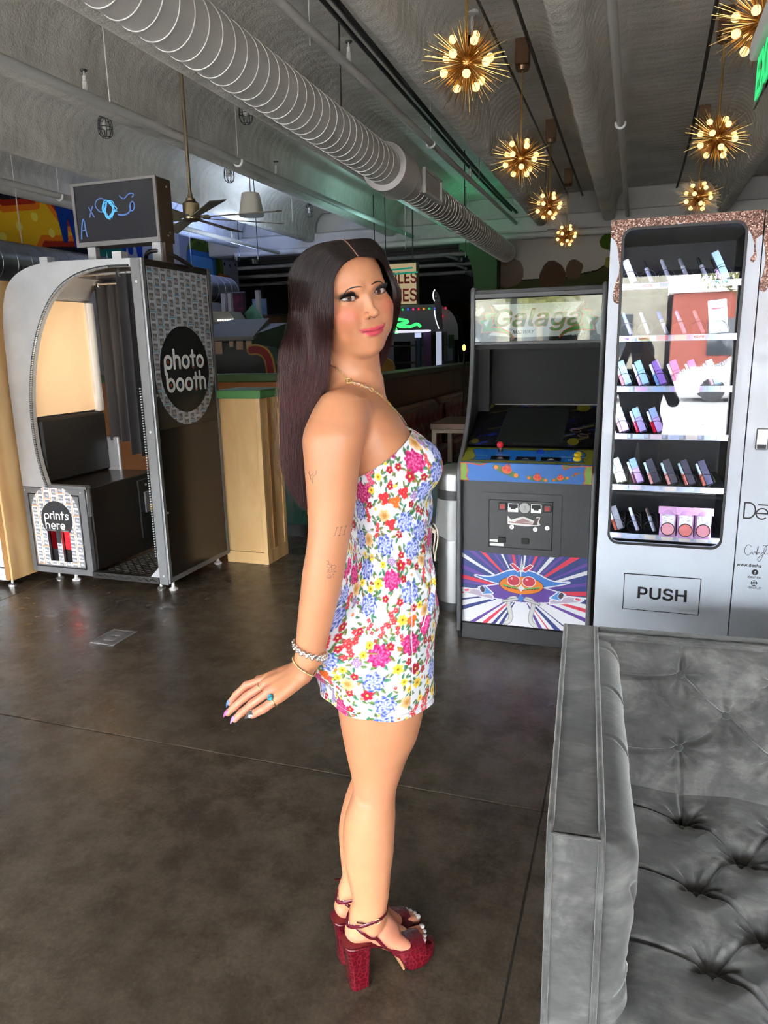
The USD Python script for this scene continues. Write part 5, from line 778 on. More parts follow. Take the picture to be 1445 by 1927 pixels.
canvas(ar, 'control_top', tO, tU, tV, tw, tl, 0.0016, tp_l, printed('cp_print'), CPB, d=0.002, label='blue control panel top'); part(ar, 'control_box', bx(xa, xb, cpy0+0.003, 3.62, cpz0, cpz0+0.085), INNER)
tN = np.cross(tU, tV); onT = lambda x, y, h=0.0: tO+tU*x+tV*y+tN*h
js = part(ar, 'joystick', ball(onT(0.175, 0.13, 0.035), 0.0165, 3), mat('joystick_red', (0.55, 0.015, 0.03), 0.2), smooth=True, label='red ball-topped joystick'); part(js, 'shaft', cyl(onT(0.175, 0.13, 0.0), onT(0.175, 0.13, 0.03), 0.005, 10), mat('chrome_plate')); part(js, 'collar', lathe([(0, 0), (0.014, 0), (0.011, 0.008), (0, 0.008)], onT(0.175, 0.13, 0.002), tN, 16), INNER)
for x, y, c, l in ((0.375, 0.12, srgb(0.05, 0.22, 0.6), 'blue fire button'), (0.555, 0.103, srgb(0.85, 0.72, 0.08), 'yellow start button'), (0.555, 0.053, srgb(0.85, 0.72, 0.08), 'yellow start button')): part(ar, 'button', lathe([(0, 0), (0.019, 0), (0.019, 0.008), (0.015, 0.013), (0.012, 0.014), (0.011, 0.011), (0, 0.0105)], onT(x, y, 0.001), tN, 24), mat('button_%d' % int(c[0]*1000), c, 0.25), smooth=30, label=l)
# screen bezel, glass and the dark hood
bO = V3(xa, 3.655, 1.0); bV = V3(0, 0.86, 0.51); bh = 0.36
bl_ = []
for k in range(46):
    x, y = rng_.random()*wA, rng_.random()*bh; c = [srgb(0.05, 0.12, 0.42), srgb(0.06, 0.16, 0.5), srgb(0.12, 0.18, 0.12), srgb(0.3, 0.28, 0.1)][k % 4]; bl_.append((stroke([(x, y), (x+0.04+0.06*rng_.random(), y+0.02+0.02*rng_.random())], 0.006+0.008*rng_.random()), c))
for k in range(50): bl_.append((Point(rng_.random()*wA, rng_.random()*bh).buffer(0.0018), srgb(0.6, 0.6, 0.65)))
for x, y, r in ((0.06, 0.34, 0.018), (0.55, 0.33, 0.035), (0.52, 0.04, 0.028), (0.03, 0.03, 0.02)): bl_.append((Point(x, y).buffer(r), srgb(0.38, 0.36, 0.08)))
for x, y in ((0.53, 0.13), (0.27, 0.35), (0.57, 0.09)): bl_.append((stroke(spl([(x-0.03, y), (x, y+0.015), (x+0.02, y-0.005), (x-0.01, y-0.01), (x+0.03, y+0.02)], 24), 0.003), srgb(0.5, 0.4, 0.33)))
scr = Polygon([(0.135, 0.02), (0.47, 0.02), (0.485, 0.325), (0.16, 0.325)]); bl_.append((scr, (0.012, 0.014, 0.013)))
canvas(ar, 'screen_bezel', bO, (1, 0, 0), bV, wA, bh, 0.0022, bl_, printed('bezel_print', 0.3), (0.006, 0.006, 0.010), d=0.002, label='star-speckled blue and black bezel round the screen')
part(ar, 'screen', slab(scr.buffer(-0.002), 0.003, bO+np.cross((1, 0, 0), bV)*0.002, (1, 0, 0), bV), mat('screen_glass', (0.016, 0.018, 0.017), 0.12))
part(ar, 'hood_back', bx(xa+0.06, xb, 3.97, 3.985, 1.18, 1.5), mat('hood_grey', (0.011, 0.012, 0.013), 0.6, specular_ior_level=0.3)); part(ar, 'hood_side', bx(xa, xa+0.06, 3.9, 3.985, 1.15, 1.5), INNER); part(ar, 'hood_lip', bx(xa+0.08, xb, 3.955, 3.972, 1.178, 1.186), mat('lip_grey', (0.12, 0.12, 0.12), 0.5))
part(ar, 'speaker_shelf', bx(xa, xb, 3.83, 4.0, 1.475, 1.5), INNER); part(ar, 'lamp_strip', cyl((-0.6, 3.835, 1.494), (-0.37, 3.835, 1.496), 0.004, 8), mat('strip_grey', (0.2, 0.2, 0.2), 0.4))
# marquee (tilts forward)
mO, mV = V3(xa, 3.803, 1.512), V3(0, 0, 1.0); mh = 0.212; mw = wA
GRN = srgb(0.22, 0.52, 0.22); ml_ = []
ml_.append((Polygon([(0.07, 0.035), (0.12, 0.07), (0.1, 0.12), (0.125, 0.15), (0.09, 0.185), (mw-0.09, 0.185), (mw-0.125, 0.15), (mw-0.1, 0.12), (mw-0.12, 0.07), (mw-0.07, 0.035), (mw-0.2, 0.022), (0.2, 0.022)]), srgb(0.74, 0.77, 0.77)))
swo = Polygon([(0.2, 0.02), (0.16, 0.045), (0.10, 0.055), (0.035, 0.05), (0.045, 0.08), (0.02, 0.105), (0.055, 0.12), (0.05, 0.14), (0.1, 0.145), (0.08, 0.178), (0.115, 0.14), (0.085, 0.125), (0.095, 0.09), (0.085, 0.072), (0.13, 0.07), (0.18, 0.045)])
swi = Polygon([(0.06, 0.075), (0.075, 0.115), (0.045, 0.1)])
for f in (lambda q: q, lambda q: affinity.scale(q, -1, 1, origin=(mw/2, 0))): ml_ += [(f(swo).buffer(0.004), srgb(0.72, 0.3, 0.12)), (f(swo), GRN), (f(swi), srgb(0.74, 0.77, 0.77))]
for q in (Polygon([(0.0, 0.155), (0.04, 0.178), (0.05, 0.16), (0.02, 0.13), (0.0, 0.13)]), Polygon([(0.0, 0.0), (0.035, 0.0), (0.015, 0.02), (0.0, 0.03)]), Polygon([(mw, 0.12), (mw-0.03, 0.07), (mw-0.02, 0.03), (mw, 0.02)])): ml_.append((q, srgb(0.74, 0.77, 0.77)))
for k in range(70): ml_.append((Point(rng_.random()*mw, (0.0 if k % 2 else 0.17)+rng_.random()*0.04).buffer(0.0016), srgb(0.55, 0.6, 0.6)))
canvas(ar, 'marquee', mO, (1, 0, 0), mV, mw, mh, 0.0016, ml_, printed('marquee_print', 0.08, specular_ior_level=0.7), (0.010, 0.012, 0.016), d=0.003, label='pale marquee with green flame shapes')
mN = np.cross((1, 0, 0), mV); onM = lambda x, y, h: mO+V3(x, 0, 0)+mV*y+mN*h
sl = mV*0.97+V3(0.24, 0, 0)
part(ar, 'marquee_lettering', text('Galaga', 0.085, onM(mw*0.5, 0.105, 0.003), (1.15, 0, 0), sl, 0.001, True), mat('letter_rust', srgb(0.70, 0.35, 0.15), 0.2)); part(ar, 'marquee_lettering', text('Galaga', 0.085, onM(mw*0.5, 0.105, 0.0035), (1.15, 0, 0), sl, 0.0012, False), mat('letter_green', srgb(0.18, 0.47, 0.20), 0.15))
part(ar, 'marquee_lettering', text('MIDWAY', 0.018, onM(0.25, 0.048, 0.003), (1, 0, 0), sl, 0.001, True), mat('letter_dark', (0.03, 0.04, 0.03), 0.3)); part(ar, 'marquee_lettering', text('by', 0.012, onM(0.185, 0.06, 0.003), (1, 0.0, 0), sl, 0.001), mat('letter_dark')); part(ar, 'marquee_lettering', text('Bally', 0.022, onM(mw-0.105, 0.032, 0.003), (1, 0, 0), sl, 0.001), mat('letter_white', (0.75, 0.75, 0.75), 0.3))
part(ar, 'marquee_glass', slab(sbox(0, 0, mw, mh), 0.002, onM(0, 0, 0.006), (1, 0, 0), mV), pane('marquee_acrylic', (0.95, 0.97, 0.96), 0.0, 1.6))
part(ar, 'marquee_rail', chbox(xa, xb, 3.786, 3.812, 1.728, 1.752, 0.003), TMOLD); part(ar, 'marquee_rail', chbox(xa, xb, 3.79, 3.815, 1.498, 1.514, 0.003), TMOLD)
# ---- vending machine ----------------------------------------------------------------------------------------------------
VY, VX0, VX1, VSP, VT = 2.8, -0.105, 1.02, 0.377, 1.912
PALE = mat('pale_enamel', srgb(0.80, 0.83, 0.88), 0.35, coat_weight=0.3); VD = mat('vend_dark', (0.012, 0.012, 0.015), 0.5)
vm = thing('vending_machine', 'pale grey beauty vending machine with dripping glitter trim and a tall glass window', 'vending machine', (0.45, 3.2, 0))
win = sbox(-0.064, 0.755, 0.327, 1.881).buffer(-0.036).buffer(0.036, 12)
flap_hole = sbox(0.0, 0.494, 0.272, 0.638)
def fface(poly, d, m, nm, y=VY, lab=None): return part(vm, nm, slab(poly, d, (0, y, 0), (1, 0, 0), (0, 0, 1)), m, label=lab)
fface(sbox(VX0, 0.1, VSP-0.002, VT).difference(win).difference(flap_hole), 0.03, PALE, 'front_door', VY+0.03)
fface(sbox(VSP+0.002, 0.1, VX1, VT), 0.03, PALE, 'control_door', VY+0.03)
fface(win.buffer(0.004).difference(win.buffer(-0.005)), 0.004, mat('gasket', (0.02, 0.02, 0.022), 0.4), 'window_gasket', VY+0.001)
part(vm, 'glass', slab(win, 0.004, (0, VY+0.022, 0), (1, 0, 0), (0, 0, 1)), pane('vend_glass', (0.97, 0.98, 1.0), 0.0, 1.75))
fl2 = fface(flap_hole.buffer(-0.003), 0.012, PALE, 'push_flap', VY+0.008); part(fl2, 'lettering', text('PUSH', 0.043, (0.139, VY-0.0046, 0.566), (1, 0, 0), (0, 0, 1), 0.001, True, squash=1.12), mat('letter_black', (0.015, 0.015, 0.018), 0.4)); fface(flap_hole.difference(flap_hole.buffer(-0.004)), 0.002, BLACK, 'flap_border', VY-0.0005)
CB = VY+0.56
part(vm, 'back', bx(VX0, VX1, CB, CB+0.03, 0.1, VT), VD); part(vm, 'side', bx(VX0, VX0+0.006, VY+0.03, CB, 0.1, VT), mat('vend_side', (0.10, 0.10, 0.105), 0.5)); part(vm, 'side', bx(VX1-0.006, VX1, VY+0.03, CB, 0.1, VT), PALE); part(vm, 'top', bx(VX0, VX1, VY+0.03, CB, VT-0.006, VT), mat('vend_side')); part(vm, 'divider', bx(VSP-0.02, VSP-0.012, VY+0.035, CB, 0.1, VT-0.01), VD); part(vm, 'floor_pan', bx(VX0+0.01, VSP-0.02, VY+0.035, CB, 0.66, 0.68), VD); part(vm, 'ceiling_pan', bx(VX0+0.01, VSP-0.02, VY+0.035, CB, 1.885, 1.895), VD); part(vm, 'inner_wall', bx(VX0+0.008, VX0+0.014, VY+0.035, CB, 0.68, 1.885), VD)
for x in (VX0+0.06, VX1-0.06):
    for y in (VY+0.08, CB-0.06): part(vm, 'foot', cyl((x, y, 0), (x, y, 0.1), 0.025, 14), BLACK)
GLIT = usdkit.material(stage, '/World/Looks/copper_glitter', {'g': ('geometry', {}), 'v': ('voronoi_texture', {'scale': 260.0}), 'r': ('rgb_ramp', {'ramp': [(0.0, srgb(0.20, 0.12, 0.10)), (0.35, srgb(0.42, 0.27, 0.22)), (0.7, srgb(0.58, 0.42, 0.36)), (0.93, srgb(0.80, 0.68, 0.62)), (1.0, srgb(0.95, 0.90, 0.86))]}), 's': ('separate_color', {}), 'p': ('principled_bsdf', {'roughness': 0.4, 'metallic': 0.3})},
    [('g.position', 'v.vector'), ('v.color', 's.color'), ('s.r', 'r.fac'), ('r.color', 'p.base_color')], surface='p.BSDF')
dl = Polygon([(VX0, VT), (VX0, 1.857)]+spl([(VX0, 1.857), (-0.088, 1.841), (-0.077, 1.796), (-0.0715, 1.743), (-0.082, 1.699), (-0.0885, 1.660), (-0.08, 1.634), (-0.068, 1.632), (-0.0645, 1.655)], 50).tolist()+[(-0.0645, 1.84), (-0.055, 1.868), (-0.035, 1.881), (0.105, 1.881), (0.112, 1.888), (0.12, 1.889), (0.128, 1.881), (0.295, 1.881), (0.315, 1.873), (0.325, 1.857)]+spl([(0.327, 1.855), (0.343, 1.832), (0.352, 1.797), (0.350, 1.771), (0.3435, 1.757), (0.352, 1.748), (0.360, 1.757), (0.358, 1.79), (0.3585, 1.82), (0.367, 1.831), (VSP-0.002, 1.833)], 60).tolist()+[(VSP-0.002, VT)])
fface(dl.buffer(0), 0.0008, GLIT, 'glitter_drip', VY-0.0002, 'copper glitter printed drip')
d2_ = Polygon([(VSP+0.002, VT), (VSP+0.002, 1.81)]+spl([(VSP+0.003, 1.808), (0.387, 1.778), (0.3875, 1.725), (0.380, 1.688), (0.3785, 1.665), (0.391, 1.651), (0.404, 1.665), (0.402, 1.72), (0.412, 1.76), (0.43, 1.775), (0.46, 1.74), (0.475, 1.76), (0.5, 1.8), (0.53, 1.70), (0.56, 1.66), (0.58, 1.70), (0.60, 1.80)], 90).tolist()+[(VX1, 1.82), (VX1, VT)])
fface(d2_.buffer(0), 0.0008, GLIT, 'glitter_drip', VY-0.0002, 'copper glitter printed drip')
INK = mat('letter_black'); THIN = mat('ink_grey', (0.05, 0.05, 0.055), 0.5)
ln = lambda pts, w: stroke(pts, w)
De = [ln([(0.394, 0.876), (0.394, 0.932), (0.408, 0.932)], 0.005).union(ln([(0.408+0.022*math.sin(t), 0.904+0.028*math.cos(t)) for t in np.linspace(0, math.pi, 24)]+[(0.394, 0.876)], 0.005)), ln([(0.452-0.019*math.cos(t)*-1, 0.894+0.019*math.sin(t)) for t in np.linspace(0, 5.4, 28)], 0.0045).union(ln([(0.434, 0.895), (0.471, 0.895)], 0.0045)), ln([(0.438, 0.926), (0.468, 0.926)], 0.0045)]
for q in De: fface(q, 0.0008, INK, 'lettering', VY-0.0002)
sg_ = ln(spl([(0.428, 0.772), (0.418, 0.778), (0.408, 0.752), (0.416, 0.74), (0.426, 0.745), (0.432, 0.752), (0.436, 0.744), (0.441, 0.754), (0.445, 0.744), (0.450, 0.775), (0.449, 0.745), (0.455, 0.752), (0.458, 0.745), (0.466, 0.752), (0.455, 0.718), (0.452, 0.726), (0.472, 0.75), (0.475, 0.778), (0.473, 0.748), (0.492, 0.76), (0.478, 0.78), (0.466, 0.777)], 200), 0.0016); fface(sg_, 0.0008, THIN, 'signature', VY-0.0002, 'handwritten signature')
part(vm, 'lettering', text('www.desha', 0.0105, (0.385, VY-0.001, 0.697), (1, 0, 0), (0, 0, 1), 0.0008, True, center=False), INK); part(vm, 'lettering', text('deshan', 0.0095, (0.424, VY-0.001, 0.654), (1, 0, 0), (0, 0, 1), 0.0008, center=False), THIN); part(vm, 'lettering', text('desh_c', 0.0095, (0.428, VY-0.001, 0.615), (1, 0, 0), (0, 0, 1), 0.0008, center=False), THIN)
for z, ic in ((0.677, 'f'), (0.636, 'o')):
    b_ = fface(Point(0.4475, z).buffer(0.0105, 24), 0.0008, INK, 'round_icon', VY-0.0002); P_ = text('f', 0.012, (0.4475, VY-0.0016, z-0.0005), (1, 0, 0), (0, 0, 1), 0.0006, True) if ic == 'f' else slab(sbox(0.4415, z-0.006, 0.4535, z+0.006).buffer(0.001).difference(sbox(0.443, z-0.0045, 0.452, z+0.0045)).union(Point(0.4475, z).buffer(0.003).difference(Point(0.4475, z).buffer(0.0017))), 0.0006, (0, VY-0.001, 0), (1, 0, 0), (0, 0, 1)); part(b_, 'icon_mark', P_, PALE)
lk = part(vm, 'lock_plate', chbox(0.41, 0.449, VY-0.008, VY, 1.122, 1.197, 0.003), mat('brushed_steel')); part(lk, 'lock_barrel', cyl((0.4295, VY-0.012, 1.165), (0.4295, VY-0.006, 1.165), 0.01, 20), mat('chrome_plate'), smooth=40); part(lk, 'lock_recess', bx(0.415, 0.444, VY-0.0095, VY-0.007, 1.127, 1.142), VD)
# shelves, coils, price labels and products
rowz, LY = [1.694, 1.511, 1.329, 1.153, 0.957, 0.766], VY+0.075
colx = [-0.034+0.0615*k for k in range(6)]
COIL = mat('coil_black', (0.012, 0.012, 0.014), 0.35); STRIP = mat('label_rail', (0.55, 0.62, 0.75), 0.5)
LAB = {0: [('', '#9fc3e8'), ('MELON', '#f29ab0'), ('GRAPE', '#8d7fe0'), ('APPLE', '#d9dbe6'), ('PINEAPPLE', '#d8e36a'), ('MOUSSE', '#9cc4ea')], 1: [('Pear', '#eac6e2'), ('BANANA', '#dfe68c'), ('', '#f0808c'), ('', '#d5e3d0'), ('enzyme', '#f0eee4'), ('', '#b9cdf0')], 2: [('', '#bfe0e6'), ('', '#dcb4e6'), ('', '#a8c8f0'), ('', '#c8b0ea'), ('', '#f0a6dc'), ('', '#b4c4ee')]}
for r_, z in enumerate(rowz):
    sh_ = part(vm, 'shelf', cat_([bx(VX0+0.016, VSP-0.03, LY+0.004, CB-0.02, z-0.008, z-0.005), bx(VX0+0.016, VSP-0.03, LY+0.002, LY+0.004, z-0.013, z+0.011)]), VD)
    part(sh_, 'label_rail', bx(-0.066, 0.348, LY, LY+0.002, z-0.0115, z+0.0095), STRIP if r_ != 3 else mat('label_rail_grey', (0.35, 0.37, 0.42), 0.5)); part(sh_, 'rail_end', bx(0.335, 0.349, LY-0.004, LY, z-0.012, z+0.013), mat('pale_blue_tag', srgb(0.62, 0.78, 0.93), 0.5))
    for c, x in enumerate(colx):
        tx, hx = LAB.get(r_, [('', ['#c9d6ee', '#d8c3d0', '#c0cbe8', '#e6dcd2'][(r_+k) % 4]) for k in range(6)])[c]
        if r_ == 5 and c > 2: hx = '#e8e4d6'
        hexm = mat('label_'+hx[1:], srgb(hx), 0.5); t_ = part(sh_, 'price_label', bx(x-0.023, x+0.017, LY-0.0015, LY-0.0002, z-0.009, z+0.0085), hexm)
        if tx: part(t_, 'label_text', text(tx, 0.0085, (x-0.003, LY-0.0018, z), (1, 0, 0), (0, 0, 1), 0.0004, True, squash=0.8), mat('label_ink_%d' % (c % 3), [(0.1, 0.04, 0.25), (0.45, 0.05, 0.12), (0.03, 0.2, 0.06)][c % 3], 0.5))
        part(sh_, 'number_tag', bx(x+0.019, x+0.03, LY-0.002, LY-0.0002, z-0.006, z+0.009), mat('number_tag', (0.45, 0.52, 0.66), 0.5))
        th = np.linspace(0, 2*np.pi*5, 150); part(vm, 'coil', tube(np.c_[x+0.0265*np.cos(th), LY+0.012+0.055*th/(2*np.pi), z+0.029+0.0265*np.sin(th)], 0.0013, 5), COIL, smooth=True)
def tilted(a, lean, x, y, z):
    """Frame of a product whose foot is at x, y, z: leaning left by a and back by lean."""
    up = V3(-math.sin(a)*math.cos(lean), math.sin(lean), math.cos(a)*math.cos(lean)); si = np.cross(up, (0, 1, 0)) if False else np.cross(V3(0, 1, 0), up); si /= np.linalg.norm(si); fr = np.cross(up, si)
    return np.vstack([np.column_stack([si, np.cross(up, si), up, V3(x, y, z)]), [0, 0, 0, 1]])
ORD = ['leftmost', 'second from left', 'third from left', 'fourth from left', 'fifth from left', 'rightmost']; ROW = ['top', 'second', 'third', 'fourth', 'fifth', 'bottom']
def C(h, r=0.4, **k): return mat('prod_'+h[1:], srgb(h), r, **k)
CLEAR = usdkit.material(stage, '/World/Looks/clear_tube', {'t': ('transparent_bsdf', {'color': (0.75, 0.75, 0.85)}), 'p': ('principled_bsdf', {'base_color': (0.55, 0.55, 0.7), 'roughness': 0.15}), 'm': ('mix_closure', {'fac': 0.6})}, [('t.BSDF', 'm.closure1'), ('p.BSDF', 'm.closure2')], surface='m.closure')
def product(r_, c, kind, **k):
    x, z = colx[c], rowz[r_]+0.013; y = LY+0.045; a = k.get('a', 0.40); g_ = k.get('group')
    T = tilted(a, 0.42, x+k.get('dx', 0.014), y, z); P = lambda m: m.apply_transform(T)
    where = f'{ORD[c]} on {ROW[r_]} shelf'
    if kind == 'box':
        t = thing('lip_gloss_box', f"{k['n']} lip gloss box, {where}", 'lip gloss', T[:3, 3]); part(t, 'box', P(chbox(-0.0115, 0.0125, -0.011, 0.011, 0, k.get('h', 0.098), 0.0012)), C(k['box'])); part(t, 'band', P(bx(-0.0118, 0.0128, -0.0113, 0.0113, 0.055, 0.0562)), COIL)
        if k.get('top'): part(t, 'box_top', P(chbox(-0.0117, 0.0127, -0.0112, 0.0112, 0.058, k.get('h', 0.098)+0.0006, 0.0012)), C(k['top']))
        if k.get('tube'): part(t, 'tube', P(lathe([(0, 0), (0.0058, 0.0), (0.0062, 0.003), (0.0062, 0.045), (0, 0.045)], (-0.0185, -0.006, 0.002), sides=12)), C(k['tube'], 0.15)); part(t, 'tube_cap', P(lathe([(0, 0.045), (0.0052, 0.045), (0.0052, 0.088), (0.004, 0.09), (0, 0.09)], (-0.0185, -0.006, 0.002), sides=12)), C(k.get('cap', '#dfe6f2'), 0.25))
    if kind == 'tube':
        t = thing('lip_oil_tube', f"{k['n']} lip oil tube with {k.get('cn', 'a dark cap')}, {where}", 'lip oil', T[:3, 3]); part(t, 'tube', P(lathe([(0, 0), (0.0065, 0.0), (0.0072, 0.004), (0.0072, 0.062), (0, 0.062)], sides=14)), CLEAR); part(t, 'liquid', P(lathe([(0, 0.003), (0.0048, 0.003), (0.0048, 0.05), (0, 0.05)], sides=10)), C(k['liq'], 0.2)); part(t, 'cap', P(lathe([(0, 0.062), (0.0066, 0.062), (0.0062, 0.092), (0.0045, 0.096), (0, 0.096)], sides=14)), C(k['cap'], 0.25))
    if kind == 'pouch':
        t = thing('compact_pouch', f"{k['n']} holding a round compact, {where}", 'pouch', T[:3, 3]); U, V = V3(1, 0, 0), V3(0, 0.25, 0.97); O = V3(x-0.0305+k.get('dx', 0), LY-0.012-k.get('f', 0.0), z-0.006)
        n = 16; uu, vv = np.meshgrid(np.linspace(0, 1, n), np.linspace(0, 1, n), indexing='ij'); puff = 0.013*np.sin(np.pi*uu)**0.6*np.sin(np.pi*np.clip(vv, 0, 1))**0.5
        sx = 0.061*(0.92+0.1*np.abs(vv-0.4)); P1 = O+(uu-0.5)[..., None]*sx[..., None]*U+V3(0.0305, 0, 0)+vv[..., None]*0.115*V; Nn = np.cross(U, V)
        part(t, 'bag', cat_([grid_mesh(P1+puff[..., None]*Nn), grid_mesh(P1-puff[..., None]*Nn*0.6, flip=True)]), C('#d7a6d6', 0.35), smooth=True); part(t, 'header', slab(sbox(-0.004, 0.088, 0.065, 0.116), 0.003, O+Nn*0.004, U, V), C('#e6aedd', 0.4)); part(t, 'foil_window', slab(unary_union([sbox(0.008, 0.03, 0.053, 0.085)]), 0.002, O+Nn*0.0115, U, V), mat('foil', (0.62, 0.62, 0.68), 0.3, 0.6, bump=(90, 0.004)))
        cp_ = part(t, 'compact', cyl(O+U*0.0305+V*0.03+Nn*0.010, O+U*0.0305+V*0.03+Nn*0.019, 0.0235, 28), C(k['comp'], 0.2)); part(cp_, 'compact_rim', tube([O+U*(0.0305+0.0235*math.cos(q))+V*(0.03+0.0235*math.sin(q))+Nn*0.019 for q in np.linspace(0, 2*np.pi, 28, endpoint=False)], 0.0016, 6, closed=True), COIL)
    if kind == 'packet':
        t = thing('mask_packet', f'large white foil packet leaning forward, {where}', 'packet', T[:3, 3]); U, V = V3(0.99, 0, 0.08), V3(-0.1, 0.2, 0.97); O = V3(x-0.03, LY+0.02, z-0.004); part(t, 'packet', slab(sbox(0, 0, 0.062, 0.118).buffer(-0.003).buffer(0.003), 0.006, O, U, V), C('#c9dcf2', 0.3)); part(t, 'print_line', slab(sbox(0.012, 0.085, 0.05, 0.089), 0.0008, O+np.cross(U, V)*0.006, U, V), C('#b0506a', 0.5)); part(t, 'print_line', slab(sbox(0.022, 0.04, 0.04, 0.043), 0.0008, O+np.cross(U, V)*0.006, U, V), C('#8a90b0', 0.5))
product(0, 0, 'box', n='plain lilac white', box='#d6d3f0')
for c, (n, l, cap) in enumerate((('pale violet', '#8f7fd0', '#202028'), ('smoky lilac', '#7060b8', '#9a9aa8'), ('pearl violet', '#a090d0', '#70707c'), ('mint clear', '#a8c8c0', '#0c1818'))): product(0, c+1, 'tube', n=n, liq=l, cap=cap)
product(0, 5, 'box', n='light blue', box='#a9cdf2', top='#b6d6f6', tube='#d9b6dc', cap='#101014', h=0.112)
for c, (n, l, cap) in enumerate((('rose violet', '#c08ad0', '#90a8e8'), ('pale peach', '#d8b8c0', '#a8b4cc'), ('sheer lilac', '#b8a0d8', '#6878d0'), ('dusky blue', '#6078b0', '#90b8d8'), ('sheer coral', '#d89090', '#e0a8a8'))): product(1, c, 'tube', n=n, liq=l, cap=cap, cn='a shiny cap')
product(1, 5, 'packet')
for c, (n, b, t_) in enumerate((('sky blue', '#8fb8e0', '#e08a90'), ('pale blue', '#9cc4ea', '#cfa6d0'), ('deep lilac', '#9a74d0', '#80a8e0'), ('faded lilac', '#b090dc', '#8c80c0'), ('pink lilac', '#c49ae0', '#e88a9a'), ('ice blue', '#b4dcf4', '#e6b8c4'))): product(2, c, 'box', n=n, box=b, tube=t_)
for c, n, b, tp, t_ in ((0, 'icy pink and blue', '#b7a4dc', '#b8dcf0', '#e0a6b4'), (1, 'lilac and blue', '#a89ae0', '#98b8ee', '#d02048'), (2, 'lavender with crimson', '#c4a4e6', '#a0b4e0', '#d01838'), (4, 'lilac with rosewood', '#b49ae8', '#b0a8f0', '#b06a78'), (5, 'violet with dusky rose', '#a890ea', '#8ea0e8', '#c06a72')): product(3, c, 'box', n=n, box=b, top=tp, tube=t_)
for c, n, b, tp, t_ in ((0, 'cream and blue', '#e8f0d8', '#b8dcf4', '#e8e4c8'), (1, 'pale lilac with plum', '#c4a4e4', '#88a8e8', '#6c2c44'), (2, 'charcoal with pale rose', '#4c4a58', None, '#e0a4a0'), (3, 'charcoal with salmon', '#4e4c5a', None, '#e09a94'), (4, 'charcoal with coral', '#504e5e', None, '#d87a70'), (5, 'slate with brick rose', '#56546c', None, '#b86858')): product(4, c, 'box', n=n, box=b, top=tp, tube=t_, cap='#c4dce0')
product(5, 0, 'box', n='charcoal with brown', box='#4a4850', tube='#8c4434', cap='#c8d8e0'); product(5, 1, 'tube', n='slim grey', liq='#707890', cap='#c8d4e4', cn='a white cap'); product(5, 2, 'tube', n='slim smoky', liq='#606058', cap='#6c5c58', cn='a brown cap')
for c, (n, m_, f) in enumerate((('pink pouch of pale rose', '#e0909c', 0.0), ('pink pouch of coral red', '#d86058', 0.006), ('pink pouch of two-tone rose', '#d88090', 0.002))): product(5, c+3, 'pouch', n=n, comp=m_, f=f, dx=-0.004)
for nm_, x, ry in (('left_strip_light', VX0+0.022, -32), ('right_strip_light', VSP-0.03, 32)):
    q = UsdLux.RectLight.Define(stage, vm+'/'+nm_); q.CreateWidthAttr(0.012); q.CreateHeightAttr(1.1); q.CreateIntensityAttr(9.0); q.CreateColorAttr(Gf.Vec3f(0.78, 0.86, 1.0)); q.AddTranslateOp().Set(Gf.Vec3d(x-0.45, VY+0.045-3.2, 1.32)); q.AddRotateXYZOp().Set(Gf.Vec3f(-90, 0, 180+ry))
# ---- tufted velvet sofa ---------------------------------------------------------------------------------------------------
so_ = thing('sofa', 'grey velvet tufted sofa with square arms and piping in the right foreground', 'sofa', (-0.147, 1.905, 0))
SO, SR, SF = V3(-0.147, 1.905, 0), V3(0.998, 0.061, 0), V3(0.061, -0.998, 0)
S = lambda s, t, z: SO+np.asarray(s)[..., None]*SR+np.asarray(t)[..., None]*SF+np.asarray(z)[..., None]*V3(0, 0, 1)
SM = np.vstack([np.column_stack([SR, -SF, V3(0, 0, 1), SO]), [0, 0, 0, 1]])       # local box axes: right, back, up
def sb(s0, s1, t0, t1, z0, z1, r=0.012): return rbox(s0, s1, -t1, -t0, z0, z1, r, 3).apply_transform(SM)
VEL = usdkit.material(stage, '/World/Looks/grey_velvet', {'g': ('geometry', {}), 'n1': ('noise_texture', {'scale': 7.0, 'detail': 5.0, 'roughness': 0.6, 'distortion': 1.2}), 'mp': ('mapping', {'scale': (9.0, 26.0, 22.0), 'rotation': (0.2, 0.3, 0.35)}), 'n2': ('noise_texture', {'scale': 2.4, 'detail': 4.0, 'roughness': 0.7}), 'n3': ('noise_texture', {'scale': 900.0, 'detail': 2.0}),
    'a': ('math', {'math_type': 'multiply_add', 'value2': 0.3}), 'k': ('math', {'math_type': 'multiply', 'value2': 0.7}), 'r': ('rgb_ramp', {'ramp': [(0.30, (0.034, 0.033, 0.032)), (0.5, (0.084, 0.083, 0.080)), (0.68, (0.18, 0.176, 0.167))]}), 'b': ('bump', {'strength': 0.5, 'distance': 0.0012}),
    'p': ('principled_bsdf', {'roughness': 0.75, 'sheen_weight': 0.85, 'sheen_roughness': 0.35, 'sheen_tint': (0.86, 0.87, 0.85), 'specular_ior_level': 0.25})},
    [('g.position', 'n1.vector'), ('g.position', 'mp.vector'), ('mp.vector', 'n2.vector'), ('g.position', 'n3.vector'), ('n1.fac', 'k.value1'), ('n2.fac', 'a.value1'), ('k.value', 'a.value3'), ('a.value', 'r.fac'), ('r.color', 'p.base_color'), ('n3.fac', 'b.height'), ('b.normal', 'p.normal')], surface='p.BSDF')
SW = 1.75
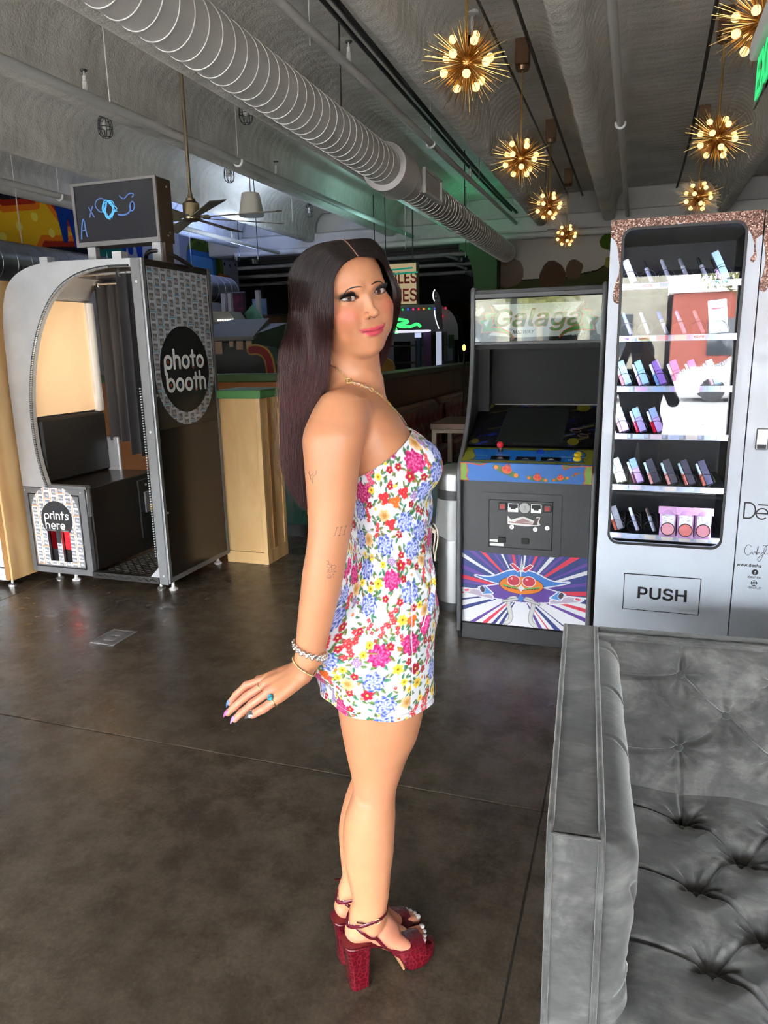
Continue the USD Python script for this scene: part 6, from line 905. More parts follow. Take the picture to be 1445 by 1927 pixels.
for k, (s0, s1) in enumerate(((0.0, 0.086), (SW-0.086, SW))):
    a_ = part(so_, 'arm', sb(s0, s1, 0.0, 0.89, 0.1, 0.76, 0.008), VEL, smooth=35)
    for s in (s0+0.004, s1-0.004):
        pts = np.array([S(s, 0.004, z) for z in (0.12, 0.4, 0.7)]+[S(s, 0.006, 0.757)]+[S(s, t, 0.761) for t in np.linspace(0.03, 0.87, 20)]+[S(s, 0.889, 0.755)]+[S(s, 0.893, z) for z in (0.7, 0.5, 0.3, 0.12)]); part(a_, 'piping', tube(pts, 0.0055, 8), VEL, smooth=True)
    part(a_, 'front_seam', tube(np.array([S(x, 0.8935, 0.757) for x in np.linspace(s0+0.006, s1-0.006, 6)]), 0.003, 6), VEL, smooth=True)
def tufts(pts, P0, buttons, links, depth, wid, crease, cw):
    """Cushion height at the points pts (n,2): full, sunk at buttons, creased along the links."""
    d = np.full(len(pts), 9.0)
    for b in buttons: d = np.minimum(d, np.hypot(pts[:, 0]-b[0], pts[:, 1]-b[1]))
    h = depth*(1-np.exp(-(d/wid)**1.05))
    for b in buttons:                                                   # small pleats running out from each button
        dx, dy = pts[:, 0]-b[0], pts[:, 1]-b[1]; q = np.hypot(dx, dy); ang = np.arctan2(dy, dx)
        h += 0.0055*np.exp(-((q-0.028)/0.022)**2)*np.cos(8*ang+b[0]*50)
    dl_ = np.full(len(pts), 9.0)
    for a, b in links:
        ab = np.subtract(b, a); L = np.linalg.norm(ab); t = np.clip(((pts-a)@ab)/L**2, 0, 1); dl_ = np.minimum(dl_, np.linalg.norm(pts-a-t[:, None]*ab, axis=1))
    return h-crease*np.exp(-(dl_/cw)**2)+0.0016*np.exp(-((dl_-cw*1.7)/(cw*0.8))**2)
def diamond(cols, rows0, rows1, lim0, lim1):
    B, L = [], []
    for i, s in enumerate(cols):
        rr = rows0 if i % 2 == 0 else rows1
        for r in rr:
            B.append((s, r))
            if i+1 < len(cols):
                for q in (rows1 if i % 2 == 0 else rows0):
                    if abs(q-r) < 0.14: L.append(((s, r), (cols[i+1], q)))
    return B, L
cols = [0.291+0.107*k for k in range(14)]
# seat
r0, r1 = [0.285, 0.505, 0.71], [0.395, 0.615, 0.825]; B, L = diamond(cols, r0, r1, 0, 1); L += [((0.15, r), (cols[0], r)) for r in r0]
L += [((c, r0[0]), (c, 0.2)) for c in cols[::2]]
ns, nt = 400, 190; sg, tg = np.meshgrid(np.linspace(0.12, SW-0.12, ns), np.linspace(0.20, 0.955, nt), indexing='ij'); pts = np.c_[sg.ravel(), tg.ravel()]
h = tufts(pts, None, B, L, 0.062, 0.048, 0.010, 0.0055).reshape(ns, nt); ef = np.clip((0.955-tg)/0.075, 0, 1); zz = 0.372+h*1.0; zz = 0.25+(zz-0.25)*np.sqrt(1-(1-ef)**2.2)
es = np.clip((sg-0.12)/0.04, 0, 1)*np.clip((SW-0.12-sg)/0.04, 0, 1); zz -= 0.02*(1-es)**2
part(so_, 'seat', grid_mesh(S(sg, tg, zz)), VEL, smooth=True); part(so_, 'seat_base', sb(0.09, SW-0.09, 0.05, 0.90, 0.12, 0.36, 0.02), VEL, smooth=35)
BTN = mat('velvet_button', (0.035, 0.037, 0.037), 0.8, sheen_weight=0.5)
for b in B[:24]: part(so_, 'button', ball(S(b[0], b[1], 0.3755), (0.0115, 0.0115, 0.006), 2), BTN, smooth=True)
# back
r0b, r1b = [0.674, 0.507], [0.59]; Bb, Lb = diamond(cols, r0b, r1b, 0, 1); Lb = [l for l in Lb if abs(l[0][1]-l[1][1]) < 0.11]
Lb += [((0.14, r), (cols[0], r)) for r in r0b]+[((c, r0b[0]), (c, 0.78)) for c in cols[::2]]+[((c, r0b[1]), (c, 0.38)) for c in cols[::2]]
nz = 120; sg, zg = np.meshgrid(np.linspace(0.12, SW-0.12, ns), np.linspace(0.37, 0.752, nz), indexing='ij'); pts = np.c_[sg.ravel(), zg.ravel()]
h = tufts(pts, None, Bb, Lb, 0.042, 0.044, 0.010, 0.005).reshape(ns, nz); top = np.sqrt(1-(1-np.clip((0.752-zg)/0.05, 0, 1))**2)
tt = 0.045+(0.752-zg)/0.382*0.15+h; tt = 0.06+(tt-0.06)*top
part(so_, 'back_cushion', grid_mesh(S(sg, tt, zg), flip=True), VEL, smooth=True)
for b in Bb[:18]: part(so_, 'button', ball(S(b[0], 0.047+(0.752-b[1])/0.382*0.15, b[1]), (0.0105, 0.008, 0.0105), 2), BTN, smooth=True)
bf = part(so_, 'back_frame', sb(0.086, SW-0.086, 0.0, 0.068, 0.1, 0.76, 0.008), VEL, smooth=35); part(bf, 'piping', tube(np.array([S(s, 0.064, 0.761) for s in np.linspace(0.08, SW-0.08, 30)]), 0.0055, 8), VEL, smooth=True)
# padded inner faces of the arms, gathered into folds
nt, nz = 170, 90; tg, zg = np.meshgrid(np.linspace(0.06, 0.885, nt), np.linspace(0.36, 0.748, nz), indexing='ij')
k_ = np.sqrt(np.clip(1-(1-np.clip((0.748-zg)/0.05, 0, 1))**2, 0, 1))*np.sqrt(np.clip(1-(1-np.clip((0.885-tg)/0.05, 0, 1))**2, 0, 1)); pts = np.c_[tg.ravel(), zg.ravel()]
ba = [(0.18, 0.60), (0.40, 0.60), (0.62, 0.60), (0.80, 0.50)]; la = [((t, 0.60), (t-0.07, 0.75)) for t in (0.18, 0.40, 0.62)]+[((0.80, 0.50), (0.86, 0.66)), ((0.80, 0.5), (0.885, 0.45))]+[((t, 0.60), (t+0.11, 0.42)) for t in (0.18, 0.40, 0.62)]
h = tufts(pts, None, ba, la, 0.026, 0.05, 0.009, 0.006).reshape(nt, nz)
for sgn, s0 in ((1, 0.086), (-1, SW-0.086)):
    part(so_, 'arm_pad', grid_mesh(S(s0+sgn*(0.002+(0.028+h)*k_), tg, zg), flip=sgn < 0), VEL, smooth=True)
for s in (0.06, SW-0.06):
    for t in (0.06, 0.83): part(so_, 'foot', lathe([(0, 0), (0.018, 0), (0.028, 0.1), (0, 0.1)], S(s, t, 0.0), sides=14), BLACK)
# ---- signed-distance modelling of bodies -----------------------------------------------------------------------------------
from scipy.interpolate import PchipInterpolator
class Prim:
    def __init__(s, f, lo, hi, k=0.02, sub=False): s.f, s.lo, s.hi, s.k, s.sub = f, np.asarray(lo, float), np.asarray(hi, float), k, sub
def p_cone(a, b, ra, rb, k=0.02, sub=False):
    a, b = np.asarray(a, float), np.asarray(b, float); ab = b-a; L2 = max(ab@ab, 1e-12); rm = max(ra, rb)
    def f(p):
        t = np.clip((p-a)@ab/L2, 0, 1); return np.linalg.norm(p-a-t[:, None]*ab, axis=1)-(ra+(rb-ra)*t)
    return Prim(f, np.minimum(a, b)-rm, np.maximum(a, b)+rm, k, sub)
def p_ell(c, r, k=0.02, R=None, sub=False):
    c, r = np.asarray(c, float), np.asarray(r, float); m = r.max()
    def f(p):
        q = p-c
        if R is not None: q = q@R
        k0 = np.linalg.norm(q/r, axis=1); k1 = np.linalg.norm(q/r**2, axis=1); return np.where(k1 < 1e-9, -r.min(), k0*(k0-1)/np.maximum(k1, 1e-9))
    return Prim(f, c-m, c+m, k, sub)
def p_loft(rows, k=0.02):
    """Upright limb: rows of z, centre a, centre b, half-axis a, half-axis b [, turn in degrees]."""
    T = np.array(sorted([tuple(r)+(0,)*(6-len(r)) for r in rows])); I = PchipInterpolator(T[:, 0], T[:, 1:], axis=0); z0, z1 = T[0, 0], T[-1, 0]
    def f(p):
        zc = np.clip(p[:, 2], z0, z1); w = I(zc); q = p[:, :2]-w[:, :2]; an = np.radians(w[:, 4]); c, s = np.cos(an), np.sin(an)
        x, y = q[:, 0]*c-q[:, 1]*s, q[:, 0]*s+q[:, 1]*c; r = w[:, 2:4]
        k0 = np.hypot(x/r[:, 0], y/r[:, 1]); k1 = np.hypot(x/r[:, 0]**2, y/r[:, 1]**2); d = np.where(k1 < 1e-6, -r.min(1), k0*(k0-1)/np.maximum(k1, 1e-6)); dz = np.abs(p[:, 2]-zc)
        return np.where(dz > 0, np.hypot(np.maximum(d, 0), dz)+np.minimum(d, 0)*0, d)
    m = np.max(T[:, 3:5], 1); return Prim(f, (np.min(T[:, 1]-m), np.min(T[:, 2]-m), z0), (np.max(T[:, 1]+m), np.max(T[:, 2]+m), z1), k)
def sdf(prims, margin=0.05):
    def F(p):
        if len(p) > 24000:                                              # work down the figure slab by slab, so most parts can be skipped
            o = np.argsort(p[:, 2], kind='stable'); r = np.empty(len(p))
            for s in range(0, len(p), 16000): r[o[s:s+16000]] = F(p[o[s:s+16000]])
            return r
        d = np.full(len(p), 1.0)
        if not len(p): return d
        plo, phi = p.min(0)-margin, p.max(0)+margin
        for q in prims:
            if np.any(q.lo > phi) or np.any(q.hi < plo): continue
            i = np.flatnonzero(np.all((p > q.lo-margin) & (p < q.hi+margin), axis=1))
            if not len(i): continue
            e = q.f(p[i]); a = d[i]
            if q.sub: h = np.clip(0.5-0.5*(a+e)/q.k, 0, 1); d[i] = a*(1-h)-e*h+q.k*h*(1-h)
            else: h = np.clip(0.5+0.5*(a-e)/q.k, 0, 1); d[i] = a*(1-h)+e*h-q.k*h*(1-h)
        return d
    return F
def surface(F, lo, hi, h, snap=1):
    """Surface nets of F = 0 in a box, worked out in a narrow band, then drawn onto the surface."""
    lo, hi = np.asarray(lo, float), np.asarray(hi, float); B = 6; n = (np.ceil((hi-lo)/(h*B)).astype(int))
    g = [lo[k]+h*B*(np.arange(n[k])+0.5) for k in range(3)]; C = np.stack(np.meshgrid(*g, indexing='ij'), -1).reshape(-1, 3)
    dc = F(C).reshape(n); act = np.abs(dc) < h*B*1.15
    N = n*B+1; D = np.repeat(np.repeat(np.repeat(np.sign(dc)*1.0, B, 0), B, 1), B, 2); D = np.pad(D, ((0, 1),)*3, mode='edge').astype(np.float32)
    need = np.zeros(N, bool); a8 = np.repeat(np.repeat(np.repeat(act, B, 0), B, 1), B, 2)
    for o in np.ndindex(2, 2, 2): need[o[0]:o[0]+n[0]*B, o[1]:o[1]+n[1]*B, o[2]:o[2]+n[2]*B] |= a8
    ii = np.argwhere(need); vals = np.empty(len(ii), np.float32)
    for s in range(0, len(ii), 400000): vals[s:s+400000] = F(lo+ii[s:s+400000]*h)
    D[need] = vals; S = D < 0
    corner = [(a, b, c) for a in (0, 1) for b in (0, 1) for c in (0, 1)]; M = N-1
    cnt = sum(S[a:a+M[0], b:b+M[1], c:c+M[2]].astype(np.int8) for a, b, c in corner); cells = np.argwhere((cnt > 0) & (cnt < 8)); idx = -np.ones(M, np.int64); idx[tuple(cells.T)] = np.arange(len(cells))
    acc, num = np.zeros((len(cells), 3)), np.zeros(len(cells))
    cv = {c: D[cells[:, 0]+c[0], cells[:, 1]+c[1], cells[:, 2]+c[2]].astype(float) for c in corner}
    for i, a in enumerate(corner):
        for b in corner[i+1:]:
            if sum(abs(np.subtract(a, b))) == 1:
                va, vb = cv[a], cv[b]; m = (va < 0) != (vb < 0); t = np.where(m, va/np.where(va-vb == 0, 1, va-vb), 0)
                acc += np.where(m[:, None], np.array(a)+t[:, None]*np.subtract(b, a), 0); num += m
    V = lo+h*(cells+acc/np.maximum(num, 1)[:, None]); Q = []
    for ax in range(3):
        e = [0, 0, 0]; e[ax] = 1; u, w = [(1, 2), (2, 0), (0, 1)][ax]
        A = S[:N[0]-e[0], :N[1]-e[1], :N[2]-e[2]]; Bm = S[e[0]:, e[1]:, e[2]:]; E = np.argwhere(A != Bm); E = E[np.all((E > 0) | (np.arange(3) == ax), 1) & np.all(E < M, 1)]
        if not len(E): continue
        fl = A[tuple(E.T)]; du = np.zeros(3, int); du[u] = 1; dw = np.zeros(3, int); dw[w] = 1
        q = np.stack([idx[tuple((E-du-dw).T)], idx[tuple((E-dw).T)], idx[tuple(E.T)], idx[tuple((E-du).T)]], 1); q = np.where(fl[:, None], q, q[:, ::-1]); Q.append(q[np.all(q >= 0, 1)])
    Q = np.vstack(Q); V = settle(F, V, snap, h)
    return V, np.vstack([Q[:, [0, 1, 2]], Q[:, [0, 2, 3]]])
def grad(F, p, e=4e-4):
    g = np.stack([F(p+np.eye(3)[k]*e)-F(p-np.eye(3)[k]*e) for k in range(3)], 1); return g/(np.linalg.norm(g, axis=1, keepdims=True)+1e-12)
def settle(F, p, n=2, lim=1.0, off=0.0):
    for _ in range(n):
        d = np.clip(F(p)-off, -lim, lim); p = p-grad(F, p)*d[:, None]
    return p
def smooth_normals(F, m):
    pass
# ---- the woman -----------------------------------------------------------------------------------------------------------------
# Her own frame: a to the right, b towards the photographer, z up, measured from a point on the floor between her feet.
WO = V3(-0.56, 1.42, 0); WA, WB = V3(0.9302, 0.3671, 0), V3(0.3671, -0.9302, 0)
def toW(p): p = np.asarray(p, float); return WO+p[..., :1]*WA+p[..., 1:2]*WB+p[..., 2:]*V3(0, 0, 1)
def flipf(f): return f[:, ::-1]                                     # the frame is left-handed: turn the faces
pe = thing('person', 'woman in a strapless floral playsuit and dark red heels, looking over her shoulder', 'person', WO)
LOFT_ARM = [(1.405, -0.010, 0.125, 0.040, 0.035), (1.375, -0.022, 0.147, 0.054, 0.046), (1.34, -0.031, 0.156, 0.0595, 0.052), (1.29, -0.037, 0.160, 0.0535, 0.050), (1.234, -0.040, 0.162, 0.0485, 0.046), (1.19, -0.043, 0.164, 0.0445, 0.043), (1.15, -0.048, 0.166, 0.0415, 0.041), (1.118, -0.0535, 0.167, 0.0405, 0.040), (1.085, -0.060, 0.167, 0.041, 0.039), (1.03, -0.0705, 0.167, 0.039, 0.036), (0.975, -0.082, 0.166, 0.0355, 0.032), (0.918, -0.0935, 0.165, 0.0305, 0.027), (0.885, -0.100, 0.165, 0.0275, 0.023)]
LOFT_LEG = [(0.90, 0.052, 0.080, 0.088, 0.090), (0.82, 0.050, 0.082, 0.095, 0.092), (0.75, 0.047, 0.082, 0.094, 0.088), (0.67, 0.0435, 0.080, 0.0825, 0.078), (0.617, 0.0365, 0.078, 0.0675, 0.066), (0.577, 0.033, 0.077, 0.0575, 0.057), (0.53, 0.028, 0.076, 0.0485, 0.052), (0.50, 0.022, 0.075, 0.0515, 0.051), (0.46, 0.0155, 0.074, 0.0575, 0.053), (0.429, 0.0125, 0.073, 0.0590, 0.053), (0.374, 0.010, 0.072, 0.0580, 0.051), (0.317, 0.0095, 0.070, 0.0515, 0.044), (0.259, 0.011, 0.069, 0.0445, 0.037), (0.21, 0.0118, 0.068, 0.037, 0.032), (0.178, 0.012, 0.067, 0.0325, 0.030), (0.158, 0.011, 0.066, 0.027, 0.026), (0.14, 0.008, 0.066, 0.015, 0.016)]
FOOT = {'near': (V3(-0.025, 0.064, 0), math.radians(23.5)), 'far': (V3(-0.051, -0.014, 0), math.radians(22))}
def far_leg(r):
    z, a, b, ra, rb = r; t = np.clip((0.9-z)/0.72, 0, 1); return (z, a+0.024*math.exp(-((z-0.5)/0.11)**2)-0.030*t**2, -0.075+0.058*t**1.3, ra, rb)
LOFT_TORSO = [(0.80, 0.045, 0.0, 0.090, 0.150, 20), (0.86, 0.042, 0.0, 0.104, 0.160, 20), (0.93, 0.048, 0.0, 0.104, 0.157, 18), (1.00, 0.062, 0.0, 0.094, 0.140, 15), (1.09, 0.075, 0.0, 0.083, 0.122, 11), (1.16, 0.075, 0.0, 0.087, 0.124, 8), (1.24, 0.062, 0.0, 0.092, 0.133, 6), (1.31, 0.042, 0.0, 0.087, 0.140, 5), (1.355, 0.028, 0.0, 0.076, 0.138, 4), (1.385, 0.021, 0.0, 0.062, 0.118, 3), (1.41, 0.018, 0.0, 0.052, 0.085, 2), (1.435, 0.020, 0.004, 0.046, 0.058, 0)]
torso = [p_loft(LOFT_TORSO, 0.02), p_ell((0.118, 0.066, 1.262), (0.064, 0.060, 0.060), 0.022), p_ell((0.112, -0.074, 1.262), (0.064, 0.060, 0.060), 0.022), p_ell((-0.035, 0.06, 0.87), (0.075, 0.085, 0.085), 0.03), p_ell((-0.03, -0.085, 0.87), (0.075, 0.085, 0.085), 0.03)]
shoulders = [p_cone((0.012, 0.05, 1.395), (-0.018, 0.14, 1.380), 0.036, 0.046, 0.03), p_cone((0.012, -0.05, 1.395), (0.03, -0.14, 1.372), 0.036, 0.046, 0.03), p_cone((0.055, 0.015, 1.405), (0.030, 0.125, 1.385), 0.0085, 0.009, 0.018), p_cone((0.06, -0.015, 1.405), (0.05, -0.125, 1.385), 0.0085, 0.009, 0.018)]
legs = [p_loft(LOFT_LEG, 0.018), p_cone((-0.024, 0.106, 0.528), (0.012, 0.1275, 0.524), 0.0045, 0.003, 0.008, True), p_loft([far_leg(r) for r in LOFT_LEG], 0.006)]
farm = [p_cone((0.032, -0.152, 1.36), (-0.005, -0.21, 1.13), 0.048, 0.036, 0.025), p_cone((-0.005, -0.21, 1.13), (-0.075, -0.06, 1.155), 0.037, 0.025, 0.02)]
def hand(W, mcp, chains, rp, rf, base):
    o = []
    for i, m in enumerate(mcp):
        o.append(p_cone(base[i], m, rp[0], rp[1], 0.009))
    for c, r in zip(chains, rf):
        for i in range(len(c)-1): o.append(p_cone(c[i], c[i+1], r*(1.05-0.08*i), r*(1.0-0.1*i), 0.0035))
    return o
NH_base = [(-0.112, 0.176, 0.868), (-0.112, 0.168, 0.872), (-0.110, 0.158, 0.874), (-0.108, 0.150, 0.872)]
NH_mcp = [(-0.180, 0.190, 0.836), (-0.186, 0.171, 0.845), (-0.183, 0.152, 0.849), (-0.172, 0.135, 0.848)]
NH_ch = [[(-0.180, 0.190, 0.836), (-0.215, 0.192, 0.812), (-0.236, 0.191, 0.794), (-0.250, 0.190, 0.780)], [(-0.186, 0.171, 0.845), (-0.228, 0.170, 0.818), (-0.252, 0.169, 0.797), (-0.267, 0.168, 0.783)], [(-0.183, 0.152, 0.849), (-0.230, 0.148, 0.832), (-0.252, 0.146, 0.811), (-0.266, 0.145, 0.793)], [(-0.172, 0.135, 0.848), (-0.207, 0.129, 0.836), (-0.223, 0.127, 0.822), (-0.234, 0.126, 0.809)], [(-0.128, 0.190, 0.852), (-0.160, 0.206, 0.830), (-0.190, 0.211, 0.811), (-0.212, 0.210, 0.799)]]
nhand = hand(None, NH_mcp, NH_ch, (0.0135, 0.0112), (0.0083, 0.0084, 0.0080, 0.0070, 0.0100), NH_base)+[p_cone((-0.100, 0.165, 0.889), (-0.112, 0.166, 0.868), 0.0235, 0.0195, 0.014), p_cone((-0.112, 0.180, 0.862), (-0.152, 0.196, 0.838), 0.0165, 0.0135, 0.012), p_ell((-0.145, 0.163, 0.848), (0.034, 0.026, 0.012), 0.012)]
FH_w = V3(-0.075, -0.06, 1.155)
FH_mcp = [FH_w+V3(-0.012, 0.075, dz) for dz in (0.030, 0.010, -0.010, -0.028)]; FH_ch = [[m, m+V3(0.0, 0.035, 0.002), m+V3(0.004, 0.056, 0.002), m+V3(0.008, 0.070, 0.001)] for m in FH_mcp]+[[FH_w+V3(0, 0.02, 0.025), FH_w+V3(-0.006, 0.045, 0.045), FH_w+V3(-0.008, 0.07, 0.056)]]
fhand = hand(None, FH_mcp, FH_ch, (0.013, 0.011), (0.0082, 0.0083, 0.008, 0.007, 0.0095), [FH_w+V3(0, 0.005, dz) for dz in (0.012, 0.005, -0.005, -0.012)])
def foot_frame(which):
    o, an = FOOT[which]; X, Y = V3(math.cos(an), -math.sin(an), 0), V3(math.sin(an), math.cos(an), 0); return lambda p: o+np.asarray(p, float)[..., :1]*X+np.asarray(p, float)[..., 1:2]*Y+np.asarray(p, float)[..., 2:]*V3(0, 0, 1)
def foot(which):
    F = foot_frame(which); s = 1 if which == 'near' else -1; A = lambda *p: F(np.array(p, float)); c = lambda a, b, ra, rb, k=0.012: p_cone(A(*a), A(*b), ra, rb, k)
    o = [c((0.001, 0, 0.152), (0.012, 0, 0.19), 0.0250, 0.0275, 0.02), c((0.002, 0.0, 0.151), (0.060, 0.004*s, 0.122), 0.0245, 0.024, 0.015), c((0.030, 0.0, 0.205), (0.088, -0.004*s, 0.118), 0.030, 0.022, 0.02), c((0.060, 0.010*s, 0.120), (0.120, 0.018*s, 0.068), 0.022, 0.017, 0.015), c((0.070, -0.008*s, 0.122), (0.126, -0.017*s, 0.070), 0.022, 0.019, 0.015), p_ell(A(0.014, 0.028*s, 0.186), (0.011, 0.009, 0.012), 0.012)]
    for k, (y, x1, r) in enumerate(((-0.022, 0.186, 0.0105), (-0.006, 0.185, 0.008), (0.006, 0.179, 0.0075), (0.017, 0.172, 0.007), (0.027, 0.162, 0.007))): o.append(c((0.128, y*0.85*s, 0.064), (x1, y*s, 0.056), r*1.05, r*0.92, 0.006))
    return o
# head: face frame in millimetres from the point between the eyes; x to the right, y forward, z up
PSI, TAU, NOD, HS = math.radians(28), math.radians(12.8), math.radians(-2), 1.02
E0 = V3(0.0365, 0.118, 1.5955)
fy = V3(math.sin(PSI), math.cos(PSI), 0); fx = V3(math.cos(PSI), -math.sin(PSI), 0); fz = V3(0, 0, 1)
fx, fz = fx*math.cos(TAU)+fz*math.sin(TAU), fz*math.cos(TAU)-fx*math.sin(TAU); fy, fz = fy*math.cos(NOD)+fz*math.sin(NOD), fz*math.cos(NOD)-fy*math.sin(NOD)
RF = np.stack([fx, fy, fz])
def fA(*p): return E0+HS*0.001*(np.asarray(p, float).reshape(-1, 3)@RF)[0] if len(p) == 3 and np.ndim(p[0]) == 0 else E0+HS*0.001*(np.asarray(p[0], float)@RF)
def toF(P): return ((P-E0)@RF.T)/(HS*0.001)
mm = HS*0.001
def fe(c, r, k, sub=False): return p_ell(fA(*c), np.array(r)*mm, k*mm, RF.T, sub)
def fc(a, b, ra, rb, k, sub=False): return p_cone(fA(*a), fA(*b), ra*mm, rb*mm, k*mm, sub)
def eye_open(s):
    """Almond opening of the lids."""
    def f(P):
        q = toF(P); u = (q[:, 0]-32*s)*s; v = q[:, 2]-0.10*u; w = np.clip(1-(u/17.2)**2, -1, 1); zu, zl = 4.5*w, -3.6*w
        return np.maximum(np.maximum((v-zu), (zl-v))*0.8, np.maximum(-16-q[:, 1], np.abs(u)-17.5))*mm
    c = fA(32*s, -6, 0); return Prim(f, c-0.02, c+0.02, 1.0*mm, True)
head = [fe((0, -90, 32), (70, 91, 70), 20), fe((0, -46, -36), (59, 50, 71), 26), fe((0, -60, 20), (64, 62, 62), 20)]
for s in (-1, 1): head += [fe((38*s, -24, -30), (26.5, 23, 25), 18), fc((46*s, -64, -58), (15*s, -24, -92), 15, 13, 22), fe((36*s, -26, -58), (20, 18, 22), 16), fc((14*s, -2, 15), (42*s, -14, 13), 7.5, 7, 12)]
head += [fe((-2, -19, -94), (13.5, 14, 14), 18), fe((0, -17, -67), (30, 20, 24), 16)]
for s in (-1, 1): head += [fe((33*s, 9, -1), (18, 10, 10), 9, True)]
head += [fc((0, -2, 6), (0, 9.5, -26), 5.0, 6.4, 8), fe((0, 16.5, -32.5), (8.2, 9.5, 7.6), 5)]
for s in (-1, 1): head += [fe((10.4*s, 6.0, -35), (5.8, 8.5, 5.8), 3.6), fe((5.6*s, 11.5, -40.8), (3.4, 4.8, 3.2), 1.6, True)]
for s in (-1, 1): head += [fe((32*s, -15.2, 0), (16.5, 15.4, 15.0), 4.5)]
for s in (-1, 1): head += [eye_open(s)]
for s in (-1, 1): head += [fe((10*s, 1.2, -60.4), (16, 6.6, 3.8), 4), fe((30*s, -9, -57.0), (5, 6, 4), 6), fe((33*s, -9, -41), (10, 9, 11), 10)]
head += [fe((0, 2.0, -69.3), (20, 7.4, 5.4), 4)]
mouth = [(-31, -8, -56.8), (-21, 2.5, -61.8), (-9, 8.0, -64.6), (0, 8.8, -64.4), (9, 8.0, -64.6), (21, 2.5, -61.8), (31, -8, -56.8)]
for a, b in zip(mouth[:-1], mouth[1:]): head.append(fc(a, b, 0.9, 0.9, 1.4, True))
for s in (-1, 1): head += [fe((70*s, -92, -12), (6, 15, 27), 6)]
neck = [p_cone(fA(0, -88, -62), (0.016, 0.004, 1.425), 0.0500, 0.050, 0.02), p_cone(fA(0, -66, -90), (0.026, 0.006, 1.42), 0.034, 0.032, 0.02), p_cone(fA(-36, -84, -60), (0.050, 0.022, 1.410), 0.012, 0.010, 0.02), p_cone(fA(-10, -110, -40), (0.0, 0.02, 1.41), 0.045, 0.045, 0.03)]
feet = foot('near')+foot('far')
arm = [p_loft(LOFT_ARM, 0.018)]
BODY = torso+shoulders+neck+legs+farm+fhand+head+feet+arm+nhand
FB = sdf(BODY)
Vb, Fb_ = surface(FB, (-0.30, -0.27, 0.03), (0.22, 0.24, 1.462), 0.0042)
keep = ~np.all(Vb[Fb_][:, :, 2] > 1.4575, 1); Fb_ = Fb_[keep]
hl = np.all((Vb[:, :2] > (-0.295, 0.10)) & (Vb[:, :2] < (-0.09, 0.235)) & (Vb[:, 2:] < 0.885) & (Vb[:, 2:] > 0.76), 1)
Fb_ = Fb_[~np.all(hl[Fb_] & (Vb[Fb_][:, :, 2] < 0.882) & (Vb[Fb_][:, :, 0] < -0.092), 1)]
Vn, Fn_ = surface(FB, (-0.300, 0.10, 0.755), (-0.06, 0.24, 0.892), 0.0016)
Fn_ = Fn_[np.all((Vn[Fn_][:, :, 0] < -0.0895) & (Vn[Fn_][:, :, 2] < 0.8865), 1)]
Vh, Fh_ = surface(FB, (-0.13, -0.13, 1.452), (0.16, 0.19, 1.735), 0.0014)
Fh_ = Fh_[np.all(Vh[Fh_][:, :, 2] > 1.4545, 1)]
SKIN0 = np.array(srgb(0.765, 0.525, 0.38))
def skin_color(P):
    C = np.tile(SKIN0, (len(P), 1)); n = meshkit.fbm(P*30, 3, 2)[:, None]; C = C*(0.94+0.12*n)
    pink = np.array(srgb(0.84, 0.52, 0.45))
    w = np.exp(-(np.linalg.norm(P-V3(-0.05, 0.12, 1.12), axis=1)/0.03)**2)*0.3+np.clip((0.80-P[:, 2])/0.02, 0, 1)*0*1+((P[:, 0] < -0.17) & (P[:, 2] < 0.85) & (P[:, 2] > 0.7))*0.45+np.exp(-((P[:, 2]-0.53)/0.04)**2)*0.12+(P[:, 2] < 0.16)*0.35
    return C*(1-w[:, None])+pink*w[:, None]
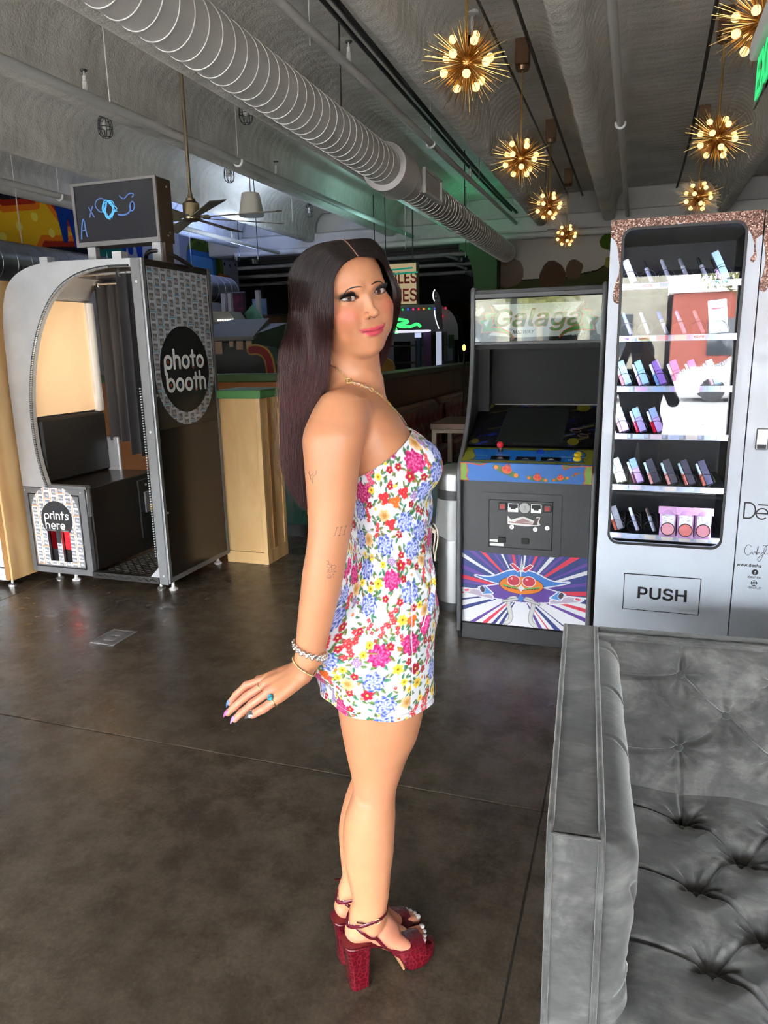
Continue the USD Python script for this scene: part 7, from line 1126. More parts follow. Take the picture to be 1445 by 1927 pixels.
def face_color(P):
    C = skin_color(P); q = toF(P); x, y, z = q.T; fr = y > -40
    def blend(w, c): C[:] = C*(1-(w*fr)[:, None])+np.array(c)*(w*fr)[:, None]
    for s in (-1, 1):
        blend(0.5*np.exp(-(((x-46*s)/22)**2+((z+28)/16)**2)), srgb(0.80, 0.33, 0.30))                # blush
        blend(0.55*np.exp(-(((x-52*s)/12)**2+((z+52)/20)**2)), srgb(0.62, 0.34, 0.20))
        u = (x-32*s)*s; v = z-0.10*u
        blend(0.88*np.exp(-((u-4)/15)**2-((v-7.5)/4.8)**2), srgb(0.19, 0.115, 0.11))                    # eye shadow
        blend(0.8*np.exp(-((u-13)/8)**2-((v-4.5)/4.5)**2), srgb(0.09, 0.06, 0.07))
        w_ = np.clip(1-(u/17.2)**2, 0, 1); blend(0.95*np.exp(-((v-4.5*w_-1.0)/1.7)**2)*(u > -15.5)*(u < 18), (0.006, 0.005, 0.006))   # liner
        blend(0.9*np.exp(-((v-1.0-0.42*(u-14))/1.3)**2)*np.clip((24-u)/8, 0, 1)*(u > 13), (0.006, 0.005, 0.006)); blend(0.75*np.exp(-((v+3.6*w_+0.7)/0.9)**2)*((u > -8) & (u < 17)), (0.02, 0.015, 0.015))
    blend(0.18*np.exp(-(x/9)**2-((z+20)/24)**2), srgb(0.95, 0.75, 0.62))
    xa = np.abs(x); top = -58.6+1.2*np.exp(-((xa-5)/4)**2)-0.9*np.exp(-(x/2.5)**2)+1.9*(xa/31)**2; bot = -74.8+18.3*np.clip(xa/31.0, 0, 1)**2.1
    m = 1/(1+np.exp(-(top-z)/0.5))*1/(1+np.exp(-(z-bot)/0.6))*(xa < 31.5); lip = np.array(srgb(0.78, 0.28, 0.34)); C[:] = C*(1-(m*fr)[:, None])+lip*(m*fr)[:, None]
    ln_ = np.exp(-((z-np.interp(x, [p[0] for p in mouth], [p[2] for p in mouth]))/0.8)**2)*(xa < 29); blend(0.75*ln_, srgb(0.30, 0.06, 0.09))
    for s in (-1, 1): blend(0.92*np.exp(-(((x-5.6*s)/3.0)**2+((z+41.2)/2.4)**2)), srgb(0.20, 0.06, 0.05))
    return C
VV = np.vstack([Vb, Vn, Vh]); FF = np.vstack([Fb_, Fn_+len(Vb), Fh_+len(Vb)+len(Vn)]); CD = np.vstack([skin_color(Vb), skin_color(Vn), face_color(Vh)])
ids, inv = np.unique(FF, return_inverse=True); VV, FF, CD = VV[ids], inv.reshape(-1, 3), CD[ids]
SKIN = usdkit.material(stage, '/World/Looks/skin', {'a': ('attribute', {'attribute': 'Cd'}), 'g': ('geometry', {}), 'n': ('noise_texture', {'scale': 700.0, 'detail': 2.0}), 'b': ('bump', {'strength': 0.25, 'distance': 0.0004}), 'p': ('principled_bsdf', {'roughness': 0.42, 'specular_ior_level': 0.45, 'subsurface_weight': 0.18, 'subsurface_scale': 0.006, 'subsurface_radius': (1.0, 0.35, 0.2)})}, [('a.color', 'p.base_color'), ('g.position', 'n.vector'), ('n.fac', 'b.height'), ('b.normal', 'p.normal')], surface='p.BSDF')
def skinmesh(parent, name, V, F, m, cd=None, label=None):
    p = part(parent, name, (toW(V), flipf(F)), m, cd=cd, label=label); g_ = UsdGeom.Mesh(stage.GetPrimAtPath(p)); n = grad(FB, V); nw = n[:, :1]*WA+n[:, 1:2]*WB+n[:, 2:]*V3(0, 0, 1)
    g_.CreateNormalsAttr(Vt.Vec3fArray.FromNumpy(nw.astype(np.float32))); g_.SetNormalsInterpolation('vertex'); return p
skinmesh(pe, 'body', VV, FF, SKIN, CD)
# ---- playsuit ---------------------------------------------------------------------------------------------------------------------
FT = sdf(torso+[p_loft(LOFT_LEG, 0.018)])
SK = np.array([(0.70, 0.036, 0.004, 0.132, 0.172), (0.745, 0.037, 0.004, 0.1285, 0.170), (0.80, 0.042, 0.003, 0.122, 0.166), (0.86, 0.050, 0.002, 0.116, 0.162), (0.92, 0.056, 0.0, 0.113, 0.158), (0.98, 0.064, 0.0, 0.105, 0.148), (1.05, 0.073, 0.0, 0.090, 0.13), (1.10, 0.075, 0.0, 0.05, 0.09), (1.40, 0.05, 0.0, 0.03, 0.05)])
SKI = PchipInterpolator(SK[:, 0], SK[:, 1:], axis=0)
NU, NV = 880, 500
def neckline(a, b): return np.clip(1.247+0.70*(a-0.012), 1.225, 1.36)+0.006*np.exp(-((np.abs(b)-0.07)/0.05)**2)
th = np.linspace(0, 2*np.pi, NU, endpoint=False); HEMZ = 0.748+0.006*np.cos(th-2.6)
CT = np.array([(0.70, 0.037, 0.004), (0.9, 0.052, 0.0), (1.05, 0.07, 0.0), (1.2, 0.066, 0.0), (1.36, 0.045, 0.0)]); CTI = PchipInterpolator(CT[:, 0], CT[:, 1:], axis=0)
def radius(Z, TH, off=0.0045):
    """Distance from the axis to the cloth, over the body or over the flared skirt, whichever is farther out."""
    c = CTI(Z); dx, dy = np.cos(TH), np.sin(TH); lo, hi = np.full(Z.shape, 0.02), np.full(Z.shape, 0.24)
    for _ in range(13):
        m = (lo+hi)/2; P = np.stack([c[..., 0]+m*dx, c[..., 1]+m*dy, Z], -1).reshape(-1, 3); ins = (FT(P) < off).reshape(Z.shape); lo, hi = np.where(ins, m, lo), np.where(ins, hi, m)
    w = SKI(Z); an = np.radians(14); ox, oy = w[..., 0]-c[..., 0], w[..., 1]-c[..., 1]; ca, sa = math.cos(an), math.sin(an)
    ux, uy = dx*ca-dy*sa, dx*sa+dy*ca; px, py = -(ox*ca-oy*sa), -(ox*sa+oy*ca); A = (ux/w[..., 2])**2+(uy/w[..., 3])**2; Bq = 2*(px*ux/w[..., 2]**2+py*uy/w[..., 3]**2); Cq = (px/w[..., 2])**2+(py/w[..., 3])**2-1
    rs = (-Bq+np.sqrt(np.maximum(Bq**2-4*A*Cq, 0)))/(2*A); return np.maximum(hi, np.where(Z < 1.1, rs, 0))
cz = np.linspace(0.735, 1.375, 110); ct = np.linspace(0, 2*np.pi, 121); ZZ, TT = np.meshgrid(cz, ct, indexing='ij'); RR = radius(ZZ, TT)
from scipy.ndimage import gaussian_filter
RR = gaussian_filter(RR, (1.3, 1.0), mode=('nearest', 'wrap'))
from scipy.interpolate import RegularGridInterpolator
RI = RegularGridInterpolator((cz, ct), RR)
top = np.full(NU, 1.30)
for _ in range(25):                                                   # neckline height where the cloth ends, per angle
    c = CTI(top); r = RI(np.c_[np.clip(top, 0.735, 1.375), th]); top = 0.6*top+0.4*neckline(c[:, 0]+r*np.cos(th), c[:, 1]+r*np.sin(th))
top = gaussian_filter(top, 4, mode='wrap')
v = np.linspace(0, 1, NV); Z = HEMZ[:, None]+(top-HEMZ)[:, None]*v; T = np.broadcast_to(th[:, None], Z.shape); R = RI(np.stack([Z, T], -1).reshape(-1, 2)).reshape(Z.shape); Cc = CTI(Z)
# folds, waistband, pocket and side seam
side = np.abs(((T-1.35+np.pi) % (2*np.pi))-np.pi)
R += 0.0022*np.sin(24*T+9*np.sin(Z*22))*np.exp(-((Z-1.045)/0.03)**2)+0.0016*np.sin(Z*150+5*np.sin(T*3))*np.exp(-((Z-1.10)/0.06)**2)*(0.5+0.5*np.cos(T-0.6))
R += 0.003*np.sin(T*9+2)*np.clip((0.98-Z)/0.2, 0, 1)+0.0025*np.sin(Z*70+T*4)*np.exp(-((Z-1.17)/0.06)**2)
for zb in (1.125, 1.072): R -= 0.0022*np.exp(-((Z-zb-0.01*np.sin(T))/0.0022)**2)
R += 0.0016*((Z < 1.125+0.01*np.sin(T)) & (Z > 1.072+0.01*np.sin(T)))
R -= 0.0025*np.exp(-((T-1.22-0.25*(Z-0.9))/0.012)**2)*(Z < 1.06)
pk = 0.62+(1.045-Z)*3.6; R += 0.0075*np.exp(-((T-pk+0.06)/0.05)**2)*np.clip((1.05-Z)/0.03, 0, 1)*np.clip((Z-0.90)/0.03, 0, 1); R -= 0.004*np.exp(-((T-pk-0.012)/0.012)**2)*np.clip((1.05-Z)/0.03, 0, 1)*np.clip((Z-0.90)/0.03, 0, 1)
bump_ = np.exp(-((T-0.18)/0.22)**2)*np.exp(-((Z-0.93)/0.045)**2); R += 0.010*bump_
R += 0.0012*np.exp(-((Z-HEMZ[:, None]-0.014)/0.002)**2)*-1
OUT = np.stack([Cc[..., 0]+R*np.cos(T), Cc[..., 1]+R*np.sin(T), Z], -1)
U = np.concatenate([[0], np.cumsum(np.linalg.norm(np.diff(np.vstack([OUT[:, 190, :2], OUT[:1, 190, :2]]), axis=0), axis=1))]); circ = U[-1]; UU = np.broadcast_to(U[:-1, None], Z.shape)
def floral(u, v, circ, seed=4):
    """Colours of a flower print; u wraps at circ; metres."""
    g = np.random.default_rng(seed); C = np.empty(u.shape+(3,)); C[:] = srgb(0.87, 0.88, 0.90); v0, v1 = v.min(), v.max(); u1 = u[:, 0]
    ramp = lambda t, cs: np.stack([np.interp(t, np.linspace(0, 1, len(cs)), [srgb(c)[k] for c in cs]) for k in range(3)], -1)
    def spot(x, y, R, fn):
        d1 = (u1-x+circ/2) % circ-circ/2; rw = np.flatnonzero(np.abs(d1) < R*1.25)
        if not len(rw): return
        q0 = np.nonzero(np.abs(v[rw]-y) < R*1.25); i = (rw[q0[0]], q0[1])
        if not len(i[0]): return
        a, b = d1[i[0]], v[i]-y; r = np.hypot(a, b)/R; t = np.arctan2(b, a); ok, col = fn(r, t, a/R, b/R); k = ok.nonzero()[0]; C[i[0][k], i[1][k]] = col[k]
    def leaf(x, y, R, an, cs):
        def fn(r, t, a, b):
            p, q = a*math.cos(an)+b*math.sin(an), -a*math.sin(an)+b*math.cos(an); w = 0.42*np.sqrt(np.clip(1-p**2, 0, 1))*(1-0.35*p); return (np.abs(p) < 1) & (np.abs(q) < w), ramp(np.clip(0.5+0.9*q/np.maximum(w, 0.05)*0.5+0.25*np.sin(p*22), 0, 1), cs)
        spot(x, y, R, fn)
    def stem(x, y, R, an):
        spot(x, y, R, lambda r, t, a, b: ((np.abs(-a*math.sin(an)+b*math.cos(an)-0.25*(a*math.cos(an)+b*math.sin(an))**2) < 0.045) & (r < 1), np.tile(srgb(0.28, 0.38, 0.20), (len(r), 1))))
    def peony(x, y, R, cs, ph):
        def fn(r, t, a, b):
            ed = 0.86+0.09*np.cos(8*t+ph)+0.05*np.cos(13*t+2*ph); s = np.sin(6*t+10*r+ph)*0.5+np.sin(9*t-14*r+2.1*ph)*0.35+np.sin(23*r+3*np.sin(5*t+ph))*0.4; return r < ed, ramp(np.clip(0.5+0.42*s+0.25*(0.4-r), 0, 1), cs)
        spot(x, y, R, fn)
    def petal(x, y, R, n, cs, ph, core, depth=0.5):
        def fn(r, t, a, b):
            ed = 1-depth+depth*np.abs(np.cos(n*(t+ph)/2))**0.6; col = ramp(np.clip(r/ed+0.12*np.sin(n*4*t), 0, 1), cs); col[r < 0.2] = srgb(core); return r < ed, col
        spot(x, y, R, fn)
    pts = []
    def place(n, R, gap):
        o = []
        for _ in range(n*40):
            x, y = g.random()*circ, v0+g.random()*(v1-v0)
            if all(math.hypot((x-p[0]+circ/2) % circ-circ/2, y-p[1]) > (R+p[2])*gap for p in pts): pts.append((x, y, R)); o.append((x, y))
            if len(o) >= n: break
        return o
    PK = ['#7c0a3c', '#b81a62', '#d8408a', '#f0a0c4']; BL = ['#2b3a86', '#4a5cb4', '#8c98d8', '#d4d8f2', '#9aa4dc']; YE = ['#c98a12', '#efc52c', '#f6dc5a']; RD = ['#4c0818', '#a01030', '#c8203c']; OR = ['#b84010', '#e8641c', '#f08838']; TN = ['#8a4a18', '#d8a468', '#ecc898']; PU = ['#4c2c6c', '#8a68ac', '#b89cc8']; SC = ['#9c1020', '#d42030', '#e85050']
    LG = [['#2e4a20', '#55783a', '#7c9a58'], ['#204a38', '#3a7a58', '#6ca484'], ['#3c4a1c', '#6c7430', '#98984c']]
    big = [(p, k) for k, p in enumerate(place(100, 0.0225, 0.93))]; mid = place(130, 0.0125, 0.9); sm = place(300, 0.0085, 0.88); tiny = place(700, 0.005, 0.75)
    for (x, y), k in big:
        for j in range(5): an = g.random()*6.28; leaf(x+0.024*math.cos(an), y+0.024*math.sin(an), 0.0095, an+0.4*g.normal(), LG[j % 3])
    for x, y in mid+sm:
        for j in range(3): an = g.random()*6.28; d = 0.013+0.004*g.random(); stem(x+d*0.6*math.cos(an), y+d*0.6*math.sin(an), 0.011, an); leaf(x+d*math.cos(an), y+d*math.sin(an), 0.0068, an+0.5*g.normal(), LG[(j+int(x*900)) % 3])
    for k, (x, y) in enumerate(tiny):
        if k % 3: leaf(x, y, 0.0062, g.random()*6.28, LG[k % 3])
        else: petal(x, y, 0.0042, 5, [RD, YE, OR][(k//3) % 3], g.random()*6, '#f0d060')
    for k, (x, y) in enumerate(sm):
        j = k % 6
        if j == 0: [petal(x+0.006*math.cos(q), y+0.006*math.sin(q), 0.0058, 5, PU, q, '#e8d8b0') for q in (0, 1.6, 3.1, 4.6)]
        elif j in (1, 4): petal(x, y, 0.0085, 5, RD, g.random()*6, '#e8c060', 0.38)
        elif j in (2, 5): petal(x, y, 0.0088, 6, YE, g.random()*6, '#7c4a10', 0.5)
        else: [petal(x+0.004*g.normal(), y+0.008*(q-1.5), 0.0055, 4, SC, g.random()*6, '#f09090') for q in range(4)]
    for k, (x, y) in enumerate(mid):
        j = k % 5
        if j == 0: petal(x, y, 0.0150, 6, TN, g.random()*6, '#c88a18', 0.3)
        elif j == 1: petal(x, y, 0.0120, 6, YE, g.random()*6, '#7c4a10', 0.45)
        elif j == 2: [peony(x+0.007*math.cos(q), y+0.007*math.sin(q), 0.008, OR if k % 2 else SC, q) for q in (0.3, 2.4, 4.5)]
        elif j == 3: [petal(x+0.006*math.cos(q*2.4), y+0.0075*(q-2), 0.0068, 5, SC if k % 2 else ['#a81848', '#d83868', '#f078a0'], q, '#f0b0a0', 0.4) for q in range(5)]
        else: petal(x, y, 0.0125, 5, RD, g.random()*6, '#e8c060', 0.35)
    for (x, y), k in big: peony(x, y, 0.0235+0.003*g.random(), PK if k % 5 in (1, 3) else BL, g.random()*6)
    return C
CF_ = floral(UU, Z, circ); CF_ = np.stack([gaussian_filter(CF_[..., k], 0.55, mode=('wrap', 'nearest')) for k in range(3)], -1)
IN = OUT.copy(); dirn = np.stack([np.cos(T), np.sin(T), 0*T], -1); IN -= dirn*0.0022
g1 = grid_mesh(OUT, closed_u=True, flip=True); g2 = grid_mesh(IN[::8, ::10][:, list(range(50))], closed_u=True); rim1 = grid_mesh(np.stack([OUT[:, -1], IN[:, -1]], 1), closed_u=True, flip=True); rim2 = grid_mesh(np.stack([IN[:, 0], OUT[:, 0]], 1), closed_u=True, flip=True)
CLOTH = printed('floral_cotton', 0.75, sheen_weight=0.1, specular_ior_level=0.25); WHT_ = srgb(0.86, 0.87, 0.89)
gv = np.vstack([g1.vertices, g2.vertices, rim1.vertices, rim2.vertices]); gf = np.vstack([g1.faces, g2.faces+len(g1.vertices), rim1.faces+len(g1.vertices)+len(g2.vertices), rim2.faces+len(g1.vertices)+len(g2.vertices)+len(rim1.vertices)]); cd_all = np.vstack([CF_.reshape(-1, 3), np.tile(WHT_, (len(g2.vertices)+len(rim1.vertices)+len(rim2.vertices), 1))])
ps = part(pe, 'playsuit', (toW(gv), gf), CLOTH, smooth=True, cd=cd_all, label='strapless white playsuit printed with flowers')
def on_suit(t, z, off=0.0):
    t, z = np.atleast_1d(t).astype(float), np.atleast_1d(z).astype(float); c = CTI(z); r = RI(np.c_[z, t % (2*np.pi)])+0.003+off; return np.stack([c[:, 0]+r*np.cos(t), c[:, 1]+r*np.sin(t), z], 1)
zz = np.linspace(0.765, 1.045, 40); part(ps, 'side_seam', tube(toW(on_suit(1.22+0.25*(zz-0.9), zz, 0.0)), 0.0007, 5), mat('seam_thread', srgb(0.75, 0.76, 0.78), 0.7))
tt_ = np.linspace(0, 2*np.pi, 160); part(ps, 'hem_stitch', tube(toW(on_suit(tt_, np.interp(tt_, th, HEMZ)+0.013, 0.0005)), 0.0005, 4), mat('seam_thread'))
for k, zt in enumerate((1.128, 1.075)): part(ps, 'waist_seam', tube(toW(on_suit(tt_[:80], zt+0.01*np.sin(tt_[:80]), 0.0)), 0.0005, 5), mat('seam_thread'))
for k, (dz, da) in enumerate(((0.0, 0.0), (0.006, 0.012))): part(ps, 'drawstring', tube(toW(spl([(0.162+da*0.5, 0.045, 1.128+dz), (0.171+da*0.5, 0.047, 1.112), (0.168+da*0.5, 0.05, 1.085), (0.170, 0.052, 1.066-dz*2)], 24)), 0.0016, 6), mat('cream_cord', srgb(0.80, 0.76, 0.68), 0.7), smooth=True)
bow = part(ps, 'bow', ball(toW(V3(0.169, 0.047, 1.118)), (0.005, 0.005, 0.0045), 2), mat('cream_cord'), smooth=True)
# ---- shoes -------------------------------------------------------------------------------------------------------------------------
CROC = usdkit.material(stage, '/World/Looks/croc_patent', {'t': ('texture_coordinate', {}), 'g': ('geometry', {}), 'm': ('mapping', {'scale': (1.0, 1.0, 1.25)}), 'v': ('voronoi_texture', {'scale': 72.0, 'feature': 'distance_to_edge', 'randomness': 0.55}), 'r': ('rgb_ramp', {'ramp': [(0, (0.13, 0.008, 0.016)), (0.05, (0.115, 0.006, 0.013)), (0.10, (0.085, 0.002, 0.007)), (1, (0.072, 0.0015, 0.006))]}), 'mr': ('map_range', {'from_min': 0.0, 'from_max': 0.12, 'to_min': 0.0, 'to_max': 1.0, 'clamp': True}), 'b': ('bump', {'strength': 0.45, 'distance': 0.0008}), 'p': ('principled_bsdf', {'roughness': 0.16, 'coat_weight': 0.5})},
    [('g.position', 'm.vector'), ('m.vector', 'v.vector'), ('v.distance', 'r.fac'), ('r.color', 'p.base_color'), ('v.distance', 'mr.value'), ('mr.result', 'b.height'), ('b.normal', 'p.normal')], surface='p.BSDF')
STRAP = mat('strap_patent', (0.10, 0.004, 0.012), 0.2, coat_weight=0.5); INSOLE = mat('insole_red', (0.17, 0.012, 0.02), 0.4); SOLE = mat('tan_sole', srgb(0.62, 0.46, 0.32), 0.5)
def shoe(which):
    F = foot_frame(which); s = 1 if which == 'near' else -1; A = lambda p: toW(F(np.asarray(p, float)))
    sh_ = part(pe, 'shoe', *[None]*2) if False else None
    # sole line: x, top height, half-width, thickness below
    prof_ = [(-0.036, 0.129, 0.014, 0.010), (-0.028, 0.128, 0.025, 0.010), (-0.010, 0.126, 0.030, 0.010), (0.015, 0.122, 0.030, 0.010), (0.045, 0.109, 0.027, 0.009), (0.075, 0.086, 0.027, 0.010), (0.100, 0.063, 0.033, 0.018), (0.120, 0.050, 0.039, 0.042), (0.145, 0.044, 0.041, 0.041), (0.170, 0.043, 0.039, 0.038), (0.190, 0.044, 0.030, 0.034), (0.203, 0.045, 0.016, 0.028), (0.207, 0.045, 0.006, 0.022)]
    pr = spl(prof_, 60); n = 20; an = np.linspace(0, 2*np.pi, n, endpoint=False)
    ex = np.abs(np.sin(an))**0.55*np.sign(np.sin(an)); ey = np.abs(np.cos(an))**0.7*np.sign(np.cos(an))
    low = np.maximum(pr[:, 1]-pr[:, 3], np.where(pr[:, 0] > 0.105, 0.003, 0)); P = np.stack([np.broadcast_to(pr[:, :1], (60, n)), pr[:, 2:3]*ey+0.004*s*np.clip((pr[:, :1]-0.05)/0.1, 0, 1), (pr[:, 1:2]+low[:, None])/2+(pr[:, 1:2]-low[:, None])/2*ex], -1)
    i, j = np.meshgrid(np.arange(59), np.arange(n), indexing='ij'); f = np.stack([i*n+j, i*n+(j+1) % n, (i+1)*n+(j+1) % n, (i+1)*n+j], -1).reshape(-1, 4); V = P.reshape(-1, 3); V = np.vstack([V, P[0].mean(0), P[-1].mean(0)]); f = np.vstack([f[:, [0, 1, 2]], f[:, [0, 2, 3]], np.c_[np.full(n, 60*n), (np.arange(n)+1) % n, np.arange(n)], np.c_[np.full(n, 60*n+1), 59*n+np.arange(n), 59*n+(np.arange(n)+1) % n]])
    sp = part(pe, 'shoe', (A(V), f[:, ::-1]), CROC, smooth=50, label='dark red crocodile-patterned platform sandal on her ' + ('right' if which == 'near' else 'left')+' foot')
    k = [(-0.034, 0.0, 0.122), (0.026, 0, 0.116)]
    H = [A([(x, y, z) for x, y in ((-0.022-q, -0.013), (-0.022-q, 0.013), (-0.014-q, 0.022), (0.018+q*0.9, 0.023), (0.018+q*0.9, -0.023), (-0.014-q, -0.022))]) for z, q in ((0.0, 0.0), (0.06, 0.003), (0.10, 0.008), (0.122, 0.014))]
    hm = cat_([trimesh.convex.convex_hull(np.vstack([a, b])) for a, b in zip(H[:-1], H[1:])]); part(sp, 'heel', hm, CROC); part(sp, 'heel_tip', trimesh.convex.convex_hull(np.vstack([H[0]+V3(0, 0, 0.0), H[0]+V3(0, 0, 0.006)])), BLACK)
    I2 = np.stack([np.stack([pr[:48, 0], pr[:48, 2]*0.93*q, pr[:48, 1]+0.0012], -1) for q in np.linspace(-1, 1, 8)], 1); part(sp, 'insole', grid_mesh(A(I2)), INSOLE, smooth=True)
    part(sp, 'outsole', cat_([trimesh.convex.convex_hull(A([(x+dx, y*w, z+dz) for (x, z) in ((0.055, 0.0935), (0.080, 0.072), (0.100, 0.040), (0.112, 0.004)) for dx, dz in ((0, 0), (0.004, 0.002)) for y in (-1, 1) for w in (0.024,)])[[i_*4+q for i_ in seg for q in range(4)]]) for seg in ((0, 1), (1, 2), (2, 3))]), SOLE)
    # vamp: a band over the forefoot
    nx, na = 22, 30; xs = np.linspace(0.080, 0.168, nx); aa = np.linspace(0.0, np.pi, na); Pv = []
    for x in xs:
        w = np.interp(x, pr[:, 0], pr[:, 2])+0.001; zb = np.interp(x, pr[:, 0], pr[:, 1])-0.012; zt = np.interp(x, [0.080, 0.100, 0.125, 0.145, 0.168], [0.122, 0.104, 0.087, 0.0785, 0.0725]); xx = x+0.010*np.sin(aa)*np.interp(x, [0.080, 0.168], [1.0, 0.3]); Pv.append(np.stack([xx, w*np.cos(aa)*(1+0.02*np.sin(2*aa)), zb+(zt-zb)*np.sin(aa)**0.75], -1))
    Pv = np.array(Pv); n_ = np.array([0, 0, 0.0]); inner = Pv.copy(); inner[..., 1] *= 0.955; inner[..., 2] -= 0.0022*np.sin(aa)
    part(sp, 'vamp', cat_([grid_mesh(A(Pv)), grid_mesh(A(inner), flip=True), grid_mesh(A(np.stack([Pv[0], inner[0]], 1)), flip=True), grid_mesh(A(np.stack([Pv[-1], inner[-1]], 1)))]), CROC, smooth=40)
    def band(pts, w, t=0.0016, nn=36):
        q = spl(pts, nn); q = toW(F(q)); return tube(q, t, 8, r2=w, up=V3(0, 0, 1) if False else None)
    def wrap(zf, zb_, ra, rb, w, c=(0.012, 0.0), tilt=0.0, a0=0, a1=2*np.pi, nn=50):
        a = np.linspace(a0, a1, nn); z = (zf+zb_)/2+(zf-zb_)/2*np.cos(a); P_ = np.stack([c[0]+ra*np.cos(a), c[1]+rb*np.sin(a), z], -1); Pn = settle(FB, F(P_), 9, off=0.0026); Pu = settle(FB, F(P_+np.array([0, 0, w])), 9, off=0.0022); Pd = settle(FB, F(P_-np.array([0, 0, w])), 9, off=0.0022); nrm = grad(FB, Pn)
        S_ = np.stack([Pd, Pd+nrm*0.0012, Pn+nrm*0.0020, Pu+nrm*0.0012, Pu], 1); return grid_mesh(toW(S_))
    st_ = part(sp, 'ankle_strap', wrap(0.217, 0.178, 0.042, 0.040, 0.0042, c=(0.014, 0.0)), STRAP, smooth=True)
    def strip(pts, w, nn=24):
        q = spl(pts, nn); P_ = settle(FB, F(q), 5, off=0.0022); nrm = grad(FB, P_); t = np.gradient(P_, axis=0); t /= np.linalg.norm(t, axis=1)[:, None]; sd = np.cross(nrm, t); return grid_mesh(toW(np.stack([P_-sd*w, P_+nrm*0.0016-sd*w*0.5, P_+nrm*0.0016+sd*w*0.5, P_+sd*w], 1)))
    for y in (0.032, -0.032): part(sp, 'sling_strap', strip([(0.062, y*0.9, 0.100), (0.050, y, 0.118), (0.030, y*0.98, 0.145), (0.004, y*0.9, 0.170), (-0.012, y*0.5, 0.186)], 0.0040), STRAP, smooth=True)
    part(sp, 'heel_loop', strip([(-0.020, 0.012, 0.172), (-0.022, 0.0, 0.186), (-0.022, -0.004, 0.205)], 0.0035, 14), STRAP, smooth=True)
    y0 = 0.036*s; part(sp, 'strap_end', tube(toW(F(spl([(0.030, y0*0.9, 0.190), (0.012, y0*1.05, 0.196), (-0.012, y0*0.95, 0.204)], 14))), 0.0012, 8, r2=0.004), STRAP, smooth=True)
    bq = settle(FB, F(np.array([[0.034, y0, 0.2065]])), 9, off=0.004)[0]; bk = part(sp, 'buckle', tube(toW(bq+np.array([[0.006*math.cos(a), 0.0, 0.006*math.sin(a)] for a in np.linspace(0, 6.28, 18, endpoint=False)])), 0.0011, 6, closed=True), mat('gold_metal', (0.80, 0.58, 0.28), 0.22, 1.0), smooth=True)
    # toenails
    for q, (y, x1, r) in enumerate(((-0.022, 0.186, 0.0105), (-0.006, 0.185, 0.008), (0.006, 0.179, 0.0075), (0.017, 0.172, 0.007), (0.027, 0.162, 0.007))):
        part(pe, 'toenail', ball(A((x1+0.003, y*s, 0.056+r*0.62)), (r*0.78, r*0.78, r*0.34), 2), mat('white_nail', (0.80, 0.76, 0.76), 0.12), smooth=True)
shoe('near'); shoe('far')
# ---- eyes, lashes, brows, hair, jewellery --------------------------------------------------------------------------------------------
EYE = printed('eye_gloss', 0.06, coat_weight=1.0)
for s in (-1, 1):
    c0 = fA(32*s, -15.2, 0); look = V3(0.0, 1.0, 0.03)-0*c0; tgt = V3(0.02, 1.5, 1.50); look = tgt-c0; look /= np.linalg.norm(look); look = 0.72*look+0.28*fy; look /= np.linalg.norm(look)
    m = trimesh.creation.uv_sphere(14.7*mm, count=[90, 90]); d = m.vertices/np.linalg.norm(m.vertices, axis=1)[:, None]; ang = np.degrees(np.arccos(np.clip(d[:, 2], -1, 1))); az = np.arctan2(d[:, 1], d[:, 0])
    ir = np.array(srgb(0.30, 0.17, 0.11))*(0.75+0.5*np.random.default_rng(2).random(len(d))[:, None])*np.interp(ang, [0, 11, 21, 26], [0.8, 1.2, 0.9, 0.3])[:, None]
    col = np.where((ang < 26)[:, None], ir, np.array(srgb(0.74, 0.69, 0.67))); col[ang < 10] = (0.004, 0.003, 0.003)
    q = np.cross(look, fz); q /= np.linalg.norm(q); M = np.stack([q, np.cross(look, q), look], 1); V = c0+m.vertices@M.T+look*0.0006*np.exp(-(ang/26)**4)[:, None]
    f = m.faces if np.linalg.det(M) > 0 else flipf(m.faces); part(pe, 'eye', (toW(V), flipf(f)), EYE, smooth=True, cd=col)
LASH = mat('lash_black', (0.004, 0.003, 0.003), 0.5)
gl = np.random.default_rng(9)
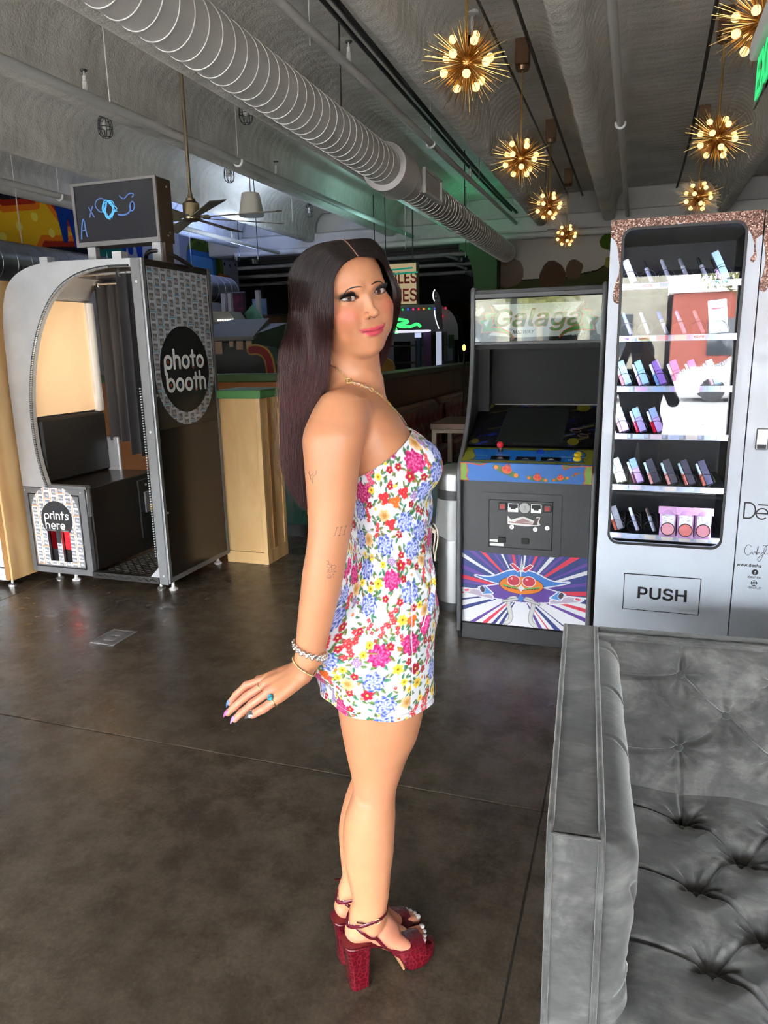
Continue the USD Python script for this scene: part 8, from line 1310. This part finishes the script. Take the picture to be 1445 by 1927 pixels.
for s in (-1, 1):
    ls_ = []
    for k in range(90):
        u = -15+31.5*k/89+gl.normal()*0.15; w = 1-(u/17.2)**2; v = 4.5*w+0.10*u+0.2; y = math.sqrt(max(15.6**2-(u*0.92)**2-v**2, 4))-15.2; L = (4.5+5.0*min(1, (u+14)/14))*(0.85+0.3*gl.random())*(1.0 if u < 11 else 0.95); du = 0.13*u+gl.normal()*0.5+0.6
        pts = [(32*s+s*u, y, v), (32*s+s*(u+du*0.5), y+L*0.42, v+L*0.22), (32*s+s*(u+du), y+L*0.62, v+L*0.62), (32*s+s*(u+du*1.3), y+L*0.66, v+L*0.95)]; ls_.append(tube(toW(fA(spl(pts, 6))), np.array([0.42, 0.38, 0.32, 0.24, 0.15, 0.05])*mm, 4))
    part(pe, 'upper_lashes', cat_(ls_), LASH, kind='stuff'); ls_ = []
    for k in range(26):
        u = -8+23*k/25; w = 1-(u/17.2)**2; v = -3.6*w+0.10*u-0.2; y = math.sqrt(max(15.6**2-(u*0.92)**2-v**2, 4))-15.2; L = 2.6+1.4*gl.random(); pts = [(32*s+s*u, y, v), (32*s+s*(u+0.3), y+L*0.6, v-L*0.4), (32*s+s*(u+0.8), y+L*0.8, v-L*0.95)]; ls_.append(tube(toW(fA(spl(pts, 5))), np.array([0.16, 0.14, 0.1, 0.07, 0.03])*mm, 4))
    part(pe, 'lower_lashes', cat_(ls_), LASH, kind='stuff')
    bp = np.array([(10.0, 16.0), (18, 18.0), (28, 19.2), (38, 18.2), (48, 13.8), (57, 7.0), (63, 1.0)]); bs = spl(bp, 40); P3 = np.stack([bs[:, 0]*s, np.full(40, 10.0), bs[:, 1]], -1); P_ = settle(FB, fA(P3), 6, off=0.0003)
    part(pe, 'eyebrow', tube(toW(P_), np.interp(np.linspace(0, 1, 40), [0, 0.15, 0.5, 1], [0.7, 1.3, 1.0, 0.3])*mm, 6), mat('brow_brown', (0.030, 0.016, 0.012), 0.6), smooth=True)
# hair: a solid under-layer and many strands over it, parted in the middle
lerpn = lambda x, xs, ys: np.stack([np.interp(x, xs, [q[k] for q in ys]) for k in range(len(ys[0]))], -1)
def strand_paths(side, t, depth, n=26):
    """Paths of strands: t 0 beside the face to 1 at the back of the head; depth 0 outer to 1 inner. Arrays of (m, n, 3)."""
    m = len(t); root = lerpn(t, [0, 0.35, 0.7, 1.0], [(0.8*side-3, 4, 68), (0.8*side-3, -34, 99), (0.8*side-3, -95, 103), (0.8*side-3, -158, 78)])
    tt = np.clip(t, 0, 1); hang_a = np.interp(tt, [0, 0.3, 0.65, 1.0], [50, 84, 125, 178]); ha = np.radians(hang_a)
    rx, ry = 96-15*depth, 134-18*depth
    def ring(z, kx=1.0, sh=0.0): return np.stack([side*rx*kx*np.sin(ha), -88+ry*kx*np.cos(ha)+sh, np.full(m, z) if np.ndim(z) == 0 else z], -1)
    up = lerpn(t, [0, 0.3, 0.7, 1.0], [(37, 2.5, 60), (46, -30, 91), (52, -102, 95), (16, -184, 62)]); up[:, 0] *= side
    mid = lerpn(t, [0, 0.3, 0.7, 1.0], [(59.0, -6.0, 33), (80, -40, 54), (86, -124, 54), (24, -203, 26)]); mid[:, 0] *= side
    sc = (1-0.05*depth)[:, None]; cen = V3(0, -85, 20)
    F1 = np.stack([root, cen+(up-cen)*sc, cen+(mid-cen)*sc], 1)
    low = ring(-16.0); low[:, 1] += np.interp(tt, [0, 0.3], [-3, 0]); A1 = fA(np.concatenate([F1, low[:, None]], 1).reshape(-1, 3)).reshape(m, 4, 3)
    q = tt if side < 0 else 2-tt                                       # position round the fall: 0 near front, 1 back, 2 far front
    def lev(z, pts): xy = lerpn(q, [0, 0.5, 1.0, 1.5, 2.0], pts); c = xy.mean(0)*0+np.array([-0.055, 0.0]); xy = xy+(c-xy)*(0.22*depth)[:, None]; return np.concatenate([xy, np.full((m, 1), z)], 1)
    zend = np.interp(q, [0, 0.35, 0.8, 1.2, 2.0], [1.175, 1.185, 1.21, 1.20, 1.22])+0.02*depth
    l1 = lev(1.50, [(-0.034, 0.106), (-0.102, 0.092), (-0.136, 0.0), (-0.080, -0.085), (0.088, -0.050)]); l2 = lev(1.43, [(-0.046, 0.092), (-0.114, 0.084), (-0.141, 0.0), (-0.095, -0.09), (0.045, -0.088)])
    l3 = lev(1.36, [(-0.083, 0.076), (-0.122, 0.074), (-0.143, 0.0), (-0.11, -0.085), (-0.070, -0.105)]); l4 = lev(1.27, [(-0.098, 0.068), (-0.126, 0.062), (-0.145, 0.0), (-0.12, -0.07), (-0.098, -0.085)])
    l5 = lev(1.2, [(-0.098, 0.06), (-0.115, 0.048), (-0.128, 0.0), (-0.11, -0.05), (-0.10, -0.06)]); l5[:, 2] = zend
    K = np.concatenate([A1, np.stack([l1, l2, l3, l4, l5], 1)], 1)        # (m, 9, 3)
    from scipy.interpolate import PchipInterpolator as PI
    s = np.r_[0, np.cumsum(np.linalg.norm(np.diff(K.mean(0), axis=0), axis=1))]; return PI(s, K, axis=1)(np.r_[np.linspace(0, s[3], 13)[:-1], np.linspace(s[3], s[-1], n-12)])
hr = np.random.default_rng(21)
HAIR = usdkit.material(stage, '/World/Looks/hair_dye', {'g': ('geometry', {}), 's': ('separate_xyz', {}), 'mr': ('map_range', {'from_min': 1.18, 'from_max': 1.66, 'clamp': True}), 'r': ('rgb_ramp', {'ramp': [(0.0, (0.050, 0.018, 0.018)), (0.45, (0.062, 0.019, 0.018)), (0.7, (0.036, 0.012, 0.011)), (0.9, (0.014, 0.0065, 0.006)), (1, (0.010, 0.005, 0.0045))]}), 'mp': ('mapping', {'scale': (260.0, 260.0, 5.0)}), 'n': ('noise_texture', {'scale': 1.0, 'detail': 2.0}), 'r2': ('rgb_ramp', {'ramp': [(0.3, (0.55, 0.55, 0.6)), (0.7, (1.6, 1.5, 1.45))]}), 'x': ('mix', {'mix_type': 'multiply', 'fac': 1.0}), 'p': ('principled_bsdf', {'roughness': 0.42, 'specular_ior_level': 0.4})},
    [('g.position', 's.vector'), ('s.z', 'mr.value'), ('mr.result', 'r.fac'), ('g.position', 'mp.vector'), ('mp.vector', 'n.vector'), ('n.fac', 'r2.fac'), ('r.color', 'x.color1'), ('r2.color', 'x.color2'), ('x.color', 'p.base_color')], surface='p.BSDF')
under = []
for side in (-1, 1):
    tg_ = np.linspace(0, 1, 50); A = strand_paths(side, tg_, np.full(50, 0.22), 40); B = strand_paths(side, tg_, np.full(50, 0.75), 40)
    under += [grid_mesh(toW(A), flip=side > 0), grid_mesh(toW(B), flip=side < 0), grid_mesh(toW(np.stack([A[0], B[0]], 0)), flip=side < 0), grid_mesh(toW(np.stack([A[-1], B[-1]], 0)), flip=side > 0), grid_mesh(toW(np.stack([A[:, -1], B[:, -1]], 1)))]
hp = part(pe, 'hair', cat_(under), HAIR, smooth=True, label='long straight hair, nearly black at the roots and deep red-brown below')
def curves(parent, name, P, w, m, kind=None):
    p = numbered(parent+'/'+name); c = UsdGeom.BasisCurves.Define(stage, p); n, k = P.shape[:2]
    c.CreateTypeAttr('linear'); c.CreateCurveVertexCountsAttr(Vt.IntArray.FromNumpy(np.full(n, k, np.int32))); c.CreatePointsAttr(Vt.Vec3fArray.FromNumpy((P.reshape(-1, 3)-base_of(parent)).astype(np.float32)))
    c.CreateWidthsAttr(Vt.FloatArray.FromNumpy(np.broadcast_to(w, (n, k)).astype(np.float32).ravel())); c.SetWidthsInterpolation('vertex'); UsdShade.MaterialBindingAPI.Apply(c.GetPrim()).Bind(m); keys(c.GetPrim(), kind=kind); return p
ST_ = []
for side, n in ((-1, 5200), (1, 2600)):
    t = hr.random(n); t = np.where(hr.random(n) < 0.25, t*0.25, t); P = strand_paths(side, t, hr.random(n)*0.32, 30); k = np.linspace(0, 1, 30)[None, :, None]; fq = hr.random((n, 1, 1))*6.28
    P = P+(hr.normal(size=(n, 1, 3))*0.0030*k+0.0012*np.sin(k*9+fq)*k); cut = 1-0.10*hr.random(n)**2; 
    idx = (k[..., 0]*cut[:, None])*29; i0 = np.clip(idx.astype(int), 0, 28); fr = (idx-i0)[..., None]; P = np.take_along_axis(P, i0[..., None], 1)*(1-fr)+np.take_along_axis(P, i0[..., None]+1, 1)*fr; ST_.append(P)
fly = strand_paths(-1, hr.random(60), np.zeros(60)-0.1, 30); fly += hr.normal(size=(60, 1, 3))*0.012*np.linspace(0, 1, 30)[None, :, None]**1.5; fly2 = strand_paths(1, hr.random(40)*0.4, np.zeros(40)-0.05, 30); fly2 += hr.normal(size=(40, 1, 3))*0.008*np.linspace(0, 1, 30)[None, :, None]
PS = np.vstack(ST_+[fly, fly2]); wd = np.interp(np.linspace(0, 1, 30), [0, 0.1, 0.85, 1], [0.0006, 0.00085, 0.0007, 0.00025])
curves(hp, 'hair_strands', toW(PS), wd, HAIR, 'stuff')
pl_ = spl([(-3, 4.5, 68.6), (-3, -14, 85.5), (-3, -34, 99.2), (-3, -52, 101.5)], 30); part(pe, 'parting', tube(toW(fA(pl_+V3(0, 0.2, 0.2))), np.interp(np.arange(30), [0, 20, 29], [0.0010, 0.0009, 0.0002]), 6), mat('scalp', srgb(0.62, 0.46, 0.40), 0.7), smooth=True, label='pale scalp line of the middle parting')
# necklace
GOLDJ = mat('gold_metal'); SILVJ = mat('silver_metal', (0.80, 0.76, 0.70), 0.2, 1.0)
def on_skin(pts, off, n=60): return settle(FB, spl(np.array(pts, float), n), 8, off=off)
nk = on_skin([(-0.030, 0.075, 1.462), (-0.012, 0.085, 1.449), (0.016, 0.088, 1.434), (0.045, 0.082, 1.420), (0.066, 0.070, 1.408), (0.088, 0.050, 1.388), (0.103, 0.022, 1.366), (0.108, 0.0, 1.358), (0.103, -0.03, 1.37), (0.085, -0.06, 1.40), (0.05, -0.085, 1.43), (0.0, -0.08, 1.46), (-0.03, -0.05, 1.475), (-0.045, 0.0, 1.478), (-0.04, 0.05, 1.472)], 0.0022, 150)
nl = part(pe, 'necklace', tube(toW(nk), 0.0009, 6, closed=True), GOLDJ, smooth=True, label='gold chain necklace with larger ring links')
def link(c, t, n, r, w, a=1.35): b = np.cross(t, n); an = np.linspace(0, 2*np.pi, 16, endpoint=False); return tube(toW(c+r*a*np.cos(an)[:, None]*t+r*np.sin(an)[:, None]*(b if True else n)), w, 6, closed=True)
tn = np.gradient(nk, axis=0); tn /= np.linalg.norm(tn, axis=1)[:, None]; nn_ = grad(FB, nk)
part(nl, 'small_links', cat_([link(nk[i], tn[i], (nn_[i]+(0.9 if i % 2 else -0.9)*np.cross(tn[i], nn_[i])), 0.0017, 0.0006) for i in range(0, 150)]), GOLDJ, kind='stuff', smooth=True)
for i in (10, 24, 40): part(nl, 'ring_link', link(nk[i]+nn_[i]*0.001, tn[i], nn_[i], 0.0058, 0.0013, 1.0), GOLDJ, smooth=True)
for i0, i1 in ((13, 17), (20, 23), (43, 47)): part(nl, 'bar_link', tube(toW(nk[i0:i1+1]+nn_[i0:i1+1]*0.001), 0.0016, 8), SILVJ, smooth=True)
part(nl, 'pendant', tube(toW(on_skin([(0.104, 0.016, 1.362), (0.113, 0.012, 1.352), (0.122, 0.006, 1.343)], 0.003, 12)), 0.0022, 8), SILVJ, smooth=True)
# bracelets, ring, nails, tattoos
def bracelet(zc, tilt, r, two, m, name, label, w=0.0):
    c = np.array([np.interp(zc, [0.88, 0.92], [-0.101, -0.0935]), 0.165, zc]); an = np.linspace(0, 2*np.pi, two, endpoint=False); P = c+np.stack([0.033*np.cos(an), 0.029*np.sin(an), -tilt*np.cos(an)], -1); P = settle(FB, P, 8, off=r*1.05); b = part(pe, name, tube(toW(P), r*0.55, 8, closed=True), m, smooth=True, label=label)
    part(b, 'bead', cat_([ball(toW(q+np.array([0, 0, w*(-1)**k])), (r, r, r*0.9), 2) for k, q in enumerate(P)]), m, kind='stuff', smooth=True); return b
bracelet(0.912, 0.014, 0.0044, 40, SILVJ, 'braided_bracelet', 'thick braided silver bracelet on her forearm', 0.0036); bracelet(0.874, 0.022, 0.0022, 46, GOLDJ, 'bead_bracelet', 'thin beaded gold bracelet at her wrist')
c5 = [np.array(p) for p in NH_ch[4]]; d5 = c5[2]-c5[1]; d5 /= np.linalg.norm(d5); rc = c5[1]+d5*0.010; u5 = np.cross(d5, (0, 0, 1)); u5 /= np.linalg.norm(u5); w5 = np.cross(u5, d5)
rg = part(pe, 'ring', tube(toW(np.array([rc+0.0108*(math.cos(a)*u5+math.sin(a)*w5) for a in np.linspace(0, 6.28, 28, endpoint=False)])), 0.0016, 8, closed=True), GOLDJ, smooth=True, label='gold ring with a turquoise stone on her thumb')
top5 = (0.2*(-u5) if u5[1] < 0 else 0.2*u5)+0.98*(w5 if w5[2] > 0 else -w5); top5 /= np.linalg.norm(top5); stn = trimesh.creation.icosphere(2, 1.0); Mx = np.stack([d5*0.0068, np.cross(d5, top5)*0.0095, top5*0.004], 1)
part(rg, 'stone', trimesh.Trimesh(toW(rc+top5*0.0125+stn.vertices@Mx.T), flipf(stn.faces) if np.linalg.det(Mx) > 0 else stn.faces, process=False), mat('turquoise', srgb(0.18, 0.62, 0.72), 0.15, noise=(260, srgb(0.32, 0.26, 0.12), 0.52, 0.58)), smooth=True)
c2 = [np.array(p) for p in NH_ch[1]]; d2v = c2[1]-c2[0]; d2v /= np.linalg.norm(d2v); u2 = np.cross(d2v, (0, 0, 1)); u2 /= np.linalg.norm(u2); w2 = np.cross(u2, d2v); part(pe, 'finger_ring', tube(toW(np.array([c2[0]+d2v*0.014+0.0094*(math.cos(a)*u2+math.sin(a)*w2) for a in np.linspace(0, 6.28, 24, endpoint=False)])), 0.0010, 6, closed=True), GOLDJ, smooth=True)
NAILM = {'pink': mat('pink_nail', srgb(0.85, 0.42, 0.72), 0.1, coat_weight=1.0), 'blue': mat('blue_nail', srgb(0.40, 0.55, 0.85), 0.1, 0.3, coat_weight=1.0), 'silver': mat('chrome_nail', (0.62, 0.65, 0.72), 0.08, 1.0), 'lilac': mat('lilac_nail', srgb(0.72, 0.55, 0.85), 0.1, coat_weight=1.0)}
def nail(c, r, color, upv, L=0.021):
    a, b = np.asarray(c[-2], float), np.asarray(c[-1], float); d = b-a; d /= np.linalg.norm(d); up = np.asarray(upv, float)-d*(np.asarray(upv, float)@d); up /= np.linalg.norm(up); sd = np.cross(d, up); n, m = 12, 9; s = np.linspace(0, 1, n); w = r*np.interp(s, [0, 0.12, 0.45, 0.8, 1], [0.55, 0.88, 0.9, 0.5, 0.06]); ph = np.linspace(-1.05, 1.05, m)
    P = b+(s[:, None, None]*L-0.006)*d+up*(np.cos(ph)[None, :, None]*w[:, None, None]*0.75+(r*0.42-0.1*w)[:, None, None]-0.004*s[:, None, None]**2)+sd*np.sin(ph)[None, :, None]*w[:, None, None]
    P2 = P-up*0.0009; part(pe, 'fingernail', cat_([grid_mesh(toW(P)), grid_mesh(toW(P2), flip=True)]), NAILM[color], smooth=True, label=color+' pointed fingernail')
up_ = (-0.35, 0.25, 0.9); nail(NH_ch[0], 0.0078, 'lilac', up_); nail(NH_ch[1], 0.0078, 'pink', up_); nail(NH_ch[2], 0.0075, 'blue', up_); nail(NH_ch[3], 0.0066, 'silver', up_); nail(NH_ch[4], 0.0095, 'silver', (-0.1, 0.55, 0.85), 0.024)
for c, k in zip(FH_ch, ('pink', 'lilac', 'blue', 'pink', 'silver')): nail([c[-2], c[-1]], 0.0072, k, (-0.95, 0, 0.1), 0.018)
TAT = mat('tattoo_ink', (0.10, 0.085, 0.085), 0.6)
def tattoo(lines, w=0.00042):
    ms = []
    for l in lines:
        p = np.array(l, float); P = np.stack([p[:, 0], np.full(len(p), 0.225), p[:, 1]], -1)
        for _ in range(14): P[:, 1] -= np.clip(FB(P)-0.0001, -0.02, 0.02)
        ms.append(tube(toW(spl(P, max(6, 4*len(P))) if len(P) > 2 else P), w, 5))
    part(pe, 'tattoo', cat_(ms), TAT, kind='stuff')
tattoo([[(-0.0365+0.0085*k, 1.156), (-0.0335+0.0085*k, 1.166), (-0.031+0.0085*k, 1.1725)] for k in range(3)]+[[(-0.039+0.0085*k, 1.156), (-0.034+0.0085*k, 1.156)] for k in range(3)]+[[(-0.034+0.0085*k, 1.1715), (-0.029+0.0085*k, 1.1725)] for k in range(3)])
rose = lambda x, z, r, k: [(x+r*(0.4+0.6*q/9)*math.cos(q*0.9+k), z+r*(0.4+0.6*q/9)*math.sin(q*0.9+k)) for q in range(10)]
tattoo([rose(-0.050, 1.098, 0.0055, 0), rose(-0.048, 1.087, 0.005, 2), [(-0.045, 1.092), (-0.039, 1.098), (-0.036, 1.094), (-0.041, 1.089), (-0.037, 1.084), (-0.043, 1.085)], rose(-0.050, 1.077, 0.0048, 4), [(-0.046, 1.076), (-0.041, 1.080), (-0.042, 1.073)], [(-0.054, 1.108), (-0.049, 1.106), (-0.051, 1.103)]], 0.0004)
tattoo([[(-0.079, 1.277), (-0.076, 1.262), (-0.073, 1.255), (-0.074, 1.265), (-0.069, 1.272), (-0.066, 1.281)], [(-0.081, 1.274), (-0.078, 1.268), (-0.079, 1.262)], [(-0.077, 1.270), (-0.071, 1.276)]], 0.0004)
# ---- the photographer, seen only as a dark reflection in the vending glass -----------------------------------------------------------
ph = thing('person', 'dark-clothed photographer holding up a phone, reflected in the vending machine glass', 'person', (0.05, -0.42, 0))
PB = [p_loft([(0.82, 0.05, -0.42, 0.165, 0.11), (1.0, 0.05, -0.42, 0.15, 0.105), (1.15, 0.05, -0.41, 0.175, 0.115), (1.24, 0.05, -0.41, 0.18, 0.09), (1.28, 0.05, -0.41, 0.10, 0.07)], 0.03), p_cone((-0.10, -0.41, 1.235), (0.20, -0.41, 1.235), 0.055, 0.055, 0.03), p_cone((0.05, -0.41, 1.25), (0.05, -0.395, 1.33), 0.052, 0.05, 0.02), p_ell((0.05, -0.385, 1.405), (0.073, 0.092, 0.108), 0.015), p_cone((0.05, -0.31, 1.385), (0.05, -0.286, 1.375), 0.012, 0.013, 0.012), p_ell((0.05, -0.345, 1.33), (0.03, 0.03, 0.025), 0.02)]
for s in (-1, 1):
    x = 0.05+s*0.165; PB += [p_cone((x, -0.41, 1.225), (0.05+s*0.235, -0.33, 1.05), 0.05, 0.04, 0.02), p_cone((0.05+s*0.235, -0.33, 1.05), (s*0.062, -0.085, 1.44), 0.04, 0.027, 0.02), p_cone((0.05+s*0.085, -0.42, 0.86), (0.05+s*0.09, -0.41, 0.48), 0.09, 0.06, 0.03), p_cone((0.05+s*0.09, -0.41, 0.48), (0.05+s*0.09, -0.44, 0.10), 0.058, 0.04, 0.02), p_cone((0.05+s*0.09, -0.45, 0.04), (0.05+s*0.10, -0.28, 0.03), 0.04, 0.032, 0.02), p_ell((s*0.056, -0.062, 1.475), (0.02, 0.028, 0.04), 0.015)]
    for k in range(4): PB.append(p_cone((s*0.062, -0.06, 1.46+0.018*k), (s*0.048, -0.03, 1.462+0.018*k), 0.009, 0.008, 0.004))
    PB.append(p_cone((s*0.05, -0.07, 1.455), (s*0.03, -0.045, 1.47), 0.0105, 0.009, 0.005))
FP_ = sdf(PB); Vp, Fp = surface(FP_, (-0.30, -0.60, -0.02), (0.40, 0.02, 1.56), 0.0085); cdp = np.tile(srgb(0.72, 0.52, 0.42), (len(Vp), 1)); cloth = (Vp[:, 2] < 1.30) & ~((Vp[:, 1] > -0.12) & (Vp[:, 2] > 1.35)); cdp[cloth] = (0.012, 0.012, 0.013); cdp[Vp[:, 2] < 0.09] = (0.03, 0.03, 0.03); part(ph, 'body', (Vp, Fp), printed('photographer_skin_and_clothes', 0.6), smooth=True, cd=cdp)
hc_ = p_ell((0.05, -0.40, 1.415), (0.084, 0.10, 0.112), 0.01), p_cone((0.05, -0.455, 1.38), (0.05, -0.50, 1.12), 0.075, 0.085, 0.04), p_ell((0.05, -0.27, 1.385), (0.066, 0.075, 0.085), 0.012, None, True)
Vq, Fq = surface(sdf(list(hc_)), (-0.12, -0.62, 0.98), (0.22, -0.24, 1.56), 0.007); part(ph, 'hair', (Vq, Fq), mat('photographer_hair', (0.012, 0.01, 0.009), 0.5), smooth=True)
pn = thing('phone', 'black phone held up by the photographer', 'phone', (0, -0.02, 1.5)); part(pn, 'body', rbox(-0.038, 0.038, -0.028, -0.018, 1.418, 1.518, 0.004), mat('phone_black', (0.015, 0.015, 0.016), 0.2)); part(pn, 'lens_plate', cyl((0.0, -0.019, 1.5), (0.0, -0.0165, 1.5), 0.012, 20), mat('phone_lens', (0.02, 0.02, 0.025), 0.05))
